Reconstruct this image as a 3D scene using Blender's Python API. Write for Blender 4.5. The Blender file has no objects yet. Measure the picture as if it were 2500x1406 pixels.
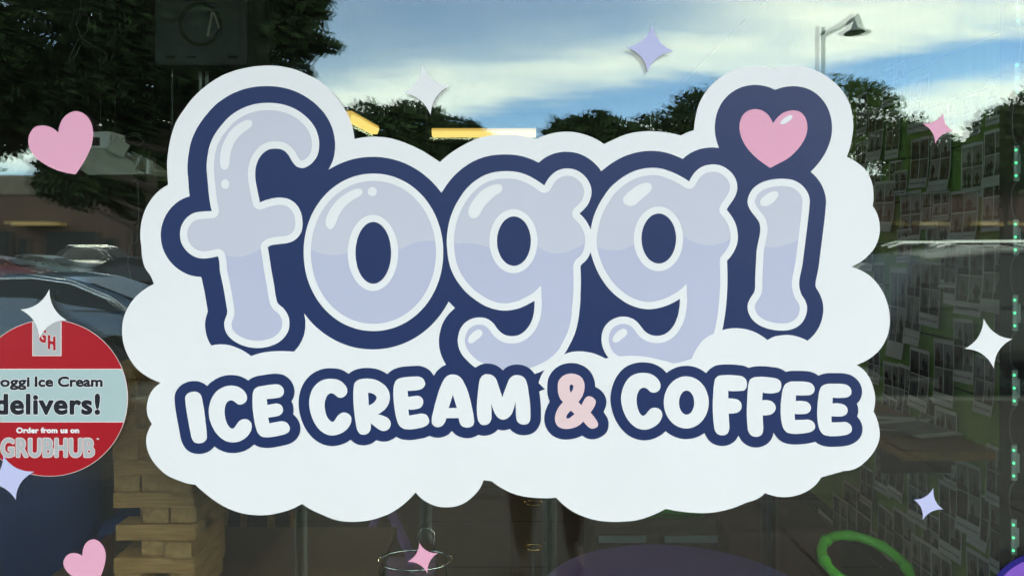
import bpy, bmesh, math, random
from mathutils import Vector, Matrix
from mathutils.geometry import tessellate_polygon
R = math.radians
S = bpy.context.scene
COL = S.collection

# ---------------------------------------------------------------- camera, sky, sun, exposure
CAM_D, CAM_H, FPX = 1.6, 1.55, 1805.0          # distance to the glass, lens height, focal length in photo pixels
cam_d = bpy.data.cameras.new('camera'); cam = bpy.data.objects.new('camera', cam_d); COL.objects.link(cam)
cam.location = (0, -CAM_D, CAM_H); cam.rotation_euler = (R(90), 0, 0)
cam_d.sensor_width = 36; cam_d.lens = 36 * FPX / 2500; cam_d.shift_y = -98 / 2500
cam_d.clip_start = 0.01; cam_d.clip_end = 2000
S.camera = cam

SUN_EL, SUN_AZ = R(24), R(-55)                  # the sun stands behind the shop, which keeps the shop front in shade
W = bpy.data.worlds.new('World'); S.world = W; W.use_nodes = True
nt = W.node_tree; nt.nodes.clear()
def nd(t, **kw):
    n = nt.nodes.new(t)
    for k, v in kw.items(): setattr(n, k, v)
    return n
def ln(a, b): nt.links.new(a, b)
def mt(op, a, b=None, c=None, clamp=False):
    n = nt.nodes.new('ShaderNodeMath'); n.operation = op; n.use_clamp = clamp
    for i, v in enumerate((a, b, c)):
        if v is None: continue
        if isinstance(v, (int, float)): n.inputs[i].default_value = v
        else: nt.links.new(v, n.inputs[i])
    return n.outputs[0]
def ramp(fac, stops, interp='LINEAR'):
    n = nt.nodes.new('ShaderNodeValToRGB'); n.color_ramp.interpolation = interp
    e = n.color_ramp.elements
    while len(e) > 1: e.remove(e[-1])
    for i, (p, c) in enumerate(stops):
        el = e[0] if i == 0 else e.new(p)
        el.position = p
        el.color = (c, c, c, 1) if isinstance(c, (int, float)) else (*c, 1)
    nt.links.new(fac, n.inputs[0]); return n.outputs[0]
sky = nd('ShaderNodeTexSky', sky_type='NISHITA', sun_disc=False)
sky.sun_elevation = SUN_EL; sky.sun_rotation = SUN_AZ; sky.air_density = 0.75; sky.dust_density = 0.0; sky.ozone_density = 3.0
tc = nd('ShaderNodeTexCoord'); sx = nd('ShaderNodeSeparateXYZ'); ln(tc.outputs['Generated'], sx.inputs[0])
ady = mt('MAXIMUM', mt('ABSOLUTE', sx.outputs[1]), 0.12)
u = mt('DIVIDE', sx.outputs[0], ady); v = mt('DIVIDE', sx.outputs[2], ady)
def noise(su, sv, off, scale=1.0, detail=5, rough=0.55):
    cb = nd('ShaderNodeCombineXYZ'); ln(mt('MULTIPLY_ADD', u, su, off), cb.inputs[0]); ln(mt('MULTIPLY', v, sv), cb.inputs[1])
    n = nd('ShaderNodeTexNoise'); ln(cb.outputs[0], n.inputs['Vector']); n.inputs['Scale'].default_value = scale
    n.inputs['Detail'].default_value = detail; n.inputs['Roughness'].default_value = rough
    return n.outputs['Fac']
big = noise(4.0, 22.0, 3.7); fine = noise(6.0, 34.0, 1.3, detail=6, rough=0.5); puff = noise(9, 11, 8.1, detail=7)
w0 = mt('SUBTRACT', v, mt('MULTIPLY', u, 0.13))                               # cloud streets climb gently to one side
w1 = mt('ADD', w0, mt('MULTIPLY', mt('SUBTRACT', big, 0.5), 0.075))
w1 = mt('ADD', w1, mt('MULTIPLY', mt('SUBTRACT', fine, 0.5), 0.03))
band = ramp(w1, [(0.0, .85), (.125, .9), (.158, .05), (.182, .03), (.210, .75), (.238, .82), (.268, .28), (.30, .17), (.34, .14), (.5, .3), (1, .4)], 'EASE')
right = mt('MULTIPLY', mt('SMOOTH_MIN', mt('MULTIPLY', mt('SUBTRACT', u, 0.1), 3.2, clamp=True), 1.0, 0.1), ramp(w1, [(.19, 0), (.215, .9), (1, .9)]))
mask = mt('MAXIMUM', band, right)
mask = mt('MULTIPLY', mask, ramp(fine, [(.2, .6), (.65, 1)]), clamp=True)
shade = ramp(mt('ADD', mt('MULTIPLY', big, .6), mt('MULTIPLY', puff, .4)), [(.3, (.62, .68, .74)), (.5, (1, .94, .80)), (.7, (1.06, 1.0, .88))])
cl = nd('ShaderNodeMix', data_type='RGBA', blend_type='MULTIPLY'); cl.inputs[0].default_value = 1
ln(shade, cl.inputs[6]); cl.inputs[7].default_value = (9.2, 9.2, 9.2, 1)
mx = nd('ShaderNodeMix', data_type='RGBA'); ln(mask, mx.inputs[0]); ln(sky.outputs[0], mx.inputs[6]); ln(cl.outputs[2], mx.inputs[7])
bg = nd('ShaderNodeBackground'); bg.inputs[1].default_value = 0.165; ln(mx.outputs[2], bg.inputs[0])
wo = nd('ShaderNodeOutputWorld'); ln(bg.outputs[0], wo.inputs[0])

sun_d = bpy.data.lights.new('sun', 'SUN'); sun_d.energy = 0.5; sun_d.angle = R(12); sun_d.color = (1, .9, .75)
sun = bpy.data.objects.new('sun', sun_d); COL.objects.link(sun)
sd = Vector((math.sin(SUN_AZ) * math.cos(SUN_EL), math.cos(SUN_AZ) * math.cos(SUN_EL), math.sin(SUN_EL)))
sun.rotation_euler = sd.to_track_quat('Z', 'Y').to_euler(); sun.location = (0, 0, 30)

S.render.engine = 'CYCLES'
cy = S.cycles
cy.max_bounces = 12; cy.glossy_bounces = 8; cy.transparent_max_bounces = 40; cy.diffuse_bounces = 4
cy.use_denoising = True
try: cy.denoiser = 'OPENIMAGEDENOISE'; cy.denoising_input_passes = 'RGB_ALBEDO'; cy.denoising_prefilter = 'ACCURATE'
except Exception: pass
cy.use_adaptive_sampling = False; cy.sample_clamp_indirect = 6
vs = S.view_settings
vs.view_transform = 'Standard'; vs.look = 'None'; vs.gamma = 1; vs.use_curve_mapping = False; vs.exposure = 1.80

# ---------------------------------------------------------------- helpers
def at(px, py, d):
    """the point DEPTH d behind the glass that lies on the sight line of a photo pixel"""
    Z = CAM_D + d
    return Vector(((px - 1250) / FPX * Z, d, CAM_H + (605 - py) / FPX * Z))
def out(px, py, Z):
    """the same for something seen mirrored in the glass, Z being the whole path"""
    p = at(px, py, Z - CAM_D); return Vector((p.x, -p.y, p.z))
def tag(o, label=None, cat=None, group=None, kind=None):
    if label: o['label'] = label
    if cat: o['category'] = cat
    if group: o['group'] = group
    if kind: o['kind'] = kind
    return o
def empty(name, loc, label, cat, group=None, rz=0):
    o = bpy.data.objects.new(name, None); COL.objects.link(o); o.location = loc; o.rotation_euler.z = rz
    o.empty_display_size = .1
    return tag(o, label, cat, group)
def link(name, me, mat=None, parent=None, loc=None, rot=None):
    o = bpy.data.objects.new(name, me); COL.objects.link(o)
    if mat is not None and not me.materials:
        for m in (mat if isinstance(mat, (list, tuple)) else [mat]): me.materials.append(m)
    if parent is not None: o.parent = parent
    if loc is not None: o.location = loc
    if rot is not None: o.rotation_euler = rot
    return o
def obj(name, bm, mat, parent=None, smooth=False, loc=None, rot=None):
    me = bpy.data.meshes.new(name)
    bmesh.ops.recalc_face_normals(bm, faces=bm.faces)
    bm.to_mesh(me); bm.free()
    if smooth:
        for p in me.polygons: p.use_smooth = True
    return link(name, me, mat, parent, loc, rot)
def box(bm, x0, x1, y0, y1, z0, z1, bev=0, M=None, mi=0):
    r = bmesh.ops.create_cube(bm, size=1)
    vs_ = r['verts']
    for v_ in vs_:
        v_.co = Vector(((x0 + x1) / 2 + v_.co.x * (x1 - x0), (y0 + y1) / 2 + v_.co.y * (y1 - y0), (z0 + z1) / 2 + v_.co.z * (z1 - z0)))
    fs = {f for v_ in vs_ for f in v_.link_faces}
    if bev:
        es = list({e for v_ in vs_ for e in v_.link_edges})
        rr = bmesh.ops.bevel(bm, geom=es, offset=bev, segments=2, affect='EDGES', profile=.6)
        fs = set(rr['faces']) | {f for f in fs if f.is_valid}; vs_ = list({v_ for f in fs for v_ in f.verts})
    for f in fs: f.material_index = mi
    if M is not None: bmesh.ops.transform(bm, matrix=M, verts=list({v_ for f in fs for v_ in f.verts}))
    return bm
def BX(*a, **k): return box(bmesh.new(), *a, **k)
def tube(bm, pts, r, n=8, closed=False, cap=True):
    pts = [Vector(p) for p in pts]; m = len(pts); rings = []
    rr = r if isinstance(r, (list, tuple)) else [r] * m
    up = None
    for i, p in enumerate(pts):
        a = pts[i - 1] if (i > 0 or closed) else p; b = pts[(i + 1) % m] if (i < m - 1 or closed) else p
        t = (b - a).normalized()
        if up is None: up = t.orthogonal().normalized()
        up = (up - t * up.dot(t)); up = up.normalized() if up.length > 1e-6 else t.orthogonal().normalized()
        w = t.cross(up)
        rings.append([bm.verts.new(p + (up * math.cos(k / n * 2 * math.pi) + w * math.sin(k / n * 2 * math.pi)) * rr[i]) for k in range(n)])
    for i in range(m if closed else m - 1):
        A, B = rings[i], rings[(i + 1) % m]
        off = 0
        if closed and i == m - 1: off = min(range(n), key=lambda o_: (B[o_].co - A[0].co).length)
        for k in range(n): bm.faces.new((A[k], A[(k + 1) % n], B[(k + 1 + off) % n], B[(k + off) % n]))
    if cap and not closed:
        bm.faces.new(rings[0]); bm.faces.new(rings[-1][::-1])
    return bm
def lathe(bm, prof, n=24, c=(0, 0, 0), cap=True):
    rings = [[bm.verts.new((c[0] + r * math.cos(k / n * 2 * math.pi), c[1] + r * math.sin(k / n * 2 * math.pi), c[2] + z)) for k in range(n)] for r, z in prof]
    for A, B in zip(rings, rings[1:]):
        for k in range(n): bm.faces.new((A[k], A[(k + 1) % n], B[(k + 1) % n], B[k]))
    if cap: bm.faces.new(rings[0]); bm.faces.new(rings[-1])
    return bm
def mat(name, col, rough=.6, metal=0, var=0, vscale=8, stretch=(1, 1, 1), col2=None, bump=0, bscale=60, spec=.5, emit=None, estr=0, coat=0):
    m = bpy.data.materials.new(name); m.use_nodes = True; t = m.node_tree; b = t.nodes['Principled BSDF']
    b.inputs['Base Color'].default_value = (*col, 1); b.inputs['Roughness'].default_value = rough; b.inputs['Metallic'].default_value = metal
    b.inputs['Specular IOR Level'].default_value = spec; b.inputs['Coat Weight'].default_value = coat
    if emit: b.inputs['Emission Color'].default_value = (*emit, 1); b.inputs['Emission Strength'].default_value = estr
    if var or col2 or bump:
        tc_ = t.nodes.new('ShaderNodeTexCoord'); mp = t.nodes.new('ShaderNodeMapping'); mp.inputs['Scale'].default_value = stretch
        t.links.new(tc_.outputs['Object'], mp.inputs[0])
    if var or col2:
        n = t.nodes.new('ShaderNodeTexNoise'); n.inputs['Scale'].default_value = vscale; n.inputs['Detail'].default_value = 6
        t.links.new(mp.outputs[0], n.inputs['Vector'])
        r_ = t.nodes.new('ShaderNodeValToRGB'); e = r_.color_ramp.elements; e[0].position = .3; e[1].position = .7
        c2 = col2 or tuple(min(1, c * (1 + var)) for c in col)
        c1 = col if col2 else tuple(c * (1 - var) for c in col)
        e[0].color = (*c1, 1); e[1].color = (*c2, 1)
        t.links.new(n.outputs['Fac'], r_.inputs[0]); t.links.new(r_.outputs[0], b.inputs['Base Color'])
    if bump:
        n2 = t.nodes.new('ShaderNodeTexNoise'); n2.inputs['Scale'].default_value = bscale; n2.inputs['Detail'].default_value = 4
        t.links.new(mp.outputs[0], n2.inputs['Vector'])
        bp = t.nodes.new('ShaderNodeBump'); bp.inputs['Strength'].default_value = bump; bp.inputs['Distance'].default_value = .01
        t.links.new(n2.outputs['Fac'], bp.inputs['Height']); t.links.new(bp.outputs[0], b.inputs['Normal'])
    return m
def glass_mat(name, r0, dirt):
    """architectural glass seen straight through: a little mirror, the rest clear, and a film of dirt"""
    m = bpy.data.materials.new(name); m.use_nodes = True; t = m.node_tree; t.nodes.clear()
    N = t.nodes.new; L = t.links.new
    def M_(op, a, b=None, clamp=False):
        n = N('ShaderNodeMath'); n.operation = op; n.use_clamp = clamp
        for i, x in enumerate((a, b)):
            if x is None: continue
            if isinstance(x, (int, float)): n.inputs[i].default_value = x
            else: L(x, n.inputs[i])
        return n.outputs[0]
    g = N('ShaderNodeNewGeometry'); dot = N('ShaderNodeVectorMath'); dot.operation = 'DOT_PRODUCT'
    L(g.outputs['Normal'], dot.inputs[0]); L(g.outputs['Incoming'], dot.inputs[1])
    c = M_('ABSOLUTE', dot.outputs['Value']); f = M_('POWER', M_('SUBTRACT', 1, c), 5)
    f = M_('ADD', M_('MULTIPLY', f, 1 - r0), r0, True)
    tr = N('ShaderNodeBsdfTransparent'); tr.inputs[0].default_value = (.965, .99, .97, 1)
    gl = N('ShaderNodeBsdfGlossy'); gl.inputs['Color'].default_value = (.89, 1, .95, 1); gl.inputs['Roughness'].default_value = 0
    mx_ = N('ShaderNodeMixShader'); L(f, mx_.inputs[0]); L(tr.outputs[0], mx_.inputs[1]); L(gl.outputs[0], mx_.inputs[2])
    o = N('ShaderNodeOutputMaterial')
    if dirt:
        tc_ = N('ShaderNodeTexCoord'); mp = N('ShaderNodeMapping'); mp.inputs['Scale'].default_value = (42, 1, 1.1); L(tc_.outputs['Object'], mp.inputs[0])
        n1 = N('ShaderNodeTexNoise'); n1.inputs['Scale'].default_value = 1.6; n1.inputs['Detail'].default_value = 6; L(mp.outputs[0], n1.inputs[0])
        r1 = N('ShaderNodeValToRGB'); r1.color_ramp.elements[0].position = .55; r1.color_ramp.elements[1].position = .8; L(n1.outputs[0], r1.inputs[0])
        n2 = N('ShaderNodeTexNoise'); n2.inputs['Scale'].default_value = 1.3; n2.inputs['Detail'].default_value = 3; L(tc_.outputs['Object'], n2.inputs[0])
        n3 = N('ShaderNodeTexVoronoi'); n3.inputs['Scale'].default_value = 14; L(tc_.outputs['Object'], n3.inputs[0])
        r3 = N('ShaderNodeValToRGB'); r3.color_ramp.elements[0].position = .0; r3.color_ramp.elements[0].color = (1, 1, 1, 1); r3.color_ramp.elements[1].position = .035; r3.color_ramp.elements[1].color = (0, 0, 0, 1)
        L(n3.outputs['Distance'], r3.inputs[0])
        k = M_('ADD', M_('MULTIPLY', M_('MULTIPLY', r1.outputs[0], n2.outputs[0]), dirt * 2.2), M_('MULTIPLY', r3.outputs[0], dirt * 6))
        k = M_('ADD', k, dirt * .25, True)
        df = N('ShaderNodeBsdfDiffuse'); df.inputs[0].default_value = (.75, .78, .74, 1)
        m2 = N('ShaderNodeMixShader'); L(k, m2.inputs[0]); L(mx_.outputs[0], m2.inputs[1]); L(df.outputs[0], m2.inputs[2]); L(m2.outputs[0], o.inputs[0])
    else: L(mx_.outputs[0], o.inputs[0])
    return m
def flat(name, loops, y, m, parent=None, depth=0.0):
    """flat vinyl shape on the glass plane from outlines in tenths of a photo pixel"""
    me = bpy.data.meshes.new(name); V = []; Fc = []
    Z = CAM_D + y
    for L_ in loops:
        a = [float(t_) / 10 for t_ in L_.split()]; P_ = list(zip(a[::2], a[1::2]))
        co = [Vector(((x - 1250) / FPX * Z, y, CAM_H + (605 - q) / FPX * Z)) for x, q in P_]
        base = len(V); V += co
        for tri in tessellate_polygon([[Vector((c.x, c.z, 0)) for c in co]]):
            i, j, k = tri
            n = (co[j] - co[i]).cross(co[k] - co[i])
            Fc.append((base + i, base + j, base + k) if n.y < 0 else (base + i, base + k, base + j))
    me.from_pydata(V, [], Fc); me.update()
    return link(name, me, m, parent)
_tmp = []
def text_mesh(body, size, off=0.0, sx_=1.0, spacing=1.0):
    cu = bpy.data.curves.new('lettering', 'FONT'); cu.body = body; cu.size = size; cu.offset = off; cu.space_character = spacing
    cu.resolution_u = 3
    o = bpy.data.objects.new('lettering', cu); COL.objects.link(o)
    dg = bpy.context.evaluated_depsgraph_get(); dg.update()
    me = bpy.data.meshes.new_from_object(o.evaluated_get(dg)); bpy.data.objects.remove(o); bpy.data.curves.remove(cu)
    for v_ in me.vertices: v_.co.x *= sx_
    me.materials.clear()
    return me
def me_bounds(me):
    xs = [v_.co.x for v_ in me.vertices]; ys = [v_.co.y for v_ in me.vertices]
    return min(xs), max(xs), min(ys), max(ys)
SHAPES = {   # outlines of the decal pieces in tenths of a photo pixel, mapped to metres on the glass by px()
 'lav_f': ['6400 2700 6320 2710 6240 2725 6170 2744 6090 2770 6017 2800 5940 2837 5810 2915 5710 2992 5621 3080 5483 3250 5433 3320 5390 3387 5322 3520 5295 3590 5279 3640 5261 3720 5239 3860 5228 3960 5223 4050 5227 4190 5242 4370 5274 4670 5273 4720 5296 4890 5346 5140 5344 5180 5337 5210 5317 5250 5292 5280 5260 5305 5220 5323 5180 5330 4950 5343 4860 5354 4790 5371 4730 5404 4690 5437 4659 5470 4625 5520 4604 5560 4586 5610 4577 5650 4571 5700 4571 5750 4577 5800 4593 5860 4616 5910 4640 5950 4680 6000 4720 6038 4770 6075 4820 6103 4850 6116 4900 6128 4950 6134 5000 6134 5140 6115 5290 6080 5340 6078 5380 6088 5423 6110 5456 6140 5480 6177 5502 6240 5521 6320 5533 6400 5540 6550 5551 6630 5626 6970 5724 7550 5727 7610 5721 7670 5709 7730 5670 7830 5654 7880 5651 7910 5655 7950 5666 8000 5687 8050 5720 8095 5770 8145 5810 8175 5860 8206 5920 8237 5970 8258 6040 8281 6100 8297 6220 8314 6280 8317 6350 8315 6460 8299 6520 8285 6580 8265 6640 8241 6690 8215 6739 8180 6780 8144 6818 8100 6846 8060 6867 8020 6878 7990 6886 7950 6891 7900 6890 7850 6884 7810 6870 7770 6850 7730 6818 7680 6784 7640 6710 7582 6680 7555 6650 7518 6608 7450 6586 7390 6563 7290 6543 7180 6512 6960 6445 6590 6403 6300 6364 6070 6361 6030 6366 6000 6375 5970 6390 5942 6430 5897 6480 5857 6540 5829 6610 5809 6680 5795 6980 5761 7060 5735 7115 5700 7145 5670 7168 5640 7189 5600 7201 5560 7209 5510 7211 5450 7207 5380 7196 5310 7184 5260 7165 5210 7139 5160 7110 5120 7080 5089 7030 5051 6990 5030 6950 5017 6900 5007 6840 5002 6790 5003 6710 5013 6650 5025 6570 5047 6490 5074 6400 5110 6360 5118 6320 5116 6280 5105 6250 5089 6216 5060 6188 5020 6174 4980 6098 4630 6063 4420 6052 4310 6051 4230 6059 4120 6073 4040 6105 3930 6140 3843 6192 3750 6241 3680 6285 3630 6350 3574 6420 3527 6500 3489 6550 3474 6630 3459 6680 3455 6760 3455 6840 3463 6890 3473 6950 3492 7000 3514 7060 3551 7100 3584 7134 3620 7191 3690 7216 3730 7270 3832 7305 3880 7330 3910 7346 3920 7370 3927 7380 3927 7410 3916 7470 3879 7527 3820 7575 3750 7597 3700 7609 3640 7616 3560 7615 3490 7604 3400 7586 3330 7552 3240 7514 3170 7454 3090 7380 3009 7300 2938 7220 2880 7130 2827 7040 2785 6940 2749 6840 2722 6750 2706 6630 2695 6520 2693 6410 2699'],
 'lav_o': ['9050 4420 8950 4428 8870 4439 8790 4456 8720 4475 8640 4501 8570 4528 8490 4565 8420 4602 8350 4645 8220 4739 8098 4850 8040 4912 7983 4980 7930 5050 7882 5120 7796 5270 7725 5430 7667 5600 7644 5690 7625 5780 7599 5960 7592 6070 7592 6260 7609 6440 7641 6620 7667 6720 7725 6890 7796 7050 7882 7200 7930 7270 7983 7340 8040 7408 8098 7470 8220 7581 8350 7675 8420 7718 8490 7755 8570 7792 8640 7819 8720 7845 8870 7881 8950 7892 9030 7899 9186 7900 9280 7893 9360 7881 9440 7865 9590 7821 9670 7789 9750 7752 9880 7678 9950 7630 10015 7580 10080 7524 10140 7466 10251 7340 10352 7200 10438 7050 10509 6890 10567 6720 10590 6630 10609 6540 10635 6360 10642 6250 10642 6060 10625 5880 10593 5700 10567 5600 10509 5430 10438 5270 10352 5120 10251 4980 10140 4854 10080 4796 10015 4740 9890 4649 9810 4600 9740 4563 9660 4527 9520 4476 9440 4455 9360 4439 9280 4427 9200 4420 9060 4420'],
 'lav_g1': ['13780 4300 13720 4316 13680 4334 13640 4358 13600 4389 13569 4420 13530 4470 13485 4540 13440 4625 13420 4652 13400 4671 13370 4690 13340 4703 13300 4710 13250 4706 13200 4687 13090 4607 13018 4560 12920 4502 12840 4460 12720 4411 12610 4380 12550 4370 12470 4362 12350 4359 12250 4362 12170 4370 12090 4384 12010 4404 11940 4427 11840 4473 11790 4502 11720 4549 11610 4639 11510 4741 11420 4858 11329 5000 11260 5130 11195 5280 11158 5390 11128 5510 11103 5650 11089 5770 11084 5890 11087 6000 11101 6170 11118 6290 11141 6390 11168 6480 11202 6570 11240 6650 11299 6750 11369 6850 11440 6939 11510 7014 11580 7078 11670 7147 11789 7230 11880 7285 11950 7319 12040 7353 12120 7376 12210 7394 12290 7403 12370 7403 12480 7389 12590 7363 12650 7344 12710 7319 12860 7244 12970 7184 13000 7172 13030 7166 13060 7165 13090 7169 13120 7179 13150 7195 13190 7232 13209 7260 13220 7287 13228 7320 13229 7370 13224 7530 13208 7670 13183 7790 13145 7900 13092 8010 13030 8104 12970 8175 12886 8250 12810 8302 12730 8341 12640 8367 12540 8380 12460 8380 12410 8376 12310 8355 12230 8323 12180 8295 12140 8267 12070 8208 11993 8120 11923 8020 11890 7987 11853 7960 11800 7936 11740 7925 11660 7927 11590 7942 11550 7958 11511 7980 11480 8003 11450 8032 11420 8069 11400 8102 11383 8140 11369 8190 11355 8260 11351 8300 11352 8340 11358 8380 11370 8430 11384 8470 11410 8525 11438 8570 11490 8633 11576 8720 11640 8776 11700 8819 11790 8862 12050 8961 12120 8984 12200 9002 12280 9016 12370 9026 12560 9034 12650 9031 12720 9024 12810 9009 12900 8987 13010 8954 13120 8913 13210 8873 13300 8824 13380 8775 13455 8720 13513 8670 13564 8620 13617 8560 13650 8516 13695 8440 13780 8276 13853 8120 13887 8020 13923 7880 13945 7770 13965 7630 13959 7600 13959 7570 13990 7270 14001 7050 14004 6840 13994 6520 13997 6480 14016 6420 14050 6357 14074 6330 14143 6270 14172 6240 14200 6204 14225 6160 14249 6100 14265 6040 14284 5930 14289 5860 14284 5790 14270 5720 14246 5650 14220 5590 14181 5520 14139 5460 14095 5410 14020 5340 14000 5315 13978 5270 13970 5220 13976 5170 13987 5140 14000 5118 14020 5093 14097 5020 14162 4950 14201 4900 14228 4850 14253 4770 14265 4700 14263 4650 14248 4590 14218 4520 14171 4450 14120 4398 14055 4350 13990 4317 13930 4300 13860 4294 13790 4298'],
 'lav_g2': ['17350 4200 17290 4210 17250 4221 17190 4250 17150 4277 17100 4326 17050 4390 17013 4450 16979 4520 16957 4550 16930 4575 16905 4590 16870 4604 16840 4609 16790 4606 16750 4593 16550 4471 16470 4429 16370 4383 16210 4322 16110 4295 16030 4282 15970 4278 15890 4278 15830 4282 15740 4295 15660 4312 15590 4332 15520 4358 15400 4416 15280 4490 15210 4542 15120 4616 15020 4712 14980 4760 14937 4820 14799 5040 14732 5170 14673 5320 14642 5420 14620 5510 14587 5690 14570 5810 14566 5880 14569 5960 14582 6060 14600 6150 14636 6270 14690 6419 14743 6540 14801 6650 14868 6760 14950 6873 15030 6967 15105 7040 15180 7104 15270 7170 15360 7229 15430 7268 15528 7310 15610 7336 15690 7355 15780 7368 15860 7370 15960 7360 16050 7343 16150 7316 16220 7291 16300 7257 16400 7206 16520 7134 16570 7117 16600 7114 16630 7117 16680 7133 16707 7150 16730 7170 16750 7196 16763 7220 16774 7250 16778 7280 16775 7400 16759 7560 16735 7700 16704 7810 16661 7920 16621 8000 16560 8095 16500 8169 16420 8241 16350 8290 16270 8330 16210 8350 16110 8369 16020 8373 15940 8366 15870 8353 15790 8326 15740 8302 15670 8257 15610 8205 15578 8170 15510 8077 15450 8003 15410 7968 15370 7942 15320 7919 15270 7907 15210 7903 15160 7907 15110 7920 15060 7940 15020 7961 14980 7990 14949 8020 14920 8057 14901 8090 14882 8140 14867 8200 14862 8250 14862 8300 14867 8350 14878 8400 14894 8450 14916 8500 14950 8560 14980 8600 15000 8619 15080 8675 15150 8711 15270 8759 15380 8796 15520 8834 15640 8857 15780 8874 15930 8884 16110 8888 16250 8885 16390 8874 16530 8854 16670 8825 16800 8784 16910 8740 17000 8693 17080 8641 17156 8580 17214 8520 17271 8440 17340 8321 17389 8220 17432 8110 17457 8030 17471 7970 17519 7700 17534 7600 17535 7560 17568 7230 17581 7020 17585 6840 17582 6610 17572 6370 17575 6330 17584 6300 17600 6268 17702 6150 17743 6090 17776 6030 17803 5970 17820 5920 17833 5860 17838 5800 17837 5730 17829 5670 17812 5590 17790 5520 17760 5455 17715 5380 17666 5310 17600 5230 17581 5200 17564 5150 17563 5100 17576 5050 17603 5000 17647 4930 17732 4810 17786 4720 17806 4670 17817 4630 17822 4600 17824 4560 17820 4520 17810 4480 17778 4410 17736 4350 17670 4287 17600 4241 17530 4211 17490 4202 17440 4196 17360 4198'],
 'lav_i': ['18950 4549 18840 4568 18730 4597 18650 4629 18590 4666 18535 4710 18490 4762 18452 4830 18431 4900 18427 4930 18428 4950 18439 4980 18470 5040 18519 5110 18650 5276 18676 5320 18695 5360 18714 5410 18730 5480 18737 5530 18739 5600 18735 5680 18724 5760 18662 6060 18647 6160 18613 6830 18614 7010 18606 7100 18594 7150 18577 7200 18552 7250 18463 7380 18433 7450 18427 7490 18432 7530 18442 7570 18473 7640 18510 7692 18570 7744 18650 7795 18740 7834 18860 7867 18960 7883 19090 7890 19200 7886 19280 7867 19350 7838 19410 7795 19440 7765 19467 7730 19498 7670 19521 7590 19528 7540 19528 7510 19514 7450 19490 7396 19432 7310 19410 7270 19389 7220 19363 7140 19346 7070 19339 7020 19334 6910 19339 6830 19352 6740 19405 6490 19422 6390 19561 5280 19594 4910 19589 4870 19578 4830 19557 4780 19533 4740 19502 4700 19470 4667 19430 4634 19380 4602 19310 4570 19230 4552 19080 4543 18960 4548'],
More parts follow.
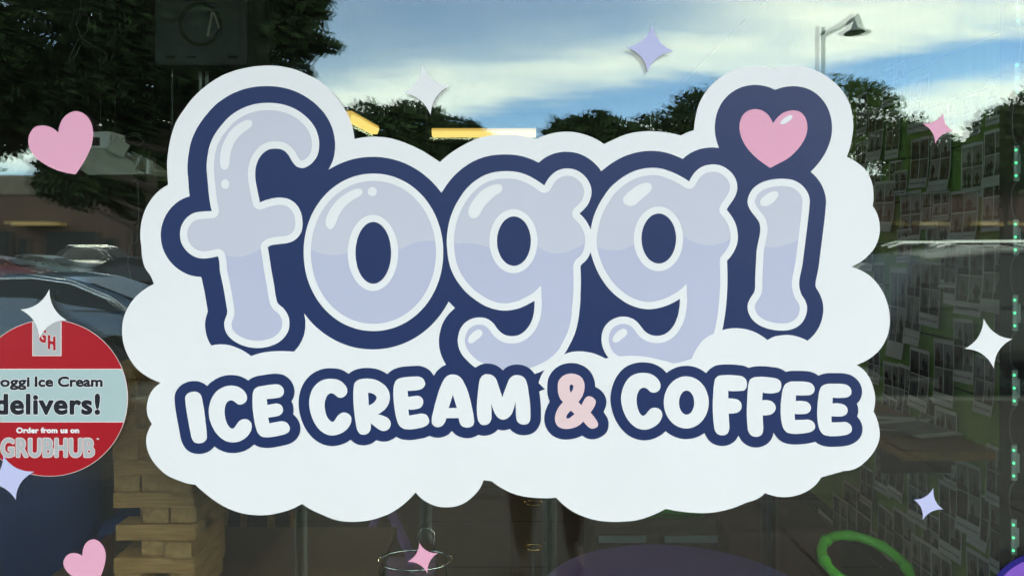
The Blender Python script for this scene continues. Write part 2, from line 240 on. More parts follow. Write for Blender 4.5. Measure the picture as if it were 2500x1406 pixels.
 'navy': ['18410 2080 18280 2092 18170 2116 18100 2138 18030 2166 17930 2218 17830 2287 17780 2330 17730 2379 17660 2461 17620 2518 17589 2570 17540 2670 17497 2790 17467 2920 17452 3060 17453 3190 17463 3290 17482 3390 17499 3460 17549 3610 17540 3617 17450 3607 17330 3606 17190 3622 17070 3649 16960 3689 16850 3745 16750 3813 16670 3883 16540 3826 16370 3762 16250 3728 16110 3701 15970 3689 15830 3688 15690 3701 15560 3723 15440 3752 15340 3783 15230 3826 15117 3880 15010 3940 14910 4005 14808 4080 14680 4184 14612 4090 14540 4011 14462 3940 14380 3879 14290 3824 14190 3777 14080 3741 13990 3722 13890 3711 13770 3710 13660 3721 13540 3749 13428 3790 13340 3834 13250 3891 13150 3974 13000 3902 12880 3857 12750 3819 12620 3793 12480 3778 12310 3774 12150 3781 12020 3796 11910 3817 11820 3840 11730 3869 11649 3900 11560 3941 11480 3984 11407 4030 11330 4083 11243 4150 11174 4210 11100 4281 11020 4368 10961 4440 10895 4530 10780 4709 10770 4702 10707 4620 10631 4530 10557 4450 10480 4376 10370 4282 10290 4220 10200 4158 10080 4086 9990 4039 9890 3993 9780 3950 9689 3920 9550 3883 9450 3863 9340 3847 9220 3836 9120 3833 8970 3837 8870 3846 8760 3862 8640 3886 8540 3912 8410 3955 8310 3995 8210 4041 8020 4146 8017 4140 8060 4071 8090 4013 8131 3910 8161 3790 8178 3650 8182 3570 8180 3490 8166 3350 8136 3210 8093 3080 8033 2950 7961 2830 7877 2720 7766 2600 7660 2504 7530 2407 7410 2333 7270 2262 7160 2218 7070 2188 6960 2159 6840 2134 6750 2121 6630 2111 6510 2108 6390 2111 6270 2121 6150 2138 6040 2162 5950 2186 5840 2223 5740 2263 5650 2305 5550 2359 5430 2435 5320 2516 5224 2600 5119 2710 4995 2860 4890 3004 4806 3140 4731 3290 4680 3420 4656 3500 4637 3580 4601 3790 4583 3960 4577 4090 4581 4210 4604 4490 4607 4570 4630 4790 4620 4798 4540 4823 4460 4859 4370 4910 4310 4952 4230 5021 4173 5080 4103 5170 4060 5238 4013 5330 3985 5400 3955 5500 3938 5580 3926 5690 3925 5770 3933 5870 3952 5980 3972 6050 4006 6140 4039 6210 4086 6290 4128 6350 4170 6402 4240 6476 4290 6521 4340 6561 4420 6615 4500 6660 4570 6692 4620 6710 4690 6730 4800 6751 4910 6759 4918 6770 4991 7100 5076 7600 5027 7750 5008 7860 5006 7930 5009 7990 5028 8120 5042 8180 5065 8250 5095 8320 5127 8380 5160 8431 5205 8490 5260 8552 5320 8610 5390 8667 5490 8733 5610 8798 5700 8838 5800 8873 5920 8905 6020 8924 6140 8938 6260 8942 6360 8938 6480 8923 6580 8904 6700 8870 6820 8825 6910 8783 6999 8730 7070 8678 7120 8637 7189 8570 7233 8520 7287 8450 7326 8390 7359 8330 7395 8250 7419 8180 7436 8110 7447 8040 7455 7950 7453 7820 7444 7750 7425 7660 7430 7652 7497 7740 7582 7840 7650 7913 7720 7980 7811 8060 7910 8137 8010 8206 8110 8266 8212 8320 8320 8370 8430 8412 8540 8448 8640 8474 8740 8495 8870 8514 8980 8523 9100 8527 9230 8523 9340 8513 9460 8495 9580 8470 9670 8446 9770 8414 9890 8367 9992 8320 10100 8263 10200 8202 10290 8140 10400 8054 10470 7993 10547 7920 10630 7832 10707 7740 10783 7640 10850 7540 10905 7450 10950 7367 10960 7364 11030 7440 11112 7520 11027 7590 10967 7650 10896 7740 10834 7840 10800 7914 10763 8020 10735 8140 10719 8250 10716 8340 10719 8410 10728 8480 10743 8560 10760 8623 10790 8710 10852 8840 10887 8900 10944 8980 10990 9035 11070 9120 11160 9207 11230 9267 11310 9326 11362 9360 11420 9392 11500 9429 11860 9566 11940 9590 12020 9609 12100 9625 12210 9640 12370 9654 12540 9659 12700 9651 12830 9635 12990 9601 13170 9548 13326 9490 13470 9424 13610 9346 13740 9260 13842 9180 13960 9070 14050 8970 14118 8880 14185 8770 14270 8607 14319 8730 14368 8830 14429 8930 14500 9020 14560 9080 14650 9151 14750 9216 14850 9268 15020 9338 15170 9389 15320 9430 15480 9464 15650 9487 15830 9501 16040 9508 16240 9505 16420 9491 16600 9466 16780 9428 16930 9384 17080 9328 17210 9267 17350 9184 17460 9104 17567 9010 17642 8930 17720 8828 17790 8717 17875 8560 17942 8410 17988 8280 18012 8200 18033 8110 18040 8098 18110 8170 18190 8236 18280 8297 18360 8343 18440 8381 18540 8419 18650 8451 18770 8478 18890 8495 18990 8502 19140 8503 19250 8495 19350 8477 19460 8446 19560 8405 19630 8370 19720 8310 19793 8250 19870 8171 19940 8080 19998 7980 20040 7880 20073 7770 20094 7660 20102 7560 20100 7490 20090 7410 20074 7340 20052 7270 20011 7170 19972 7100 19924 7030 19909 6980 19907 6940 19918 6850 19966 6630 19987 6510 20122 5430 20143 5240 20166 4980 20167 4910 20163 4850 20150 4770 20120 4661 20084 4570 20038 4480 19992 4410 19930 4332 19860 4259 19792 4200 19798 4190 19890 4096 19957 4020 20056 3890 20110 3806 20159 3720 20193 3650 20231 3560 20265 3460 20284 3390 20298 3320 20309 3240 20314 3170 20313 3080 20305 2980 20292 2900 20258 2770 20226 2680 20180 2584 20120 2490 20036 2390 19960 2318 19870 2251 19810 2216 19760 2192 19680 2160 19570 2131 19440 2112 19340 2110 19240 2117 19120 2137 19030 2162 18920 2200 18800 2145 18690 2111 18560 2087 18490 2081 18420 2080', '6668 4090 6670 4088 6728 4190 6810 4300 6873 4370 6933 4420 6920 4424 6880 4420 6760 4417 6640 4427 6633 4420 6617 4310 6618 4230 6632 4160 6643 4130 6660 4099', '7590 4500 7601 4500 7505 4610 7460 4668 7450 4663 7390 4613 7314 4560 7320 4555 7440 4544 7510 4528 7580 4504', '7086 6980 7090 6970 7142 7120 7192 7240 7191 7250 7201 7260 7200 7262 7150 7210 7115 7180 7103 7120 7085 6990', '14568 7410 14570 7408 14643 7480 14601 7510 14560 7543 14557 7540 14565 7420'],
 'tagnavy': ['15560 8850 15500 8862 15420 8885 15360 8910 15310 8935 15254 8970 15203 9010 15160 9052 15119 9100 15080 9152 15037 9220 15006 9280 14977 9350 14951 9430 14930 9510 14915 9590 14905 9680 14904 9750 14910 9830 14923 9910 14942 10000 14965 10080 14990 10150 15020 10220 15061 10300 15100 10366 15137 10420 15178 10470 15234 10530 15300 10589 15350 10625 15409 10660 15460 10685 15560 10720 15660 10739 15710 10742 15770 10741 15870 10727 15970 10698 16030 10673 16080 10647 16169 10590 16210 10557 16250 10519 16330 10578 16380 10610 16440 10641 16500 10666 16590 10693 16660 10706 16720 10711 16790 10711 16900 10697 16960 10683 17010 10666 17070 10641 17120 10615 17200 10563 17231 10630 17273 10700 17323 10760 17370 10800 17430 10835 17490 10858 17570 10876 17640 10880 17720 10873 17770 10860 17830 10836 17880 10807 17928 10770 17970 10726 18008 10670 18030 10620 18070 10698 18106 10750 18150 10798 18210 10844 18270 10877 18350 10904 18410 10914 18480 10916 18550 10908 18630 10884 18690 10853 18726 10830 18760 10802 18808 10750 18840 10698 18864 10640 18881 10570 18890 10553 18920 10608 18950 10650 19014 10720 19050 10749 19090 10776 19140 10800 19190 10817 19260 10832 19360 10843 19430 10844 19550 10838 19640 10830 19710 10820 19820 10798 19900 10772 19910 10777 19970 10822 20040 10857 20100 10876 20180 10891 20250 10899 20310 10902 20530 10893 20610 10883 20710 10864 20760 10849 20810 10829 20850 10808 20910 10768 20972 10710 21001 10670 21023 10630 21042 10580 21051 10540 21057 10490 21055 10420 21043 10360 21020 10298 20981 10230 20931 10170 20926 10160 20947 10090 20953 10050 20954 10010 20952 9970 20943 9920 20920 9850 20957 9810 20987 9770 21003 9740 21025 9690 21040 9630 21044 9600 21047 9550 21041 9490 21026 9430 21006 9380 20980 9332 20950 9290 20914 9250 20870 9212 20820 9178 20770 9152 20720 9135 20680 9125 20550 9107 20470 9104 20250 9104 20190 9107 20130 9117 20050 9140 19990 9165 19980 9164 19900 9113 19850 9091 19790 9073 19720 9061 19590 9049 19340 9049 19260 9057 19190 9075 19130 9036 19060 9001 19010 8983 18930 8966 18720 8940 18570 8935 18500 8937 18390 8948 18340 8958 18280 8979 18200 8939 18120 8918 17940 8897 17810 8891 17690 8892 17580 8900 17530 8907 17470 8923 17410 8950 17340 8997 17293 9040 17240 9104 17180 9059 17130 9027 17070 8995 17020 8974 16960 8954 16900 8939 16840 8930 16770 8925 16680 8929 16620 8937 16550 8954 16500 8970 16440 8995 16390 9021 16340 9051 16280 9095 16270 9097 16209 9030 16140 8972 16060 8923 15970 8883 15880 8858 15790 8845 15680 8840 15570 8848', '13900 8860 13810 8872 13730 8894 13660 8925 13590 8966 13530 9014 13486 9060 13437 9130 13400 9202 13380 9260 13367 9330 13360 9420 13360 9520 13366 9590 13376 9650 13395 9720 13424 9800 13388 9860 13359 9920 13327 10000 13309 10060 13299 10110 13291 10180 13290 10250 13297 10310 13315 10380 13339 10440 13372 10500 13410 10551 13450 10592 13510 10637 13560 10665 13630 10694 13700 10712 13750 10720 13820 10723 13910 10719 13980 10709 14070 10686 14150 10658 14210 10631 14220 10631 14230 10638 14300 10680 14370 10706 14450 10717 14520 10712 14560 10704 14610 10689 14693 10650 14759 10600 14808 10540 14834 10490 14852 10430 14859 10360 14856 10300 14843 10240 14819 10180 14737 10050 14785 9930 14799 9880 14806 9810 14802 9760 14788 9700 14766 9650 14736 9600 14705 9560 14665 9520 14626 9490 14580 9462 14532 9440 14522 9320 14511 9270 14491 9210 14469 9160 14435 9100 14406 9060 14370 9020 14330 8985 14270 8944 14220 8918 14160 8893 14090 8873 14040 8864 13970 8858 13910 8859', '11030 8880 10960 8886 10900 8900 10830 8928 10780 8956 10720 9002 10680 9043 10650 9081 10600 9159 10590 9170 10554 9110 10522 9070 10491 9040 10450 9008 10400 8978 10330 8949 10270 8933 10220 8927 10170 8926 9990 8935 9830 8949 9750 8964 9665 8990 9590 9022 9530 9061 9460 9128 9362 9070 9260 9026 9170 9000 9070 8983 8980 8977 8890 8979 8820 8987 8740 9003 8670 9025 8620 9048 8560 9084 8510 9121 8460 9086 8400 9051 8340 9025 8294 9010 8250 8999 8180 8989 8040 8984 7950 8991 7880 9004 7810 9025 7726 9060 7660 9097 7590 9147 7540 9191 7480 9257 7427 9330 7384 9410 7347 9500 7318 9600 7301 9690 7291 9800 7292 9890 7305 10010 7324 10110 7359 10230 7397 10330 7445 10430 7506 10530 7566 10610 7630 10678 7710 10745 7796 10800 7890 10843 7990 10870 8060 10881 8110 10883 8170 10880 8230 10871 8290 10858 8350 10840 8410 10816 8460 10793 8560 10731 8570 10730 8600 10763 8647 10800 8710 10833 8780 10854 8870 10864 8920 10862 8970 10854 9040 10833 9100 10803 9140 10775 9180 10740 9190 10737 9260 10760 9350 10773 9420 10770 9460 10764 9500 10753 9580 10718 9624 10690 9670 10653 9740 10691 9800 10713 9880 10729 9980 10736 10040 10735 10100 10730 10290 10698 10380 10676 10490 10633 10500 10634 10560 10659 10620 10674 10680 10680 10750 10676 10830 10657 10900 10626 10930 10608 10970 10578 11030 10516 11040 10516 11080 10565 11119 10600 11160 10627 11200 10647 11250 10666 11320 10683 11380 10690 11420 10691 11490 10684 11570 10663 11630 10637 11680 10607 11750 10625 11810 10630 11890 10624 11950 10611 12000 10593 12050 10568 12100 10533 12150 10482 12160 10478 12220 10493 12290 10498 12330 10495 12370 10488 12440 10466 12450 10466 12490 10507 12530 10539 12600 10580 12650 10598 12700 10610 12780 10618 12870 10611 12910 10603 12960 10587 13010 10563 13050 10536 13080 10511 13110 10478 13148 10420 13171 10370 13195 10300 13205 10240 13207 10190 13205 9960 13197 9830 13185 9710 13138 9380 13119 9300 13090 9210 13058 9140 13027 9090 12983 9040 12930 8994 12890 8966 12850 8944 12770 8913 12680 8896 12590 8894 12500 8907 12420 8934 12350 8975 12280 9035 12270 9032 12227 8990 12180 8954 12130 8924 12080 8903 12010 8883 11960 8875 11890 8871 11840 8874 11780 8885 11730 8901 11671 8930 11630 8957 11590 8991 11562 9020 11538 9050 11500 9110 11490 9103 11445 9050 11400 9007 11350 8969 11300 8938 11235 8910 11180 8894 11110 8883 11040 8880', '6660 9119 6510 9139 6300 9172 6260 9182 6210 9198 6140 9230 6091 9260 6060 9284 6000 9244 5940 9213 5870 9185 5810 9168 5730 9155 5660 9150 5590 9151 5520 9159 5450 9174 5400 9190 5340 9214 5270 9249 5203 9290 5150 9328 5100 9372 5060 9415 5050 9416 5007 9380 4960 9350 4890 9320 4840 9307 4790 9300 4700 9298 4610 9312 4520 9343 4480 9362 4430 9392 4366 9450 4322 9510 4299 9550 4279 9600 4264 9670 4261 9740 4275 9900 4307 10120 4411 10680 4439 10780 4483 10870 4523 10930 4580 10988 4640 11026 4690 11047 4730 11060 4820 11074 4910 11071 4990 11055 5070 11026 5130 10992 5182 10950 5230 10896 5240 10892 5300 10936 5350 10967 5400 10992 5450 11012 5510 11030 5560 11041 5620 11049 5680 11052 5750 11050 5820 11040 5890 11024 5950 11005 6010 10978 6079 10940 6130 10905 6200 10846 6210 10841 6260 10873 6310 10896 6360 10911 6410 10920 6490 10927 6560 10928 6720 10910 6980 10856 7060 10830 7110 10807 7170 10770 7210 10739 7247 10700 7287 10640 7314 10580 7332 10510 7336 10440 7324 10360 7308 10310 7285 10260 7260 10219 7231 10180 7200 10146 7160 10110 7156 10100 7168 10030 7166 9950 7154 9890 7136 9840 7117 9800 7116 9790 7142 9750 7164 9700 7177 9660 7187 9610 7191 9560 7190 9520 7185 9480 7169 9420 7134 9340 7100 9289 7040 9225 6980 9181 6943 9160 6910 9146 6840 9127 6740 9118 6670 9119'],
 'w_f': ['5096 4688 5060 4339 5047 4172 5044 4074 5048 3973 5058 3872 5082 3714 5100 3624 5125 3536 5161 3444 5205 3354 5251 3273 5302 3197 5375 3099 5475 2977 5540 2907 5609 2844 5706 2771 5783 2721 5889 2663 5999 2614 6085 2584 6203 2551 6295 2534 6389 2522 6514 2515 6644 2517 6743 2526 6840 2541 6961 2570 7078 2609 7163 2645 7246 2688 7329 2739 7408 2797 7482 2861 7549 2928 7611 3001 7666 3079 7711 3160 7746 3245 7772 3334 7788 3423 7795 3514 7792 3605 7780 3697 7755 3786 7729 3840 7696 3891 7639 3963 7594 4007 7544 4045 7490 4075 7431 4098 7401 4104 7371 4106 7337 4103 7302 4094 7268 4081 7237 4064 7210 4042 7185 4016 7123 3932 7045 3792 7002 3739 6977 3712 6949 3690 6886 3658 6820 3640 6786 3635 6687 3633 6594 3646 6565 3655 6508 3682 6430 3738 6408 3760 6366 3809 6315 3891 6276 3980 6248 4074 6233 4169 6230 4299 6240 4400 6266 4560 6347 4940 6491 4885 6647 4844 6776 4826 6840 4824 6905 4828 7002 4846 7064 4868 7093 4882 7149 4917 7201 4958 7247 5006 7268 5033 7306 5093 7347 5184 7370 5273 7387 5396 7389 5492 7377 5590 7360 5652 7347 5683 7314 5743 7272 5796 7220 5844 7160 5884 7098 5912 7001 5939 6679 5976 6611 5993 6576 6007 6539 6039 6579 6278 6621 6562 6688 6932 6725 7189 6758 7344 6768 7372 6786 7403 6808 7431 6836 7456 6896 7500 6938 7545 6975 7594 7023 7675 7047 7734 7056 7764 7067 7835 7067 7940 7050 8037 7040 8068 7015 8125 6982 8178 6923 8252 6877 8297 6826 8338 6775 8372 6693 8412 6608 8444 6520 8469 6430 8485 6336 8494 6272 8495 6178 8489 6088 8476 6000 8455 5902 8423 5839 8395 5755 8350 5703 8317 5654 8280 5590 8216 5551 8168 5520 8116 5505 8082 5485 8009 5475 7940 5474 7876 5491 7801 5539 7676 5549 7604 5547 7568 5450 6997 5375 6656 5363 6563 5359 6451 5352 6385 5339 6320 5320 6255 5231 6278 5142 6295 5040 6309 4968 6313 4897 6308 4826 6294 4792 6284 4736 6261 4657 6214 4605 6174 4554 6126 4508 6072 4470 6016 4439 5955 4416 5892 4401 5829 4392 5732 4396 5660 4408 5588 4428 5522 4456 5458 4491 5398 4534 5342 4584 5292 4667 5233 4728 5204 4763 5193 4835 5178 4908 5168 5168 5153 5136 5005 5114 4881 5078 4577 5072 4500 5093 4668'],
 'w_g1': ['12381 4181 12516 4187 12616 4200 12711 4222 12834 4264 12946 4314 13080 4389 13186 4457 13288 4532 13331 4450 13364 4398 13407 4337 13456 4280 13506 4236 13561 4196 13623 4164 13690 4138 13758 4123 13825 4116 13927 4120 13995 4132 14057 4152 14115 4179 14169 4212 14220 4249 14267 4292 14310 4339 14347 4389 14391 4468 14414 4524 14431 4583 14442 4645 14443 4709 14434 4776 14418 4844 14395 4913 14363 4978 14320 5038 14271 5095 14224 5145 14148 5216 14217 5279 14296 5372 14351 5458 14397 5549 14432 5640 14456 5734 14467 5852 14462 5945 14432 6109 14410 6180 14382 6244 14346 6306 14307 6356 14262 6403 14227 6430 14195 6460 14181 6486 14172 6516 14181 6801 14179 7055 14167 7279 14136 7582 14179 7206 14176 7276 14158 7503 14133 7715 14109 7864 14074 8012 14029 8158 13967 8299 13841 8544 13794 8620 13756 8671 13690 8746 13592 8838 13496 8911 13393 8976 13282 9036 13161 9088 13007 9142 12880 9176 12752 9199 12630 9210 12508 9211 12354 9203 12231 9188 12110 9165 12020 9139 11874 9085 11666 9002 11610 8972 11556 8936 11455 8850 11360 8754 11293 8674 11258 8618 11218 8535 11190 8447 11175 8356 11173 8295 11184 8204 11205 8112 11240 8023 11275 7966 11317 7913 11365 7867 11418 7828 11475 7796 11541 7771 11610 7754 11677 7747 11778 7750 11812 7755 11873 7772 11928 7798 11979 7830 12007 7852 12057 7903 12080 7931 12130 8006 12192 8078 12242 8121 12301 8159 12364 8185 12397 8194 12466 8202 12568 8199 12636 8185 12668 8174 12695 8162 12748 8131 12797 8094 12842 8051 12902 7976 12937 7922 12967 7863 12992 7801 13012 7738 13032 7645 13049 7484 13051 7343 12811 7469 12728 7505 12670 7525 12576 7551 12482 7569 12381 7580 12280 7581 12179 7570 12082 7550 11992 7525 11877 7482 11821 7455 11739 7409 11634 7340 11532 7267 11459 7208 11390 7146 11324 7077 11243 6978 11167 6874 11115 6791 11068 6705 11029 6617 10996 6528 10961 6406 10942 6317 10929 6226 10913 6073 10906 5948 10906 5854 10915 5725 10936 5566 10969 5407 11005 5284 11061 5136 11128 4995 11222 4835 11310 4705 11369 4631 11410 4586 11520 4480 11617 4404 11725 4334 11840 4276 11964 4232 12089 4202 12213 4186 12347 4181'],
 'w_g2': ['15947 4099 16049 4105 16149 4121 16238 4144 16355 4185 16467 4231 16602 4297 16715 4361 16824 4432 16853 4373 16903 4290 16965 4210 17013 4160 17067 4117 17127 4081 17190 4054 17223 4043 17291 4028 17392 4017 17457 4018 17550 4032 17610 4050 17669 4076 17726 4108 17804 4167 17851 4212 17894 4262 17929 4315 17958 4370 17980 4427 17995 4490 18002 4558 18002 4591 17999 4625 17985 4693 17950 4791 17898 4881 17795 5028 17740 5120 17804 5198 17862 5280 17916 5369 17958 5461 17987 5553 18011 5683 18017 5785 18011 5876 18000 5936 17982 5999 17958 6061 17915 6149 17846 6255 17800 6311 17750 6364 17762 6692 17761 6966 17746 7246 17711 7582 17751 7207 17729 7467 17709 7631 17663 7918 17637 8045 17620 8107 17589 8200 17524 8351 17434 8515 17384 8592 17346 8639 17279 8708 17202 8772 17091 8846 17008 8891 16892 8940 16772 8981 16682 9005 16559 9030 16406 9052 16257 9063 16106 9066 15921 9062 15762 9051 15636 9037 15512 9014 15388 8984 15266 8947 15176 8914 15051 8861 14991 8830 14930 8790 14874 8746 14827 8695 14788 8638 14741 8545 14705 8444 14691 8376 14684 8275 14691 8173 14706 8107 14740 8014 14773 7956 14819 7898 14874 7847 14924 7811 14980 7781 15067 7747 15128 7732 15198 7725 15277 7728 15339 7739 15399 7759 15457 7786 15512 7822 15562 7864 15587 7889 15730 8074 15778 8115 15831 8149 15859 8162 15919 8181 15985 8193 16022 8195 16094 8192 16131 8186 16201 8166 16228 8154 16281 8123 16330 8085 16375 8042 16435 7962 16470 7906 16499 7846 16545 7721 16568 7628 16594 7443 16601 7292 16519 7343 16434 7389 16342 7433 16248 7471 16150 7502 16048 7526 15953 7541 15860 7549 15796 7548 15695 7536 15596 7516 15500 7489 15437 7466 15349 7426 15268 7382 15191 7332 15090 7259 15015 7199 14945 7134 14878 7065 14815 6990 14738 6885 14672 6784 14614 6679 14559 6566 14510 6447 14455 6289 14426 6188 14407 6095 14392 5976 14388 5886 14393 5790 14427 5567 14460 5409 14495 5289 14549 5145 14613 5008 14689 4877 14809 4692 14889 4591 14978 4504 15126 4382 15235 4306 15372 4230 15454 4193 15510 4171 15644 4133 15779 4109 15914 4099'],
 'w_i': ['19120 4366 19250 4375 19346 4394 19434 4429 19491 4460 19543 4496 19592 4537 19638 4585 19696 4664 19738 4748 19764 4838 19772 4899 19772 4931 19750 5182 19730 5363 19596 6434 19580 6524 19528 6765 19515 6855 19512 6914 19513 6973 19520 7031 19544 7125 19568 7188 19584 7218 19642 7302 19658 7332 19683 7394 19701 7459 19706 7492 19706 7556 19696 7621 19681 7683 19660 7743 19632 7801 19596 7855 19551 7907 19499 7952 19443 7990 19347 8032 19280 8052 19217 8063 19120 8069 19024 8067 18927 8059 18863 8049 18741 8021 18625 7980 18544 7940 18491 7907 18440 7869 18371 7804 18319 7730 18280 7646 18256 7556 18249 7492 18250 7460 18264 7395 18290 7331 18321 7270 18401 7155 18416 7124 18431 7067 18436 7006 18435 6820 18469 6149 18488 6022 18549 5729 18557 5666 18561 5604 18559 5544 18550 5487 18533 5432 18520 5406 18485 5351 18376 5216 18320 5136 18290 5080 18265 5023 18250 4964 18248 4932 18256 4867 18272 4804 18283 4773 18312 4712 18348 4654 18389 4604 18437 4559 18489 4519 18544 4484 18597 4457 18654 4435 18741 4409 18831 4388 18927 4373 18991 4367 19088 4365'],
 'w_heart': ['18429 2670 18491 2673 18553 2685 18610 2706 18690 2752 18736 2791 18779 2840 18832 2925 18876 3015 18909 2962 18945 2913 18986 2867 19036 2821 19091 2779 19120 2762 19179 2735 19242 2715 19312 2702 19351 2700 19389 2700 19459 2710 19492 2720 19524 2733 19550 2749 19575 2768 19620 2814 19657 2868 19672 2900 19694 2968 19708 3036 19714 3105 19712 3175 19692 3272 19670 3336 19645 3397 19614 3455 19562 3540 19478 3647 19408 3722 19340 3787 19267 3848 19190 3902 18803 4106 18647 4000 18499 3888 18383 3783 18296 3689 18234 3609 18177 3522 18132 3436 18096 3349 18069 3256 18056 3187 18051 3117 18053 3047 18065 2978 18095 2888 18124 2834 18162 2785 18210 2742 18267 2707 18333 2683 18397 2672'],
 'w_o': ['10822 6160 10820 6265 10813 6368 10801 6469 10785 6569 10765 6667 10740 6764 10710 6859 10677 6951 10639 7042 10597 7130 10551 7215 10501 7297 10447 7377 10390 7452 10329 7525 10265 7593 10197 7658 10127 7718 10054 7774 9978 7826 9900 7874 9820 7916 9737 7954 9653 7987 9567 8016 9480 8039 9391 8057 9301 8070 9210 8077 9117 8080 9024 8077 8933 8070 8843 8057 8754 8039 8667 8016 8581 7987 8497 7954 8414 7916 8334 7874 8256 7826 8180 7774 8107 7718 8037 7658 7969 7593 7905 7525 7844 7452 7787 7377 7733 7297 7683 7215 7637 7130 7595 7042 7557 6951 7524 6859 7494 6764 7469 6667 7449 6569 7433 6469 7421 6368 7414 6265 7412 6160 7414 6055 7421 5952 7433 5851 7449 5751 7469 5653 7494 5556 7524 5461 7557 5369 7595 5278 7637 5190 7683 5105 7733 5023 7787 4943 7844 4868 7905 4795 7969 4727 8037 4662 8107 4602 8180 4546 8256 4494 8334 4446 8414 4404 8497 4366 8581 4333 8667 4304 8754 4281 8843 4263 8933 4250 9024 4243 9117 4240 9210 4243 9301 4250 9391 4263 9480 4281 9567 4304 9653 4333 9737 4366 9820 4404 9900 4446 9978 4494 10054 4546 10127 4602 10197 4662 10265 4727 10329 4795 10390 4868 10447 4943 10501 5023 10551 5105 10597 5190 10639 5278 10677 5369 10710 5461 10740 5556 10765 5653 10785 5751 10801 5851 10813 5952 10820 6055'],
 't_I': ['4740 9554 4789 9559 4812 9565 4853 9586 4872 9601 4902 9634 4922 9673 4962 9869 4979 9972 5007 10178 5047 10527 5052 10671 5044 10710 5034 10729 5005 10764 4969 10790 4925 10807 4860 10818 4838 10818 4797 10811 4757 10797 4740 10787 4711 10752 4680 10690 4663 10627 4621 10413 4557 10056 4531 9870 4518 9705 4531 9661 4545 9638 4561 9617 4600 9589 4669 9562 4717 9555'],
 't_C': ['5654 9407 5723 9413 5790 9429 5832 9446 5872 9467 5927 9506 5970 9550 6004 9600 6023 9646 6030 9670 6032 9720 6021 9771 5996 9809 5961 9839 5942 9850 5898 9866 5850 9872 5824 9870 5798 9857 5713 9791 5672 9773 5650 9768 5628 9767 5604 9773 5560 9796 5543 9814 5518 9858 5496 9922 5486 9985 5483 10051 5488 10123 5498 10186 5513 10245 5541 10325 5572 10385 5603 10422 5623 10439 5645 10450 5667 10455 5688 10454 5707 10444 5739 10411 5815 10301 5843 10270 5859 10257 5904 10235 5928 10227 5976 10222 6024 10229 6066 10247 6101 10275 6128 10312 6138 10336 6149 10385 6148 10428 6135 10490 6119 10528 6076 10601 6030 10653 5959 10711 5900 10746 5838 10772 5775 10787 5688 10795 5621 10790 5555 10776 5498 10754 5428 10712 5365 10662 5307 10604 5256 10539 5211 10468 5174 10393 5135 10292 5112 10207 5098 10118 5095 10050 5100 9961 5116 9873 5137 9795 5167 9720 5209 9644 5248 9590 5293 9543 5343 9505 5415 9463 5493 9429 5558 9413 5630 9407'],
 't_E': ['6729 9375 6772 9377 6813 9385 6850 9402 6883 9430 6909 9463 6927 9505 6934 9549 6927 9601 6917 9626 6891 9659 6857 9685 6839 9695 6796 9705 6665 9724 6512 9737 6528 9877 6743 9843 6786 9848 6830 9862 6865 9887 6879 9904 6900 9941 6911 9987 6909 10030 6903 10050 6883 10087 6852 10116 6815 10138 6757 10156 6632 10178 6547 10189 6576 10327 6843 10277 6929 10280 6968 10291 7003 10314 7045 10360 7069 10405 7077 10430 7079 10454 7077 10474 7064 10513 7040 10546 6985 10582 6944 10599 6900 10611 6725 10648 6595 10667 6529 10671 6466 10668 6425 10662 6388 10650 6350 10625 6317 10591 6291 10556 6267 10500 6232 10380 6214 10299 6187 10135 6170 9988 6162 9822 6165 9650 6169 9605 6187 9543 6205 9505 6235 9473 6279 9448 6324 9430 6571 9390 6707 9374'],
 't_C2': ['8090 9241 8180 9248 8244 9263 8302 9290 8356 9327 8420 9388 8457 9443 8476 9489 8481 9513 8481 9559 8468 9602 8457 9622 8432 9654 8398 9680 8381 9690 8339 9705 8295 9707 8254 9693 8235 9682 8176 9631 8139 9610 8101 9596 8082 9595 8041 9607 8005 9631 7991 9646 7970 9684 7940 9767 7931 9811 7925 9878 7928 9938 7944 10037 7957 10097 7980 10154 8011 10212 8057 10263 8077 10279 8099 10288 8120 10289 8141 10284 8157 10274 8239 10150 8270 10118 8308 10089 8350 10071 8393 10063 8415 10062 8459 10072 8500 10091 8533 10118 8560 10151 8569 10171 8576 10192 8582 10237 8578 10278 8567 10319 8543 10376 8496 10443 8452 10489 8382 10541 8307 10581 8227 10609 8147 10624 8084 10625 8015 10613 7952 10591 7898 10562 7832 10514 7788 10473 7735 10408 7689 10339 7650 10266 7611 10171 7579 10069 7558 9963 7548 9872 7549 9785 7559 9703 7578 9622 7606 9543 7644 9468 7679 9419 7735 9360 7783 9323 7837 9292 7916 9260 7980 9247 8068 9241'],
 't_R': ['8978 9234 9089 9245 9171 9267 9248 9301 9336 9354 9399 9406 9427 9436 9452 9469 9474 9507 9493 9547 9507 9588 9516 9627 9521 9707 9513 9767 9490 9844 9454 9916 9405 9981 9357 10026 9284 10078 9226 10109 9291 10123 9375 10151 9437 10177 9473 10202 9515 10251 9533 10288 9542 10335 9541 10359 9531 10405 9506 10449 9472 10483 9428 10506 9384 10516 9341 10514 9298 10503 9237 10471 9182 10432 9132 10390 9050 10331 9056 10378 9055 10424 9047 10473 9029 10518 9000 10557 8961 10587 8920 10602 8876 10607 8831 10602 8810 10596 8790 10587 8772 10572 8743 10531 8721 10490 8703 10427 8666 10200 8642 9995 8629 9848 8624 9718 8624 9610 8631 9478 8645 9385 8651 9361 8661 9340 8672 9325 8704 9297 8739 9275 8777 9259 8838 9245 8906 9236 8954 9234'],
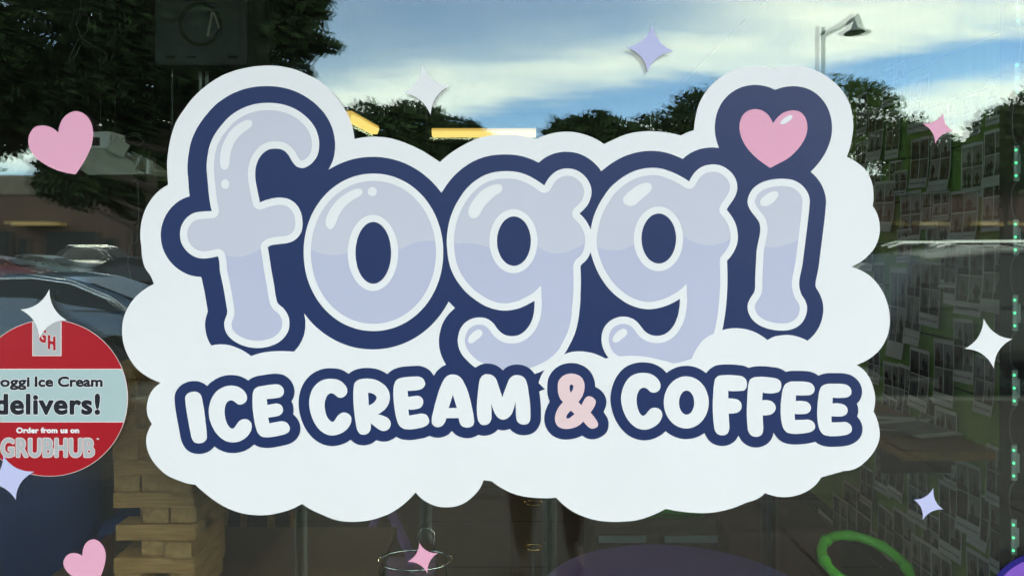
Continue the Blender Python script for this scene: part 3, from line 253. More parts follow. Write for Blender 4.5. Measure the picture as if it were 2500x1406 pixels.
 't_E2': ['10105 9187 10174 9183 10220 9185 10264 9198 10308 9222 10343 9256 10367 9300 10379 9349 10379 9375 10375 9400 10355 9437 10327 9468 10289 9493 10246 9509 10180 9525 9955 9540 9963 9682 10188 9654 10207 9656 10253 9672 10293 9699 10320 9738 10335 9784 10333 9836 10319 9880 10296 9917 10267 9946 10248 9958 10203 9974 10095 9994 10032 9997 9968 9992 9989 10136 10160 10110 10246 10093 10289 10090 10334 10095 10383 10106 10404 10117 10419 10130 10445 10164 10471 10223 10481 10267 10481 10288 10474 10312 10461 10335 10446 10356 10410 10385 10324 10424 10260 10442 10132 10466 10048 10477 9985 10479 9892 10471 9849 10459 9789 10422 9742 10374 9714 10318 9680 10217 9660 10139 9629 9955 9613 9827 9603 9677 9601 9592 9607 9465 9613 9423 9623 9383 9645 9323 9665 9287 9694 9259 9733 9239 9818 9212 9860 9204 10082 9187'],
 't_A': ['11059 9137 11124 9145 11165 9158 11201 9178 11249 9217 11278 9248 11303 9284 11371 9423 11404 9502 11434 9583 11486 9764 11558 10104 11578 10275 11578 10298 11567 10340 11547 10378 11533 10393 11514 10407 11468 10426 11419 10434 11369 10431 11306 10413 11272 10393 11256 10376 11232 10334 11215 10291 11205 10248 11201 10202 11059 10202 10895 10202 10887 10244 10873 10284 10854 10320 10825 10360 10808 10378 10770 10404 10728 10419 10707 10423 10684 10423 10638 10414 10617 10405 10580 10379 10552 10344 10544 10325 10539 10282 10539 10217 10545 10176 10615 9877 10699 9584 10732 9488 10781 9367 10811 9308 10834 9270 10858 9232 10887 9197 10920 9171 10958 9152 10997 9140 11038 9137'],
 't_M': ['11910 9129 11975 9139 12016 9155 12056 9182 12102 9231 12130 9287 12265 9690 12332 9501 12412 9291 12441 9240 12487 9193 12523 9170 12564 9156 12608 9150 12651 9151 12695 9159 12736 9174 12789 9210 12818 9240 12829 9257 12847 9294 12883 9415 12930 9744 12942 9865 12949 10006 12950 10193 12946 10235 12941 10254 12924 10294 12900 10328 12883 10339 12844 10354 12801 10361 12751 10359 12703 10344 12662 10316 12630 10279 12620 10260 12608 10217 12595 10129 12594 9976 12581 9796 12569 9879 12541 9981 12509 10066 12474 10123 12430 10174 12376 10213 12318 10236 12278 10241 12258 10239 12217 10226 12164 10193 12135 10165 12098 10115 12066 10058 12040 9997 12012 9912 11996 9845 12003 10175 11998 10218 11992 10238 11963 10302 11950 10321 11918 10348 11878 10364 11836 10372 11794 10371 11754 10361 11735 10349 11702 10314 11679 10277 11661 10215 11644 10111 11640 10006 11641 9883 11649 9762 11670 9542 11699 9319 11707 9278 11722 9240 11762 9182 11779 9166 11821 9142 11844 9134 11888 9128'],
 't_&': ['13963 9115 14033 9124 14078 9137 14139 9165 14176 9191 14207 9221 14231 9259 14250 9299 14264 9342 14272 9388 14274 9455 14265 9519 14250 9582 14221 9658 14192 9712 14158 9763 14119 9811 14201 9884 14230 9816 14276 9730 14290 9712 14332 9681 14356 9671 14376 9669 14397 9670 14438 9680 14478 9700 14511 9729 14536 9763 14544 9783 14549 9802 14548 9822 14520 9903 14470 9990 14416 10072 14460 10115 14501 10163 14577 10274 14597 10313 14601 10334 14600 10379 14593 10399 14580 10416 14562 10429 14519 10449 14479 10459 14438 10458 14415 10450 14372 10424 14338 10393 14238 10285 14194 10332 14144 10371 14091 10403 14035 10427 13953 10452 13887 10463 13821 10466 13755 10461 13693 10443 13636 10413 13620 10399 13592 10366 13561 10306 13550 10263 13548 10193 13557 10126 13579 10061 13605 10001 13648 9926 13687 9875 13746 9814 13701 9765 13666 9708 13647 9665 13628 9598 13619 9535 13616 9472 13619 9386 13629 9323 13646 9282 13671 9241 13702 9205 13736 9177 13775 9154 13836 9130 13878 9121 13942 9115'],
 't_C3': ['15725 9098 15807 9105 15867 9119 15942 9151 16009 9196 16059 9245 16098 9302 16115 9340 16126 9380 16128 9400 16126 9441 16116 9480 16107 9498 16081 9532 16046 9560 16027 9569 15988 9580 15947 9582 15923 9578 15876 9560 15859 9547 15814 9498 15776 9475 15736 9459 15716 9457 15674 9467 15636 9489 15620 9505 15594 9544 15566 9607 15550 9670 15543 9735 15542 9797 15552 9878 15570 9961 15591 10021 15621 10081 15646 10117 15663 10129 15684 10139 15707 10144 15726 10138 15775 10098 15854 10000 15885 9973 15905 9963 15951 9949 15996 9946 16042 9953 16081 9969 16115 9993 16143 10023 16154 10043 16163 10065 16173 10112 16173 10131 16165 10171 16134 10248 16099 10302 16057 10349 15992 10400 15919 10441 15838 10471 15775 10483 15692 10484 15630 10473 15549 10443 15494 10412 15428 10359 15369 10298 15329 10246 15283 10171 15237 10074 15209 9997 15182 9898 15165 9798 15161 9717 15169 9631 15186 9546 15210 9464 15241 9385 15282 9312 15331 9247 15373 9203 15423 9166 15481 9137 15565 9110 15624 9101 15705 9097'],
 't_F': ['17788 9148 17897 9152 18046 9167 18087 9173 18126 9187 18178 9220 18206 9249 18226 9292 18232 9316 18238 9365 18231 9433 18214 9474 18187 9511 18170 9525 18148 9533 17948 9546 17864 9544 17781 9537 17781 9724 17849 9721 17938 9729 17981 9739 18019 9756 18054 9780 18081 9809 18099 9849 18108 9894 18105 9939 18092 9985 18069 10020 18037 10047 18001 10067 17960 10080 17874 10091 17791 10094 17798 10268 17809 10402 17809 10446 17790 10529 17770 10565 17755 10580 17718 10605 17678 10619 17655 10623 17610 10622 17587 10618 17541 10603 17521 10592 17492 10564 17468 10530 17450 10491 17439 10447 17415 10276 17401 10009 17402 9764 17421 9453 17432 9368 17449 9274 17457 9252 17468 9231 17500 9198 17539 9173 17558 9165 17620 9155 17767 9148'],
 't_F2': ['18620 9192 18722 9199 18894 9221 18940 9230 18961 9238 19017 9269 19046 9298 19065 9335 19077 9400 19074 9448 19068 9472 19051 9513 19027 9549 19012 9562 18991 9572 18885 9597 18805 9603 18703 9597 18620 9579 18611 9767 18654 9761 18718 9761 18782 9771 18823 9784 18841 9793 18893 9834 18918 9870 18935 9911 18941 9955 18931 9999 18910 10040 18879 10076 18841 10103 18803 10118 18739 10129 18693 10134 18623 10134 18627 10280 18636 10429 18636 10472 18620 10558 18602 10595 18573 10623 18517 10652 18497 10657 18453 10660 18432 10658 18392 10649 18354 10632 18321 10606 18292 10568 18262 10507 18254 10463 18239 10288 18231 10138 18232 9968 18247 9615 18263 9427 18270 9386 18292 9301 18312 9263 18328 9248 18347 9234 18389 9212 18410 9205 18455 9199 18596 9191'],
 't_E3': ['19456 9306 19603 9307 19714 9320 19760 9331 19799 9351 19835 9377 19862 9409 19882 9450 19890 9494 19884 9539 19876 9560 19866 9579 19851 9597 19832 9612 19789 9636 19746 9645 19617 9651 19536 9651 19434 9644 19427 9788 19495 9780 19561 9780 19671 9795 19712 9810 19751 9839 19781 9878 19799 9929 19801 9955 19793 10000 19772 10040 19737 10071 19695 10091 19655 10100 19550 10106 19487 10106 19402 10100 19408 10245 19610 10242 19699 10235 19743 10237 19763 10242 19809 10260 19849 10288 19876 10321 19887 10341 19900 10382 19902 10408 19899 10434 19892 10459 19866 10492 19815 10529 19759 10549 19615 10575 19465 10586 19379 10587 19275 10573 19235 10561 19217 10552 19183 10526 19153 10493 19130 10458 19106 10400 19084 10319 19070 10239 19060 10117 19057 10016 19061 9875 19071 9755 19096 9571 19110 9508 19123 9468 19150 9409 19174 9374 19208 9348 19268 9320 19308 9309 19350 9306 19435 9306'],
 't_E4': ['20361 9362 20466 9361 20528 9364 20630 9377 20668 9388 20720 9421 20750 9451 20773 9488 20787 9532 20788 9580 20781 9607 20771 9631 20743 9661 20685 9694 20647 9703 20502 9710 20417 9710 20332 9704 20323 9846 20388 9839 20452 9839 20536 9851 20599 9868 20634 9890 20664 9920 20676 9937 20693 9977 20697 10023 20688 10064 20668 10100 20651 10117 20630 10131 20583 10151 20545 10160 20443 10164 20382 10163 20301 10156 20303 10305 20515 10300 20605 10294 20648 10296 20668 10302 20705 10319 20739 10342 20754 10356 20779 10390 20796 10430 20800 10450 20797 10503 20788 10527 20775 10545 20758 10560 20720 10587 20700 10597 20657 10612 20524 10636 20417 10642 20267 10643 20162 10626 20123 10613 20105 10604 20070 10574 20041 10537 20017 10500 19994 10438 19972 10354 19960 10273 19951 10151 19950 10050 19955 9929 19964 9808 19990 9601 20004 9539 20030 9475 20055 9434 20071 9417 20108 9394 20173 9371 20214 9363 20255 9361 20340 9362'],
 't_O': ['17304 9818 17303 9863 17292 9951 17271 10036 17240 10117 17220 10156 17175 10227 17150 10260 17122 10291 17062 10346 16995 10390 16960 10409 16887 10436 16812 10451 16774 10454 16735 10454 16659 10445 16622 10436 16549 10409 16514 10390 16447 10346 16387 10291 16359 10260 16310 10192 16288 10156 16252 10077 16226 9994 16217 9951 16206 9863 16205 9818 16206 9774 16217 9686 16226 9643 16252 9559 16288 9481 16310 9444 16359 9376 16416 9317 16447 9290 16514 9246 16585 9213 16622 9200 16659 9191 16735 9182 16774 9182 16850 9191 16924 9213 16995 9246 17029 9267 17062 9290 17122 9345 17175 9409 17199 9444 17220 9481 17256 9559 17283 9643 17299 9730 17303 9774'],
 'cw_o': ['9721 6175 9719 6240 9708 6368 9697 6431 9668 6552 9627 6666 9603 6720 9548 6819 9517 6864 9449 6944 9413 6978 9336 7034 9254 7074 9212 7088 9169 7097 9126 7101 9084 7101 9041 7097 8998 7088 8915 7057 8874 7034 8797 6978 8761 6944 8693 6864 8662 6819 8633 6771 8583 6666 8542 6552 8513 6431 8502 6368 8491 6240 8489 6175 8495 6046 8502 5982 8513 5919 8542 5798 8561 5740 8607 5630 8662 5531 8726 5445 8797 5372 8835 5342 8874 5316 8956 5276 8998 5262 9041 5253 9084 5249 9126 5249 9169 5253 9212 5262 9254 5276 9295 5293 9336 5316 9413 5372 9484 5445 9517 5486 9548 5531 9603 5630 9627 5684 9668 5798 9697 5919 9715 6046 9719 6110'],
 'cn_o': ['9550 6173 9540 6330 9524 6431 9499 6527 9484 6572 9467 6616 9428 6696 9382 6766 9358 6797 9305 6850 9277 6871 9219 6904 9190 6915 9129 6926 9099 6926 9038 6915 8979 6889 8951 6871 8923 6850 8870 6797 8822 6733 8780 6657 8761 6616 8729 6527 8716 6479 8688 6330 8678 6173 8688 6016 8716 5867 8729 5819 8761 5730 8800 5650 8846 5580 8896 5521 8923 5496 8951 5475 9009 5442 9038 5431 9099 5420 9129 5420 9190 5431 9219 5442 9277 5475 9305 5496 9358 5549 9406 5613 9448 5689 9484 5774 9499 5819 9524 5915 9533 5965 9549 6120'],
 'cw_g1': ['13124 5889 13118 5998 13111 6051 13101 6104 13073 6206 13035 6302 12986 6390 12959 6431 12898 6504 12865 6536 12830 6564 12756 6612 12678 6646 12638 6657 12557 6669 12475 6665 12434 6657 12394 6646 12316 6612 12242 6564 12207 6536 12174 6504 12113 6431 12086 6390 12037 6302 11999 6206 11971 6104 11961 6051 11954 5998 11948 5889 11954 5780 11961 5727 11971 5674 11999 5572 12037 5476 12086 5388 12113 5347 12174 5274 12242 5214 12278 5188 12316 5166 12394 5132 12475 5113 12515 5109 12557 5109 12638 5121 12718 5147 12756 5166 12830 5214 12865 5242 12929 5309 12986 5388 13035 5476 13055 5523 13089 5622 13101 5674 13118 5780 13123 5835'],
 'cn_g1': ['12961 5888 12952 6013 12925 6133 12882 6242 12845 6307 12802 6363 12754 6410 12728 6430 12675 6461 12647 6473 12590 6488 12561 6491 12504 6488 12475 6482 12419 6461 12392 6447 12366 6430 12315 6388 12292 6363 12249 6307 12212 6242 12169 6133 12142 6013 12133 5888 12142 5763 12169 5643 12212 5534 12249 5469 12270 5440 12315 5388 12366 5346 12419 5315 12447 5303 12504 5288 12533 5285 12561 5285 12619 5294 12675 5315 12728 5346 12754 5366 12802 5413 12824 5440 12845 5469 12882 5534 12925 5643 12945 5722 12960 5846'],
 'cw_g2': ['16678 5832 16672 5942 16665 5996 16642 6102 16608 6202 16587 6250 16537 6339 16509 6379 16447 6453 16413 6485 16340 6540 16262 6581 16222 6597 16139 6616 16097 6620 16013 6616 15971 6608 15890 6581 15850 6563 15812 6540 15739 6485 15705 6453 15643 6379 15589 6295 15565 6250 15544 6202 15510 6102 15497 6049 15480 5942 15474 5832 15480 5722 15487 5668 15510 5562 15544 5462 15565 5414 15615 5325 15643 5285 15705 5211 15775 5150 15812 5124 15890 5083 15930 5067 15971 5056 16055 5044 16097 5044 16181 5056 16262 5083 16340 5124 16377 5150 16413 5179 16479 5246 16537 5325 16563 5369 16608 5462 16626 5511 16642 5562 16665 5668 16677 5777'],
 'cn_g2': ['16507 5825 16498 5952 16470 6073 16457 6111 16426 6184 16388 6249 16344 6306 16321 6331 16296 6353 16242 6391 16186 6417 16128 6432 16099 6435 16040 6432 16011 6426 15982 6417 15926 6391 15872 6353 15847 6331 15824 6306 15780 6249 15742 6184 15711 6111 15698 6073 15670 5952 15661 5825 15670 5698 15698 5577 15711 5539 15742 5466 15780 5401 15824 5344 15872 5297 15899 5277 15926 5259 15982 5233 16040 5218 16069 5215 16128 5218 16157 5224 16186 5233 16242 5259 16296 5297 16321 5319 16367 5372 16388 5401 16426 5466 16457 5539 16470 5577 16498 5698 16506 5782'],
 't_O_hole': ['16948 9823 16944 9884 16932 9942 16913 9995 16887 10041 16856 10077 16821 10102 16783 10114 16763 10116 16744 10114 16706 10102 16671 10077 16640 10041 16614 9995 16594 9942 16582 9884 16578 9823 16582 9762 16594 9703 16614 9650 16640 9605 16671 9569 16706 9544 16744 9531 16763 9529 16783 9531 16821 9544 16856 9569 16887 9605 16913 9650 16932 9703 16947 9792'],
 't_R_hole': ['8987 9588 9035 9587 9058 9591 9101 9604 9141 9625 9157 9639 9186 9678 9193 9699 9192 9718 9176 9757 9152 9795 9098 9844 9063 9866 9004 9890 8988 9608'],
 't_A_hole': ['11057 9636 11152 9952 11065 9952 10956 9952 11051 9656'],
 't_&_hole1': ['13955 9382 13977 9392 13993 9410 13997 9437 13993 9467 13980 9506 13960 9545 13934 9585 13915 9521 13906 9471 13906 9442 13911 9415 13922 9393 13938 9385'],
 't_&_hole2': ['13939 10023 14029 10097 13924 10187 13904 10201 13882 10208 13857 10209 13836 10203 13828 10181 13829 10154 13835 10134 13859 10097 13888 10065 13920 10036'],
 'wedge_g1': ['13207 6969 13135 7044 13071 7104 12986 7176 12885 7255 12902 7381 13028 7352 13049 7347 13086 7448 13212 7347 13219 7280 13220 7217 13209 6990'],
 'wedge_g2': ['16764 6927 16686 7005 16603 7078 16519 7145 16434 7204 16451 7339 16557 7311 16599 7300 16636 7406 16764 7297 16769 7190 16764 6949'],
 'hl_f': ['6066 2935 6107 2942 6127 2949 6142 2960 6155 2979 6163 3004 6165 3027 6161 3047 6137 3086 6110 3119 5939 3242 5859 3311 5788 3390 5739 3459 5690 3552 5666 3611 5647 3672 5632 3736 5614 3843 5600 3995 5577 4078 5557 4112 5521 4138 5500 4147 5480 4150 5460 4147 5419 4126 5403 4112 5391 4094 5383 4071 5371 3997 5366 3912 5377 3783 5401 3655 5432 3554 5481 3439 5527 3348 5581 3261 5647 3179 5709 3117 5791 3051 5876 2997 5977 2951 6021 2937 6044 2934'],
 'dot_f': ['5597 4496 5594 4527 5584 4555 5568 4579 5547 4598 5523 4610 5497 4614 5471 4610 5447 4598 5427 4579 5411 4555 5401 4527 5397 4496 5401 4465 5411 4437 5427 4413 5447 4394 5471 4382 5497 4378 5523 4382 5547 4394 5568 4413 5584 4437 5594 4465'],
 'hl_o': ['8752 4611 8803 4615 8824 4624 8839 4639 8850 4660 8856 4680 8852 4704 8824 4752 8794 4780 8611 4889 8559 4924 8477 4989 8418 5047 8354 5126 8298 5215 8240 5336 8193 5460 8156 5536 8129 5566 8093 5591 8074 5598 8056 5600 8037 5595 7999 5568 7971 5533 7961 5511 7949 5464 7946 5443 7948 5400 7965 5315 7988 5252 8037 5153 8099 5058 8166 4970 8224 4904 8301 4833 8383 4772 8486 4705 8557 4667 8673 4622 8732 4611'],
 'dot_o': ['9200 4680 9196 4709 9185 4736 9167 4759 9144 4777 9117 4788 9088 4792 9059 4788 9032 4777 9009 4759 8991 4736 8980 4709 8976 4680 8980 4651 8991 4624 9009 4601 9032 4583 9059 4572 9088 4568 9117 4572 9144 4583 9167 4601 9185 4624 9196 4651'],
 'hl_g1': ['12146 4502 12191 4505 12212 4510 12230 4519 12254 4551 12267 4591 12265 4612 12259 4634 12238 4675 12209 4704 12130 4747 12077 4787 11931 4920 11870 4979 11817 5048 11704 5246 11675 5280 11636 5311 11614 5323 11591 5330 11548 5330 11507 5317 11475 5292 11460 5275 11440 5238 11432 5199 11435 5137 11452 5074 11490 4994 11532 4925 11579 4859 11642 4780 11696 4720 11757 4665 11824 4615 11895 4573 11970 4539 12051 4515 12122 4502'],
 'hlb_g1': ['11694 8040 11735 8053 11752 8065 11765 8081 11781 8121 11783 8141 11775 8164 11744 8208 11714 8239 11643 8292 11577 8349 11517 8377 11495 8381 11475 8379 11449 8365 11428 8342 11423 8325 11423 8305 11442 8242 11451 8221 11478 8184 11556 8102 11610 8065 11651 8047 11673 8041'],
 'hl_g2': ['15796 4464 15841 4471 15862 4479 15880 4490 15895 4507 15907 4529 15915 4552 15919 4574 15916 4596 15899 4638 15877 4676 15848 4707 15762 4776 15529 4983 15473 5012 15413 5030 15372 5030 15330 5020 15292 5003 15256 4978 15226 4945 15216 4927 15211 4886 15216 4843 15224 4824 15248 4790 15307 4726 15356 4681 15459 4600 15525 4554 15578 4524 15655 4491 15735 4469 15776 4463'],
 'hlb_g2': ['15235 8023 15256 8030 15277 8042 15294 8057 15305 8075 15315 8120 15314 8141 15305 8161 15262 8214 15176 8275 15110 8332 15072 8351 15028 8361 15008 8359 14988 8349 14970 8334 14958 8317 14954 8296 14958 8273 14974 8225 14992 8189 15028 8139 15089 8081 15142 8048 15188 8029 15212 8023'],
 'hl_i': ['18560 4916 18564 4897 18583 4861 18631 4812 18760 4718 18801 4696 18843 4681 18914 4669 18939 4669 18960 4676 18980 4693 18998 4716 19008 4740 19009 4758 19004 4777 18984 4816 18948 4870 18921 4903 18890 4935 18855 4962 18819 4986 18738 5023 18694 5033 18672 5034 18619 5031 18594 5024 18576 5012 18565 4993 18559 4941'],
 'hl_heart': ['19047 3021 19048 3006 19059 2986 19106 2927 19159 2882 19239 2832 19282 2813 19303 2814 19328 2823 19347 2839 19350 2855 19333 2897 19309 2932 19274 2959 19160 3027 19120 3036 19064 3031'],
 'low_f': ['6340 6086 6230 6146 6120 6196 6000 6241 5920 6260 5800 6271 5690 6268 5590 6253 5550 6240 5500 6217 5497 6220 5528 6360 5537 6440 5540 6550 5551 6630 5626 6970 5724 7550 5726 7620 5714 7710 5695 7770 5670 7830 5652 7890 5653 7930 5661 7980 5673 8020 5690 8055 5720 8095 5765 8140 5803 8170 5860 8206 5920 8237 5976 8260 6050 8284 6120 8301 6200 8313 6270 8317 6330 8316 6410 8308 6480 8295 6560 8272 6630 8245 6681 8220 6739 8180 6780 8144 6820 8098 6858 8040 6875 8000 6886 7950 6891 7880 6888 7830 6878 7790 6856 7740 6825 7690 6790 7646 6690 7564 6650 7518 6608 7450 6586 7390 6549 7220 6512 6960 6445 6590 6404 6310 6369 6100 6367 6090 6360 6084 6350 6084'],
 'low_o': ['10450 5880 10280 5890 10220 5898 10160 5912 10070 5945 9960 5992 9780 6077 9700 6107 9630 6126 9550 6143 9390 6162 8930 6181 8680 6179 8580 6181 8490 6189 8290 6222 8190 6229 8110 6229 7990 6220 7860 6196 7740 6159 7600 6096 7593 6100 7590 6160 7592 6250 7598 6350 7623 6530 7644 6630 7664 6710 7692 6800 7721 6880 7758 6970 7796 7050 7882 7200 7930 7270 7983 7340 8090 7462 8161 7530 8284 7630 8358 7680 8490 7755 8570 7792 8640 7819 8720 7845 8870 7881 8950 7892 9040 7900 9200 7900 9280 7893 9360 7881 9440 7865 9590 7821 9670 7789 9810 7720 9880 7678 9950 7630 10010 7584 10084 7520 10192 7410 10250 7342 10297 7280 10352 7200 10438 7050 10509 6890 10542 6800 10570 6710 10593 6620 10611 6530 10635 6360 10642 6260 10644 6160 10636 5970 10627 5890 10620 5883 10460 5880'],
 'low_g1': ['11310 5940 11100 5951 11090 5952 11085 5960 11093 6090 11110 6240 11128 6340 11158 6450 11193 6550 11240 6650 11299 6750 11369 6850 11441 6940 11516 7020 11595 7090 11690 7162 11850 7268 11909 7300 11970 7328 12050 7357 12120 7376 12200 7393 12260 7401 12340 7404 12420 7398 12510 7383 12610 7357 12670 7336 12730 7310 12980 7180 13030 7166 13060 7165 13090 7169 13120 7179 13150 7195 13180 7220 13196 7240 13213 7270 13224 7300 13229 7340 13228 7460 13220 7570 13208 7670 13183 7790 13160 7860 13128 7940 13092 8010 13050 8076 13001 8140 12970 8175 12911 8230 12850 8277 12800 8308 12740 8337 12690 8355 12630 8369 12550 8379 12500 8381 12420 8377 12370 8369 12310 8355 12260 8337 12220 8318 12170 8288 12130 8260 12070 8208 12010 8141 11939 8040 11890 7987 11840 7953 11810 7939 11780 7930 11730 7925 11670 7926 11620 7934 11570 7949 11530 7969 11484 8000 11450 8032 11420 8069 11391 8120 11374 8170 11355 8260 11351 8320 11358 8380 11376 8450 11402 8510 11438 8570 11490 8633 11576 8720 11640 8776 11700 8819 11790 8862 12040 8958 12130 8986 12230 9008 12340 9023 12480 9033 12590 9033 12700 9026 12790 9013 12890 8990 13010 8954 13127 8910 13230 8863 13330 8807 13420 8747 13500 8682 13580 8603 13633 8540 13660 8500 13700 8430 13798 8240 13844 8140 13871 8070 13895 7990 13940 7800 13965 7630 13959 7600 13959 7570 13987 7300 13999 7120 14004 6840 13994 6520 14000 6470 14020 6411 14050 6357 14074 6330 14160 6253 14188 6220 14214 6180 14234 6140 14252 6090 14282 5950 14280 5947 14270 5950 14180 6001 14070 6056 13900 6129 13800 6165 13710 6184 13650 6189 13560 6188 13470 6178 13400 6163 13340 6142 13257 6100 13220 6078 13130 6011 13100 5993 13050 5977 13020 5975 12960 5983 12880 6010 12818 6040 12660 6126 12570 6166 12510 6182 12450 6188 12360 6179 12241 6150 11800 5995 11710 5970 11610 5952 11510 5941 11440 5938 11320 5939'],
 'low_g2': ['16500 5739 16390 5759 16080 5846 15740 5897 15600 5927 15540 5945 15480 5968 15370 6024 15280 6062 15210 6086 15140 6102 15080 6110 15010 6113 14920 6111 14850 6104 14790 6095 14720 6078 14660 6059 14580 6026 14577 6030 14591 6110 14608 6180 14646 6300 14686 6410 14724 6500 14770 6594 14824 6690 14870 6763 14920 6834 14980 6910 15033 6970 15090 7027 15160 7087 15240 7149 15330 7211 15400 7252 15500 7299 15610 7336 15670 7350 15750 7364 15850 7371 15930 7364 16020 7350 16100 7331 16190 7302 16330 7242 16428 7190 16520 7134 16570 7117 16600 7114 16630 7117 16680 7133 16707 7150 16730 7170 16750 7196 16763 7220 16777 7270 16778 7320 16773 7430 16759 7560 16743 7660 16727 7730 16704 7810 16674 7890 16642 7960 16603 8030 16560 8095 16510 8158 16470 8198 16410 8249 16350 8290 16310 8312 16260 8334 16210 8350 16120 8368 16060 8373 15980 8371 15920 8363 15840 8344 15790 8326 15710 8285 15630 8223 15570 8160 15513 8080 15457 8010 15420 7976 15370 7942 15320 7919 15270 7907 15210 7903 15160 7907 15110 7920 15059 7940 15006 7970 14969 8000 14932 8040 14910 8073 14885 8130 14871 8180 14862 8250 14862 8300 14867 8350 14878 8400 14894 8450 14916 8500 14964 8580 14980 8600 15010 8628 15080 8675 15160 8715 15329 8780 15460 8819 15600 8850 15720 8868 15870 8881 16070 8888 16240 8886 16360 8877 16500 8859 16640 8832 16740 8804 16860 8762 16952 8720 17050 8662 17133 8600 17196 8540 17240 8486 17296 8400 17351 8300 17410 8170 17457 8030 17487 7890 17534 7600 17535 7560 17568 7230 17583 6960 17585 6730 17572 6370 17575 6330 17588 6290 17606 6260 17700 6152 17760 6060 17795 5990 17814 5940 17826 5900 17834 5850 17830 5845 17740 5889 17650 5925 17500 5972 17430 5987 17390 5992 17290 5990 17160 5972 17020 5935 16930 5903 16850 5867 16790 5833 16710 5779 16660 5756 16600 5741 16550 5737 16510 5739'],
 'low_i': ['19480 5869 19360 5917 19250 5955 19120 5997 19030 6019 18930 6032 18860 6036 18770 6033 18670 6022 18654 6110 18645 6190 18613 6830 18614 7010 18606 7100 18594 7150 18577 7200 18552 7250 18463 7380 18433 7450 18427 7490 18434 7540 18449 7590 18473 7640 18500 7680 18530 7712 18578 7750 18640 7790 18690 7814 18740 7834 18820 7857 18890 7873 18950 7882 19030 7889 19110 7891 19170 7889 19220 7883 19310 7856 19350 7838 19390 7812 19426 7780 19453 7750 19473 7720 19494 7680 19511 7630 19525 7570 19529 7520 19525 7490 19497 7410 19430 7307 19405 7260 19385 7210 19363 7140 19345 7060 19336 6990 19334 6940 19338 6840 19349 6760 19420 6410 19487 5880 19484 5870'],
 'halo_a': ['5147 8436 5253 8413 5381 8401 5484 8405 5604 8425 5663 8441 5741 8469 5820 8500 5898 8536 6010 8600 6133 8689 6249 8648 6351 8619 6480 8593 6600 8577 6740 8568 6880 8566 7044 8571 7192 8583 7192 9060 7112 9060 5147 9060 5147 8456'],
 'halo_b': ['13147 9342 13180 9243 13213 9167 13254 9092 13303 9019 13429 8953 13497 8910 13561 8863 13623 8812 13682 8756 13777 8648 13872 8609 13975 8584 14083 8573 14209 8573 14280 8580 14434 8609 14336 8586 14480 8621 14542 8641 14673 8695 14781 8749 14857 8729 15067 8700 15237 8686 15365 8681 15491 8682 15596 8687 15701 8698 15827 8717 15947 8740 16304 8826 16442 8869 16596 8934 16660 8918 16722 8897 16780 8871 16856 8830 16884 8754 16923 8662 16970 8567 17013 8494 17061 8423 17114 8355 17158 8309 17206 8268 17275 8219 17364 8170 17629 8057 17733 8031 17860 8012 17987 8007 18122 8018 18254 8044 18377 8084 18495 8138 18627 8218 18736 8298 18834 8243 18896 8218 18937 8206 19001 8192 19088 8180 19168 8174 19228 8173 19291 8177 19355 8187 19440 8206 19501 8223 19580 8252 19664 8289 19706 8311 19712 8331 19856 8740 19440 8964 15000 9400 13400 9600 13161 9356'],
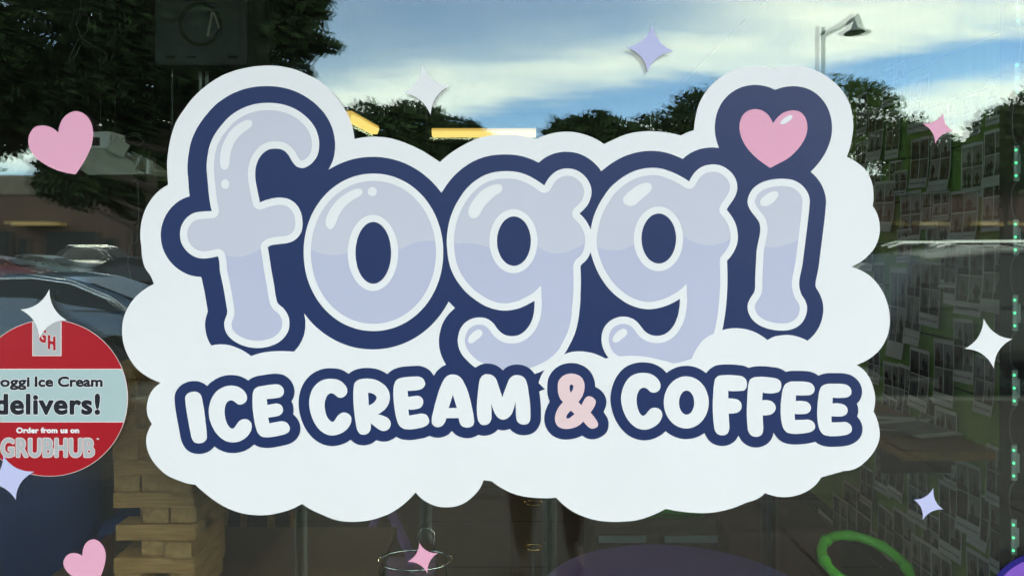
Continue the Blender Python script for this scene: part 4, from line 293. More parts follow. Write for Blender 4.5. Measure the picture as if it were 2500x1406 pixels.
 'cloud': ['4103 4514 4086 4244 4080 4099 4080 3996 4085 3896 4096 3775 4128 3555 4153 3435 4182 3316 4224 3177 4258 3079 4290 3002 4327 2927 4417 2782 4600 2526 4679 2429 4748 2352 4836 2265 4929 2183 5042 2093 5160 2008 5264 1940 5372 1878 5464 1832 5558 1792 5674 1750 5792 1714 5931 1679 6049 1654 6169 1634 6270 1622 6483 1608 6606 1608 6707 1612 6807 1620 6908 1634 7090 1670 7248 1718 7365 1766 7670 1906 7762 1955 7849 2014 7932 2080 8026 2167 8100 2242 8184 2338 8275 2455 8359 2574 8424 2680 8473 2770 8524 2881 8562 2976 8594 3072 8625 3192 8645 3294 8659 3397 8786 3371 8892 3355 9022 3344 9151 3341 9280 3346 9409 3358 9510 3376 9630 3404 9749 3440 9889 3490 10063 3563 10213 3632 10304 3680 10391 3731 10740 3958 10883 3831 11033 3717 11205 3608 11405 3497 11579 3416 11720 3364 11859 3330 12021 3305 12165 3295 12332 3291 12478 3294 12620 3305 12740 3321 12862 3345 12963 3371 13083 3409 13180 3358 13279 3317 13379 3285 13480 3260 13599 3238 13700 3226 13820 3220 13940 3223 14041 3235 14161 3258 14281 3291 14381 3325 14478 3365 14570 3411 14660 3463 14747 3521 14978 3410 15145 3337 15239 3300 15316 3276 15414 3252 15514 3234 15616 3220 15721 3211 15848 3207 15973 3209 16093 3217 16232 3233 16371 3255 16509 3283 16626 3312 16707 3270 16770 3242 16853 3211 16939 3186 16949 3080 16965 2954 16991 2812 17018 2692 17042 2614 17077 2520 17119 2429 17167 2340 17223 2253 17287 2168 17357 2087 17417 2029 17479 1976 17561 1914 17664 1847 17754 1795 17829 1757 17906 1724 18042 1676 18122 1655 18203 1638 18353 1620 18506 1615 18638 1623 18765 1644 18910 1683 19021 1653 19127 1632 19232 1619 19358 1611 19442 1611 19525 1618 19609 1631 19713 1656 19872 1706 20005 1764 20130 1833 20247 1915 20390 2033 20494 2135 20548 2198 20585 2248 20662 2371 20700 2446 20733 2522 20761 2600 20785 2681 20803 2764 20820 2867 20830 2971 20834 3055 20832 3138 20823 3242 20781 3490 20740 3654 20712 3734 20672 3833 20788 3885 20896 3949 21011 4036 21100 4121 21139 4168 21174 4217 21234 4322 21280 4434 21308 4538 21326 4666 21331 4788 21325 4908 21306 5029 21366 5118 21395 5174 21421 5232 21451 5327 21473 5446 21480 5546 21480 5627 21471 5729 21455 5807 21425 5904 21375 6015 21322 6100 21245 6193 21144 6292 21031 6382 20926 6448 20793 6514 20893 6547 20971 6579 21065 6625 21138 6667 21208 6714 21273 6766 21333 6823 21389 6885 21453 6966 21501 7035 21544 7108 21592 7202 21632 7299 21660 7380 21688 7483 21709 7587 21722 7694 21727 7800 21725 7905 21714 8009 21691 8115 21659 8217 21617 8315 21567 8408 21509 8496 21455 8561 21380 8637 21299 8705 21216 8762 21127 8812 21013 8867 20914 8908 21008 8965 21059 9005 21105 9048 21145 9094 21181 9143 21244 9249 21286 9343 21318 9442 21348 9563 21364 9667 21368 9750 21363 9851 21351 9933 21326 10034 21364 10106 21389 10161 21429 10276 21460 10417 21473 10504 21479 10572 21479 10616 21472 10680 21459 10743 21441 10805 21419 10865 21393 10923 21329 11034 21253 11136 21165 11229 21054 11329 21002 11369 20948 11403 20875 11438 20801 11463 20702 11484 20598 11491 20051 11646 19992 11736 19925 11816 19865 11873 19783 11935 19695 11988 19582 12042 19482 12078 19380 12104 19278 12121 19195 12128 19112 12129 19025 12122 18939 12109 18855 12090 18754 12059 18675 12028 18611 12088 18560 12127 18506 12162 18450 12190 18390 12212 18224 12261 17991 12359 17893 12394 17718 12445 17559 12480 17415 12502 17271 12515 17125 12517 16920 12509 16740 12495 16579 12475 16416 12447 16254 12412 16093 12497 15928 12570 15737 12640 15580 12684 15436 12708 15227 12725 15038 12733 14870 12729 14683 12713 14600 12700 14499 12679 14399 12652 14300 12620 14204 12585 14109 12545 13982 12479 13911 12435 13842 12386 13760 12320 13696 12263 13576 12140 13450 12150 13345 12154 13120 12150 13000 12140 12859 12123 12758 12107 12679 12090 12601 12068 12505 12034 12411 11995 12320 11950 12232 11901 12147 11848 12000 11740 11804 11714 11768 11816 11720 11910 11673 11978 11604 12056 11497 12158 11396 12238 11303 12290 11202 12332 11140 12350 11081 12362 11001 12372 10920 12376 10840 12376 10759 12370 10700 12360 10638 12344 10578 12323 10499 12289 10424 12251 10351 12207 10300 12170 10234 12113 10189 12065 10146 12014 10022 12151 9888 12275 9806 12341 9721 12404 9578 12494 9506 12532 9412 12574 9239 12636 9062 12684 8880 12715 8700 12730 8519 12730 8419 12723 8338 12714 8201 12686 8124 12662 8030 12627 7690 12481 7527 12394 7371 12293 7279 12345 7204 12383 7107 12424 7028 12454 6925 12485 6821 12511 6698 12537 6595 12555 6512 12564 6412 12570 6312 12570 6209 12565 6103 12556 6019 12544 5936 12528 5835 12503 5696 12458 5563 12403 5435 12338 5312 12264 5194 12184 5032 12059 4894 11943 4760 11820 4695 11817 4631 11809 4528 11785 4204 11661 4097 11608 3999 11539 3909 11457 3799 11338 3724 11240 3672 11153 3622 11040 3591 10941 3570 10816 3567 10752 3572 10690 3582 10629 3598 10570 3618 10511 3644 10452 3675 10396 3710 10341 3673 10289 3642 10236 3618 10180 3605 10142 3592 10083 3585 10023 3582 9962 3585 9902 3597 9822 3622 9723 3651 9644 3688 9570 3734 9504 3789 9444 3852 9391 3924 9345 3827 9308 3752 9275 3661 9228 3570 9176 3446 9092 3397 9052 3340 8995 3287 8934 3227 8853 3181 8783 3129 8691 3093 8616 3054 8518 3028 8436 3007 8354 2990 8251 2980 8126 2981 8004 2990 7904 3007 7805 3028 7728 3063 7631 3108 7537 3170 7428 3231 7341 3298 7259 3369 7188 3463 7109 3562 7039 3649 6987 3759 6931 3724 6837 3682 6746 3648 6692 3571 6588 3540 6533 3504 6437 3472 6297 3461 6213 3451 6021 3427 5842 3423 5715 3428 5608 3439 5502 3458 5397 3479 5314 3525 5174 3575 5059 3636 4951 3716 4833 3796 4741 3883 4659 3979 4587 4084 4524'],
 'heart_1': ['1866 2720 1928 2729 1989 2748 2043 2776 2107 2827 2163 2889 2199 2946 2235 3026 2254 3084 2269 3165 2276 3246 2273 3328 2261 3431 2244 3515 2214 3618 2183 3698 2137 3794 2088 3888 2035 3977 1933 4136 1849 4260 1743 4247 1659 4232 1479 4189 1401 4164 1325 4135 1176 4063 1020 3970 924 3897 866 3841 825 3796 788 3747 755 3694 728 3638 706 3576 692 3511 688 3467 689 3403 695 3360 705 3318 730 3257 752 3219 791 3165 821 3132 856 3105 876 3094 922 3081 990 3071 1030 3068 1092 3071 1132 3077 1172 3087 1231 3108 1287 3136 1340 3169 1390 3209 1422 3240 1436 3137 1465 3037 1500 2959 1534 2904 1561 2868 1591 2835 1624 2806 1698 2759 1758 2735 1801 2725 1844 2721'],
 'heart_2': ['2284 13156 2328 13161 2370 13175 2407 13197 2456 13242 2488 13277 2527 13336 2547 13378 2570 13445 2578 13485 2583 13545 2582 13606 2576 13667 2551 13792 2498 13961 2464 14040 2418 14113 2350 14198 2288 14259 2104 14204 1932 14142 1834 14098 1760 14055 1690 14001 1629 13935 1590 13880 1556 13801 1544 13739 1545 13719 1553 13677 1580 13617 1614 13567 1659 13527 1713 13500 1736 13494 1783 13490 1827 13492 1869 13497 1909 13508 1950 13524 2009 13559 2011 13485 2028 13394 2050 13330 2083 13268 2127 13217 2163 13190 2202 13171 2264 13156'],
 'star_1': ['1206 7060 1210 7145 1219 7225 1235 7302 1256 7375 1283 7444 1315 7509 1354 7570 1398 7627 1448 7680 1504 7729 1565 7774 1632 7815 1556 7819 1483 7830 1414 7846 1348 7868 1287 7897 1228 7931 1174 7972 1123 8019 1076 8072 1033 8131 994 8196 958 8267 951 8186 938 8109 920 8036 896 7967 866 7902 831 7840 790 7783 743 7730 690 7680 631 7635 567 7593 497 7555 576 7548 652 7534 724 7514 792 7488 857 7456 918 7418 975 7373 1029 7323 1079 7266 1125 7204 1167 7135'],
 'star_2': ['10305 1582 10340 1658 10379 1727 10422 1791 10469 1849 10520 1901 10575 1947 10633 1987 10696 2021 10763 2050 10833 2072 10908 2089 10986 2100 10915 2135 10850 2175 10791 2219 10738 2267 10690 2320 10647 2377 10611 2438 10580 2504 10554 2574 10535 2649 10521 2728 10513 2811 10478 2735 10439 2664 10396 2599 10349 2541 10299 2488 10244 2441 10186 2400 10123 2364 10057 2335 9987 2311 9912 2294 9834 2282 9905 2248 9969 2209 10028 2166 10082 2118 10130 2067 10172 2011 10208 1950 10239 1885 10264 1816 10283 1742 10297 1664'],
 'star_3': ['15936 602 15950 682 15969 756 15993 826 16023 892 16058 953 16098 1010 16144 1063 16195 1110 16252 1154 16314 1193 16381 1227 16454 1257 16377 1271 16303 1290 16235 1314 16170 1344 16110 1378 16054 1418 16003 1464 15956 1514 15913 1570 15875 1631 15841 1697 15811 1769 15797 1694 15777 1624 15752 1558 15721 1496 15685 1439 15644 1387 15597 1339 15545 1295 15487 1256 15424 1221 15356 1191 15282 1166 15361 1148 15435 1124 15505 1096 15570 1062 15631 1023 15688 978 15740 929 15788 874 15832 814 15871 749 15906 678'],
 'star_4': ['23035 2764 23034 2814 23037 2862 23044 2907 23054 2949 23069 2990 23088 3028 23111 3063 23138 3097 23169 3128 23204 3156 23243 3182 23286 3206 23235 3210 23187 3218 23141 3230 23097 3246 23056 3266 23017 3289 22980 3317 22946 3348 22914 3383 22884 3422 22857 3465 22832 3511 22828 3458 22821 3407 22809 3358 22793 3312 22774 3268 22750 3226 22722 3187 22690 3150 22655 3116 22615 3084 22571 3054 22523 3026 22578 3026 22632 3021 22683 3013 22731 3001 22777 2985 22821 2965 22863 2941 22902 2913 22939 2882 22973 2847 23005 2807'],
 'star_5': ['24015 7771 24052 7846 24094 7915 24139 7978 24188 8035 24241 8086 24298 8130 24359 8169 24424 8202 24492 8228 24564 8249 24640 8263 24720 8271 24650 8309 24585 8350 24526 8396 24474 8445 24427 8499 24386 8556 24351 8618 24322 8684 24299 8754 24282 8828 24270 8906 24265 8988 24226 8915 24184 8848 24138 8787 24088 8732 24034 8683 23977 8640 23915 8603 23850 8573 23781 8548 23708 8529 23631 8517 23550 8510 23621 8471 23687 8428 23746 8381 23800 8329 23847 8274 23889 8214 23925 8150 23954 8083 23978 8011 23996 7935 24008 7855'],
 'star_6': ['22790 11901 22787 11957 22789 12011 22794 12063 22804 12113 22818 12161 22836 12206 22858 12249 22884 12290 22915 12328 22949 12364 22988 12398 23030 12430 22978 12428 22927 12430 22878 12436 22832 12447 22787 12462 22744 12481 22703 12504 22664 12532 22627 12564 22591 12600 22558 12641 22527 12686 22531 12632 22531 12580 22527 12531 22519 12484 22506 12439 22490 12396 22469 12356 22445 12318 22416 12282 22383 12248 22346 12217 22305 12188 22356 12188 22405 12183 22452 12174 22497 12161 22541 12143 22582 12121 22621 12095 22659 12065 22694 12030 22728 11991 22760 11948'],
 'star_7': ['10234 13231 10260 13275 10287 13315 10318 13351 10350 13383 10385 13411 10421 13435 10460 13454 10502 13470 10545 13482 10591 13490 10639 13494 10689 13494 10647 13522 10608 13553 10573 13586 10543 13622 10516 13660 10493 13700 10474 13742 10459 13787 10448 13834 10441 13883 10438 13934 10439 13988 10410 13942 10379 13900 10346 13862 10311 13828 10274 13798 10234 13772 10192 13750 10148 13732 10102 13718 10053 13708 10002 13702 9949 13700 9995 13674 10036 13645 10074 13614 10107 13580 10137 13545 10162 13507 10184 13466 10202 13424 10216 13379 10226 13332 10232 13282'],
 'star_8': ['79 11110 122 11175 168 11234 218 11287 272 11334 330 11376 392 11412 457 11442 526 11466 598 11485 675 11498 755 11505 839 11506 767 11546 701 11588 641 11635 587 11684 540 11737 500 11793 465 11852 437 11915 415 11981 400 12050 391 12123 388 12199 345 12134 299 12075 249 12021 195 11974 138 11932 76 11896 11 11865 -57 11841 -130 11822 -206 11809 -286 11802 -370 11800 -298 11761 -232 11718 -172 11672 -119 11623 -72 11570 -32 11515 3 11455 31 11393 52 11327 67 11258 76 11186'],
}
SHAPES.update({   # lettering of the round sticker
 'x_a': ['-180 9187 -187 9192 -190 9200 -190 9425 -189 9432 -185 9437 -177 9440 -132 9440 -125 9438 -120 9433 -118 9427 -117 9335 -15 9335 -8 9334 -4 9330 -1 9322 -1 9290 -3 9283 -8 9279 -15 9277 -117 9277 -118 9275 -117 9244 -15 9244 -7 9241 -1 9233 -1 9220 -1 9198 -7 9189 -15 9186 -178 9186', '683 9201 673 9205 662 9213 657 9222 654 9230 656 9242 660 9250 667 9257 677 9262 663 9266 658 9275 658 9427 661 9435 668 9439 698 9440 717 9439 722 9435 726 9428 726 9275 720 9266 707 9262 717 9257 724 9250 728 9242 730 9232 727 9220 717 9208 702 9201 685 9201', '123 9260 93 9263 68 9270 42 9284 23 9302 12 9322 6 9350 11 9378 23 9400 42 9418 65 9432 92 9440 128 9443 157 9440 185 9432 211 9418 229 9400 241 9378 246 9350 241 9322 229 9302 210 9284 183 9270 157 9263 125 9260', '350 9263 332 9265 308 9270 288 9278 271 9292 260 9310 257 9328 260 9347 267 9360 281 9375 271 9388 270 9397 272 9410 257 9419 247 9430 242 9442 240 9457 245 9477 257 9491 272 9501 293 9509 318 9514 345 9516 373 9514 400 9510 420 9502 437 9491 443 9482 452 9491 468 9502 488 9509 512 9514 540 9516 568 9514 597 9509 615 9502 630 9492 642 9477 648 9455 646 9440 638 9426 630 9418 617 9409 598 9403 557 9395 585 9388 603 9378 620 9360 628 9340 629 9325 626 9315 642 9313 649 9303 649 9275 642 9265 633 9263 527 9264 500 9271 483 9278 468 9290 456 9308 452 9335 458 9355 475 9375 466 9388 464 9397 467 9410 453 9418 445 9426 434 9417 420 9409 403 9403 362 9395 393 9387 410 9377 422 9365 433 9342 434 9327 431 9315 445 9314 453 9305 454 9277 452 9270 447 9265 440 9263 352 9263', '110 9317 139 9317 153 9321 165 9328 171 9333 175 9342 177 9350 176 9360 171 9370 164 9377 155 9382 140 9386 123 9387 110 9386 97 9382 87 9376 77 9362 75 9350 76 9342 80 9333 87 9327 97 9321', '337 9318 353 9318 360 9320 368 9326 370 9330 367 9335 353 9341 337 9341 323 9334 322 9330 323 9326 337 9319', '532 9318 548 9318 558 9322 564 9327 564 9332 560 9337 547 9342 527 9340 518 9333 517 9328 519 9325 532 9319', '323 9448 348 9448 373 9452 385 9457 367 9462 345 9463 318 9461 306 9455 322 9449', '518 9448 543 9448 568 9452 580 9457 562 9462 540 9463 513 9461 501 9455 517 9449'],
 'xh_a': ['-180 9173 -189 9177 -197 9183 -202 9192 -203 9200 -203 9428 -197 9443 -183 9452 -128 9453 -118 9449 -110 9442 -105 9427 -105 9350 -103 9348 -8 9348 -1 9383 12 9407 32 9427 62 9444 90 9453 122 9456 162 9452 192 9444 217 9430 241 9407 253 9383 257 9368 262 9377 257 9392 257 9403 248 9410 238 9420 229 9440 227 9458 231 9478 247 9499 267 9513 290 9522 317 9527 345 9529 373 9527 402 9523 427 9513 443 9502 462 9513 483 9521 512 9527 542 9529 570 9527 595 9523 622 9513 642 9498 656 9478 662 9451 672 9453 703 9453 717 9453 727 9448 735 9440 739 9430 739 9277 738 9268 733 9260 740 9247 743 9233 740 9218 733 9206 723 9197 707 9189 692 9187 678 9189 662 9196 652 9205 645 9217 642 9228 645 9252 633 9250 525 9252 497 9258 477 9267 468 9273 458 9257 443 9250 358 9250 330 9252 303 9257 280 9268 262 9283 247 9306 238 9293 217 9273 190 9259 157 9250 122 9247 92 9250 63 9258 35 9273 13 9293 7 9275 0 9269 -8 9265 -103 9264 -105 9262 -103 9257 -13 9257 1 9252 9 9243 12 9232 12 9197 6 9183 -2 9176 -13 9173 -178 9173', '642 9327 645 9327 645 9328 645 9412 643 9413 623 9398 606 9392 620 9381 633 9365 641 9345 642 9328', '110 9330 125 9328 138 9330 149 9333 161 9342 164 9350 161 9362 150 9370 140 9373 125 9374 112 9373 102 9370 91 9362 88 9350 91 9342 97 9336', '443 9353 457 9377 452 9392 452 9403 445 9408 434 9402 411 9392 431 9375 443 9355'],
 'x_e': ['1575 9183 1535 9187 1495 9200 1462 9220 1437 9247 1420 9280 1415 9315 1419 9345 1432 9373 1455 9401 1487 9423 1527 9438 1575 9443 1597 9442 1618 9440 1650 9433 1685 9419 1689 9410 1689 9373 1687 9367 1682 9361 1670 9360 1623 9378 1580 9384 1552 9382 1528 9375 1509 9363 1495 9348 1488 9333 1484 9313 1487 9295 1497 9277 1510 9263 1528 9252 1552 9244 1580 9242 1622 9247 1670 9265 1679 9263 1685 9257 1686 9215 1684 9208 1680 9204 1625 9188 1577 9183', '860 9187 853 9192 850 9200 850 9428 854 9435 862 9440 908 9439 915 9434 918 9427 918 9198 914 9190 907 9186 862 9186', '1037 9260 1010 9263 985 9271 965 9285 950 9303 939 9327 936 9352 940 9382 950 9401 967 9419 988 9432 1013 9440 1052 9443 1092 9436 1102 9433 1106 9428 1109 9422 1109 9413 1108 9387 1105 9381 1100 9377 1092 9377 1060 9385 1033 9385 1022 9382 1013 9377 1006 9370 1003 9363 1001 9352 1003 9340 1011 9327 1020 9321 1030 9317 1053 9317 1090 9330 1098 9328 1104 9320 1105 9283 1100 9274 1070 9263 1038 9260', '1207 9260 1182 9263 1160 9270 1138 9285 1123 9302 1115 9322 1110 9350 1113 9373 1121 9393 1138 9415 1158 9430 1180 9439 1212 9443 1255 9438 1278 9430 1293 9421 1297 9413 1298 9382 1295 9375 1290 9370 1298 9364 1301 9355 1298 9328 1291 9307 1276 9285 1255 9270 1233 9262 1208 9260', '1807 9260 1787 9264 1770 9274 1765 9266 1755 9263 1717 9263 1710 9267 1706 9273 1706 9430 1711 9437 1718 9440 1757 9440 1765 9437 1770 9427 1770 9348 1774 9332 1785 9321 1800 9317 1813 9322 1827 9330 1838 9330 1844 9325 1865 9295 1863 9283 1850 9273 1827 9262 1808 9260', '1950 9260 1923 9263 1900 9271 1880 9285 1864 9305 1855 9327 1852 9350 1855 9372 1864 9395 1879 9415 1900 9430 1923 9439 1953 9443 1968 9442 1997 9438 2022 9429 2036 9420 2040 9407 2045 9418 2054 9428 2067 9437 2080 9441 2107 9442 2123 9439 2138 9433 2152 9440 2172 9443 2190 9440 2213 9429 2217 9425 2220 9418 2220 9398 2217 9390 2207 9385 2195 9388 2194 9387 2194 9323 2192 9305 2182 9287 2170 9275 2153 9266 2133 9261 2102 9260 2075 9266 2055 9276 2043 9287 2041 9293 2040 9328 2031 9303 2016 9283 1997 9270 1975 9262 1952 9260', '2322 9260 2302 9263 2283 9270 2278 9265 2270 9263 2233 9263 2227 9266 2223 9270 2221 9278 2220 9417 2222 9432 2227 9437 2235 9440 2273 9440 2283 9433 2285 9425 2285 9325 2297 9317 2308 9314 2325 9316 2330 9321 2332 9327 2333 9427 2337 9435 2347 9440 2388 9439 2393 9436 2397 9430 2398 9412 2398 9325 2415 9315 2430 9314 2440 9320 2445 9328 2446 9427 2448 9433 2453 9438 2460 9440 2497 9440 2506 9435 2510 9427 2510 9332 2508 9313 2501 9295 2488 9278 2475 9269 2457 9262 2437 9260 2420 9261 2397 9269 2378 9281 2362 9269 2350 9264 2323 9260', '1201 9315 1217 9315 1225 9318 1230 9322 1217 9322 1185 9322 1200 9315', '1943 9315 1960 9315 1967 9317 1972 9322 1957 9322 1927 9322 1933 9318', '2111 9317 2125 9319 2129 9325 2080 9341 2064 9348 2050 9360 2040 9377 2032 9370 2038 9366 2042 9360 2042 9331 2048 9339 2058 9341 2088 9321 2110 9317', '1183 9372 1270 9370 1273 9372 1263 9376 1240 9384 1220 9386 1197 9382', '1925 9372 2012 9370 2015 9372 2005 9376 1982 9384 1962 9386 1938 9382', '2125 9373 2130 9373 2129 9388 2117 9393 2107 9392 2103 9388 2105 9383'],
 'xh_e': ['1578 9170 1528 9176 1490 9188 1457 9208 1427 9239 1408 9275 1402 9320 1407 9348 1420 9378 1446 9410 1483 9436 1523 9450 1577 9456 1600 9455 1637 9450 1670 9440 1692 9430 1700 9444 1712 9452 1755 9453 1765 9451 1775 9445 1782 9433 1784 9343 1788 9335 1798 9330 1823 9343 1840 9345 1843 9377 1855 9405 1870 9424 1890 9439 1922 9452 1953 9456 1985 9454 2013 9447 2042 9434 2062 9449 2077 9454 2093 9456 2117 9454 2137 9448 2158 9455 2178 9456 2195 9452 2213 9444 2223 9450 2232 9453 2275 9453 2288 9447 2297 9433 2298 9332 2305 9328 2315 9327 2319 9328 2320 9335 2320 9430 2325 9442 2335 9450 2347 9453 2387 9453 2397 9449 2405 9442 2411 9427 2411 9333 2415 9329 2423 9327 2430 9328 2432 9332 2433 9427 2434 9435 2439 9443 2447 9450 2455 9453 2497 9453 2510 9449 2519 9440 2523 9425 2523 9332 2520 9308 2512 9288 2500 9272 2482 9258 2463 9251 2438 9247 2420 9248 2403 9252 2378 9264 2355 9252 2337 9248 2310 9248 2287 9255 2272 9250 2228 9251 2217 9257 2209 9268 2207 9317 2203 9298 2190 9276 2177 9264 2160 9255 2135 9248 2100 9248 2072 9253 2047 9266 2032 9281 2023 9272 2002 9258 1978 9250 1952 9247 1918 9251 1895 9259 1872 9274 1848 9257 1830 9250 1817 9247 1794 9248 1773 9256 1758 9250 1717 9250 1707 9253 1698 9260 1699 9212 1695 9202 1688 9194 1662 9184 1628 9175 1580 9170', '860 9173 851 9177 843 9183 838 9192 837 9200 837 9427 841 9440 850 9449 862 9453 903 9453 919 9448 926 9442 930 9432 932 9393 940 9409 960 9430 983 9444 1012 9453 1052 9456 1097 9448 1108 9444 1115 9438 1120 9430 1123 9418 1130 9426 1150 9441 1182 9453 1212 9456 1242 9454 1258 9451 1285 9441 1302 9431 1307 9425 1310 9417 1311 9382 1309 9372 1314 9357 1311 9328 1299 9295 1285 9275 1264 9260 1233 9249 1208 9247 1180 9250 1150 9261 1130 9275 1118 9288 1117 9276 1111 9267 1103 9260 1092 9256 1072 9250 1050 9247 1010 9250 980 9259 957 9275 938 9296 932 9311 931 9200 928 9188 920 9178 910 9174 862 9173', '1576 9255 1592 9255 1618 9260 1668 9278 1682 9276 1694 9268 1692 9352 1682 9347 1670 9346 1627 9364 1592 9371 1553 9369 1533 9362 1518 9353 1506 9342 1500 9330 1498 9313 1500 9298 1507 9285 1517 9275 1535 9263 1555 9257 1575 9255', '1033 9330 1052 9330 1083 9342 1098 9343 1099 9363 1090 9364 1078 9367 1048 9373 1035 9372 1020 9366 1015 9358 1015 9345 1020 9336 1032 9330'],
 'x_b': ['2370 9602 2355 9606 2340 9618 2325 9642 2318 9665 2315 9693 2315 9767 2318 9800 2336 9917 2345 9953 2352 9966 2362 9975 2377 9980 2388 9979 2399 9975 2409 9965 2415 9953 2421 9930 2444 9780 2446 9740 2445 9693 2442 9665 2435 9643 2423 9621 2402 9604 2383 9600 2372 9601', '110 9607 97 9614 90 9628 89 9760 47 9756 0 9761 -48 9778 -86 9805 -112 9837 -134 9883 -140 9935 -134 9983 -118 10027 -88 10066 -54 10092 -33 10100 -7 10110 42 10115 180 10115 195 10110 201 10103 205 10097 205 9627 198 9614 185 9607 112 9606', '653 9606 645 9610 638 9615 634 9623 632 9632 633 10093 640 10108 653 10115 728 10114 737 10111 743 10105 748 10090 748 9628 742 9615 728 9607 655 9606', '860 9637 837 9645 825 9653 817 9663 808 9683 806 9697 808 9710 816 9730 825 9740 837 9749 855 9757 878 9758 900 9751 917 9739 926 9728 932 9715 934 9693 932 9680 927 9668 913 9652 902 9643 888 9638 872 9636 862 9636', '420 9757 377 9762 333 9779 297 9807 270 9842 253 9885 248 9935 253 9982 270 10027 295 10064 332 10094 377 10114 430 10121 458 10120 487 10116 530 10104 553 10093 575 10081 582 10073 586 10062 586 10038 585 9993 578 9983 567 9977 558 9976 550 9978 513 9997 495 10004 478 10009 448 10012 423 10010 405 10004 390 9995 378 9982 374 9975 377 9974 570 9973 583 9967 591 9953 586 9890 572 9845 548 9807 516 9780 508 9776 472 9761 422 9756', '1483 9757 1440 9762 1398 9778 1362 9806 1335 9842 1318 9885 1312 9935 1317 9982 1334 10027 1359 10063 1397 10095 1442 10114 1495 10121 1550 10117 1593 10104 1618 10093 1640 10080 1647 10073 1650 10062 1650 10038 1649 9995 1643 9983 1632 9977 1623 9976 1615 9978 1578 9997 1560 10004 1528 10011 1512 10012 1487 10010 1468 10004 1454 9995 1442 9982 1439 9975 1440 9974 1633 9973 1642 9971 1648 9966 1653 9960 1656 9952 1650 9888 1637 9845 1612 9806 1578 9778 1540 9763 1485 9756', '1880 9757 1863 9759 1843 9766 1817 9785 1807 9768 1798 9764 1790 9762 1720 9763 1707 9770 1700 9783 1701 10097 1710 10110 1723 10115 1792 10115 1800 10113 1807 10108 1813 10100 1816 10092 1816 9933 1818 9913 1825 9895 1832 9883 1843 9873 1855 9868 1868 9865 1887 9871 1918 9893 1928 9895 1938 9893 1950 9883 1985 9830 1988 9822 1987 9810 1982 9800 1950 9776 1918 9761 1902 9757 1882 9756', '2115 9757 2087 9759 2057 9767 2027 9784 2007 9805 1995 9828 1989 9863 2003 9912 2035 9946 2077 9973 2114 9993 2135 10007 2137 10012 2118 10017 2096 10013 2063 10001 2022 9979 2012 9977 2002 9980 1992 9988 1987 10000 1987 10068 1989 10078 2000 10090 2042 10108 2065 10114 2103 10120 2127 10121 2160 10118 2192 10107 2217 10092 2241 10065 2253 10038 2258 10008 2254 9982 2247 9965 2234 9947 2218 9932 2198 9917 2113 9863 2113 9862 2123 9860 2143 9863 2172 9872 2210 9891 2220 9892 2230 9888 2239 9880 2243 9868 2243 9807 2240 9795 2230 9784 2192 9768 2157 9759 2117 9756', '832 9763 823 9767 818 9772 812 9787 813 10095 820 10108 833 10115 908 10114 917 10111 923 10105 928 10090 928 9783 921 9770 908 9763 833 9763', '967 9763 957 9768 949 9777 947 9787 949 9798 1096 10107 1107 10118 1117 10121 1145 10121 1155 10117 1162 10111 1247 9930 1309 9795 1310 9787 1308 9778 1303 9771 1297 9766 1285 9762 1215 9762 1207 9764 1198 9768 1192 9777 1130 9911 1066 9777 1060 9769 1053 9764 1045 9762 968 9763', '425 9860 442 9862 453 9866 462 9872 469 9882 423 9882 377 9882 385 9873 395 9866 408 9862 423 9860', '1489 9860 1505 9861 1517 9866 1527 9873 1533 9882 1487 9882 1442 9882 1449 9873 1460 9866 1473 9862 1488 9860', '43 9863 65 9862 89 9867 89 10012 52 10013 27 10010 5 10003 -8 9992 -15 9980 -20 9963 -22 9940 -19 9917 -12 9898 -1 9883 14 9872 32 9865 42 9863', '2368 9990 2345 9998 2332 10008 2322 10020 2313 10040 2311 10055 2313 10070 2323 10092 2333 10103 2345 10111 2365 10119 2380 10121 2391 10120 2400 10118 2416 10112 2430 10102 2439 10090 2448 10070 2450 10055 2448 10040 2438 10018 2428 10007 2417 9998 2397 9990 2382 9989 2370 9990'],
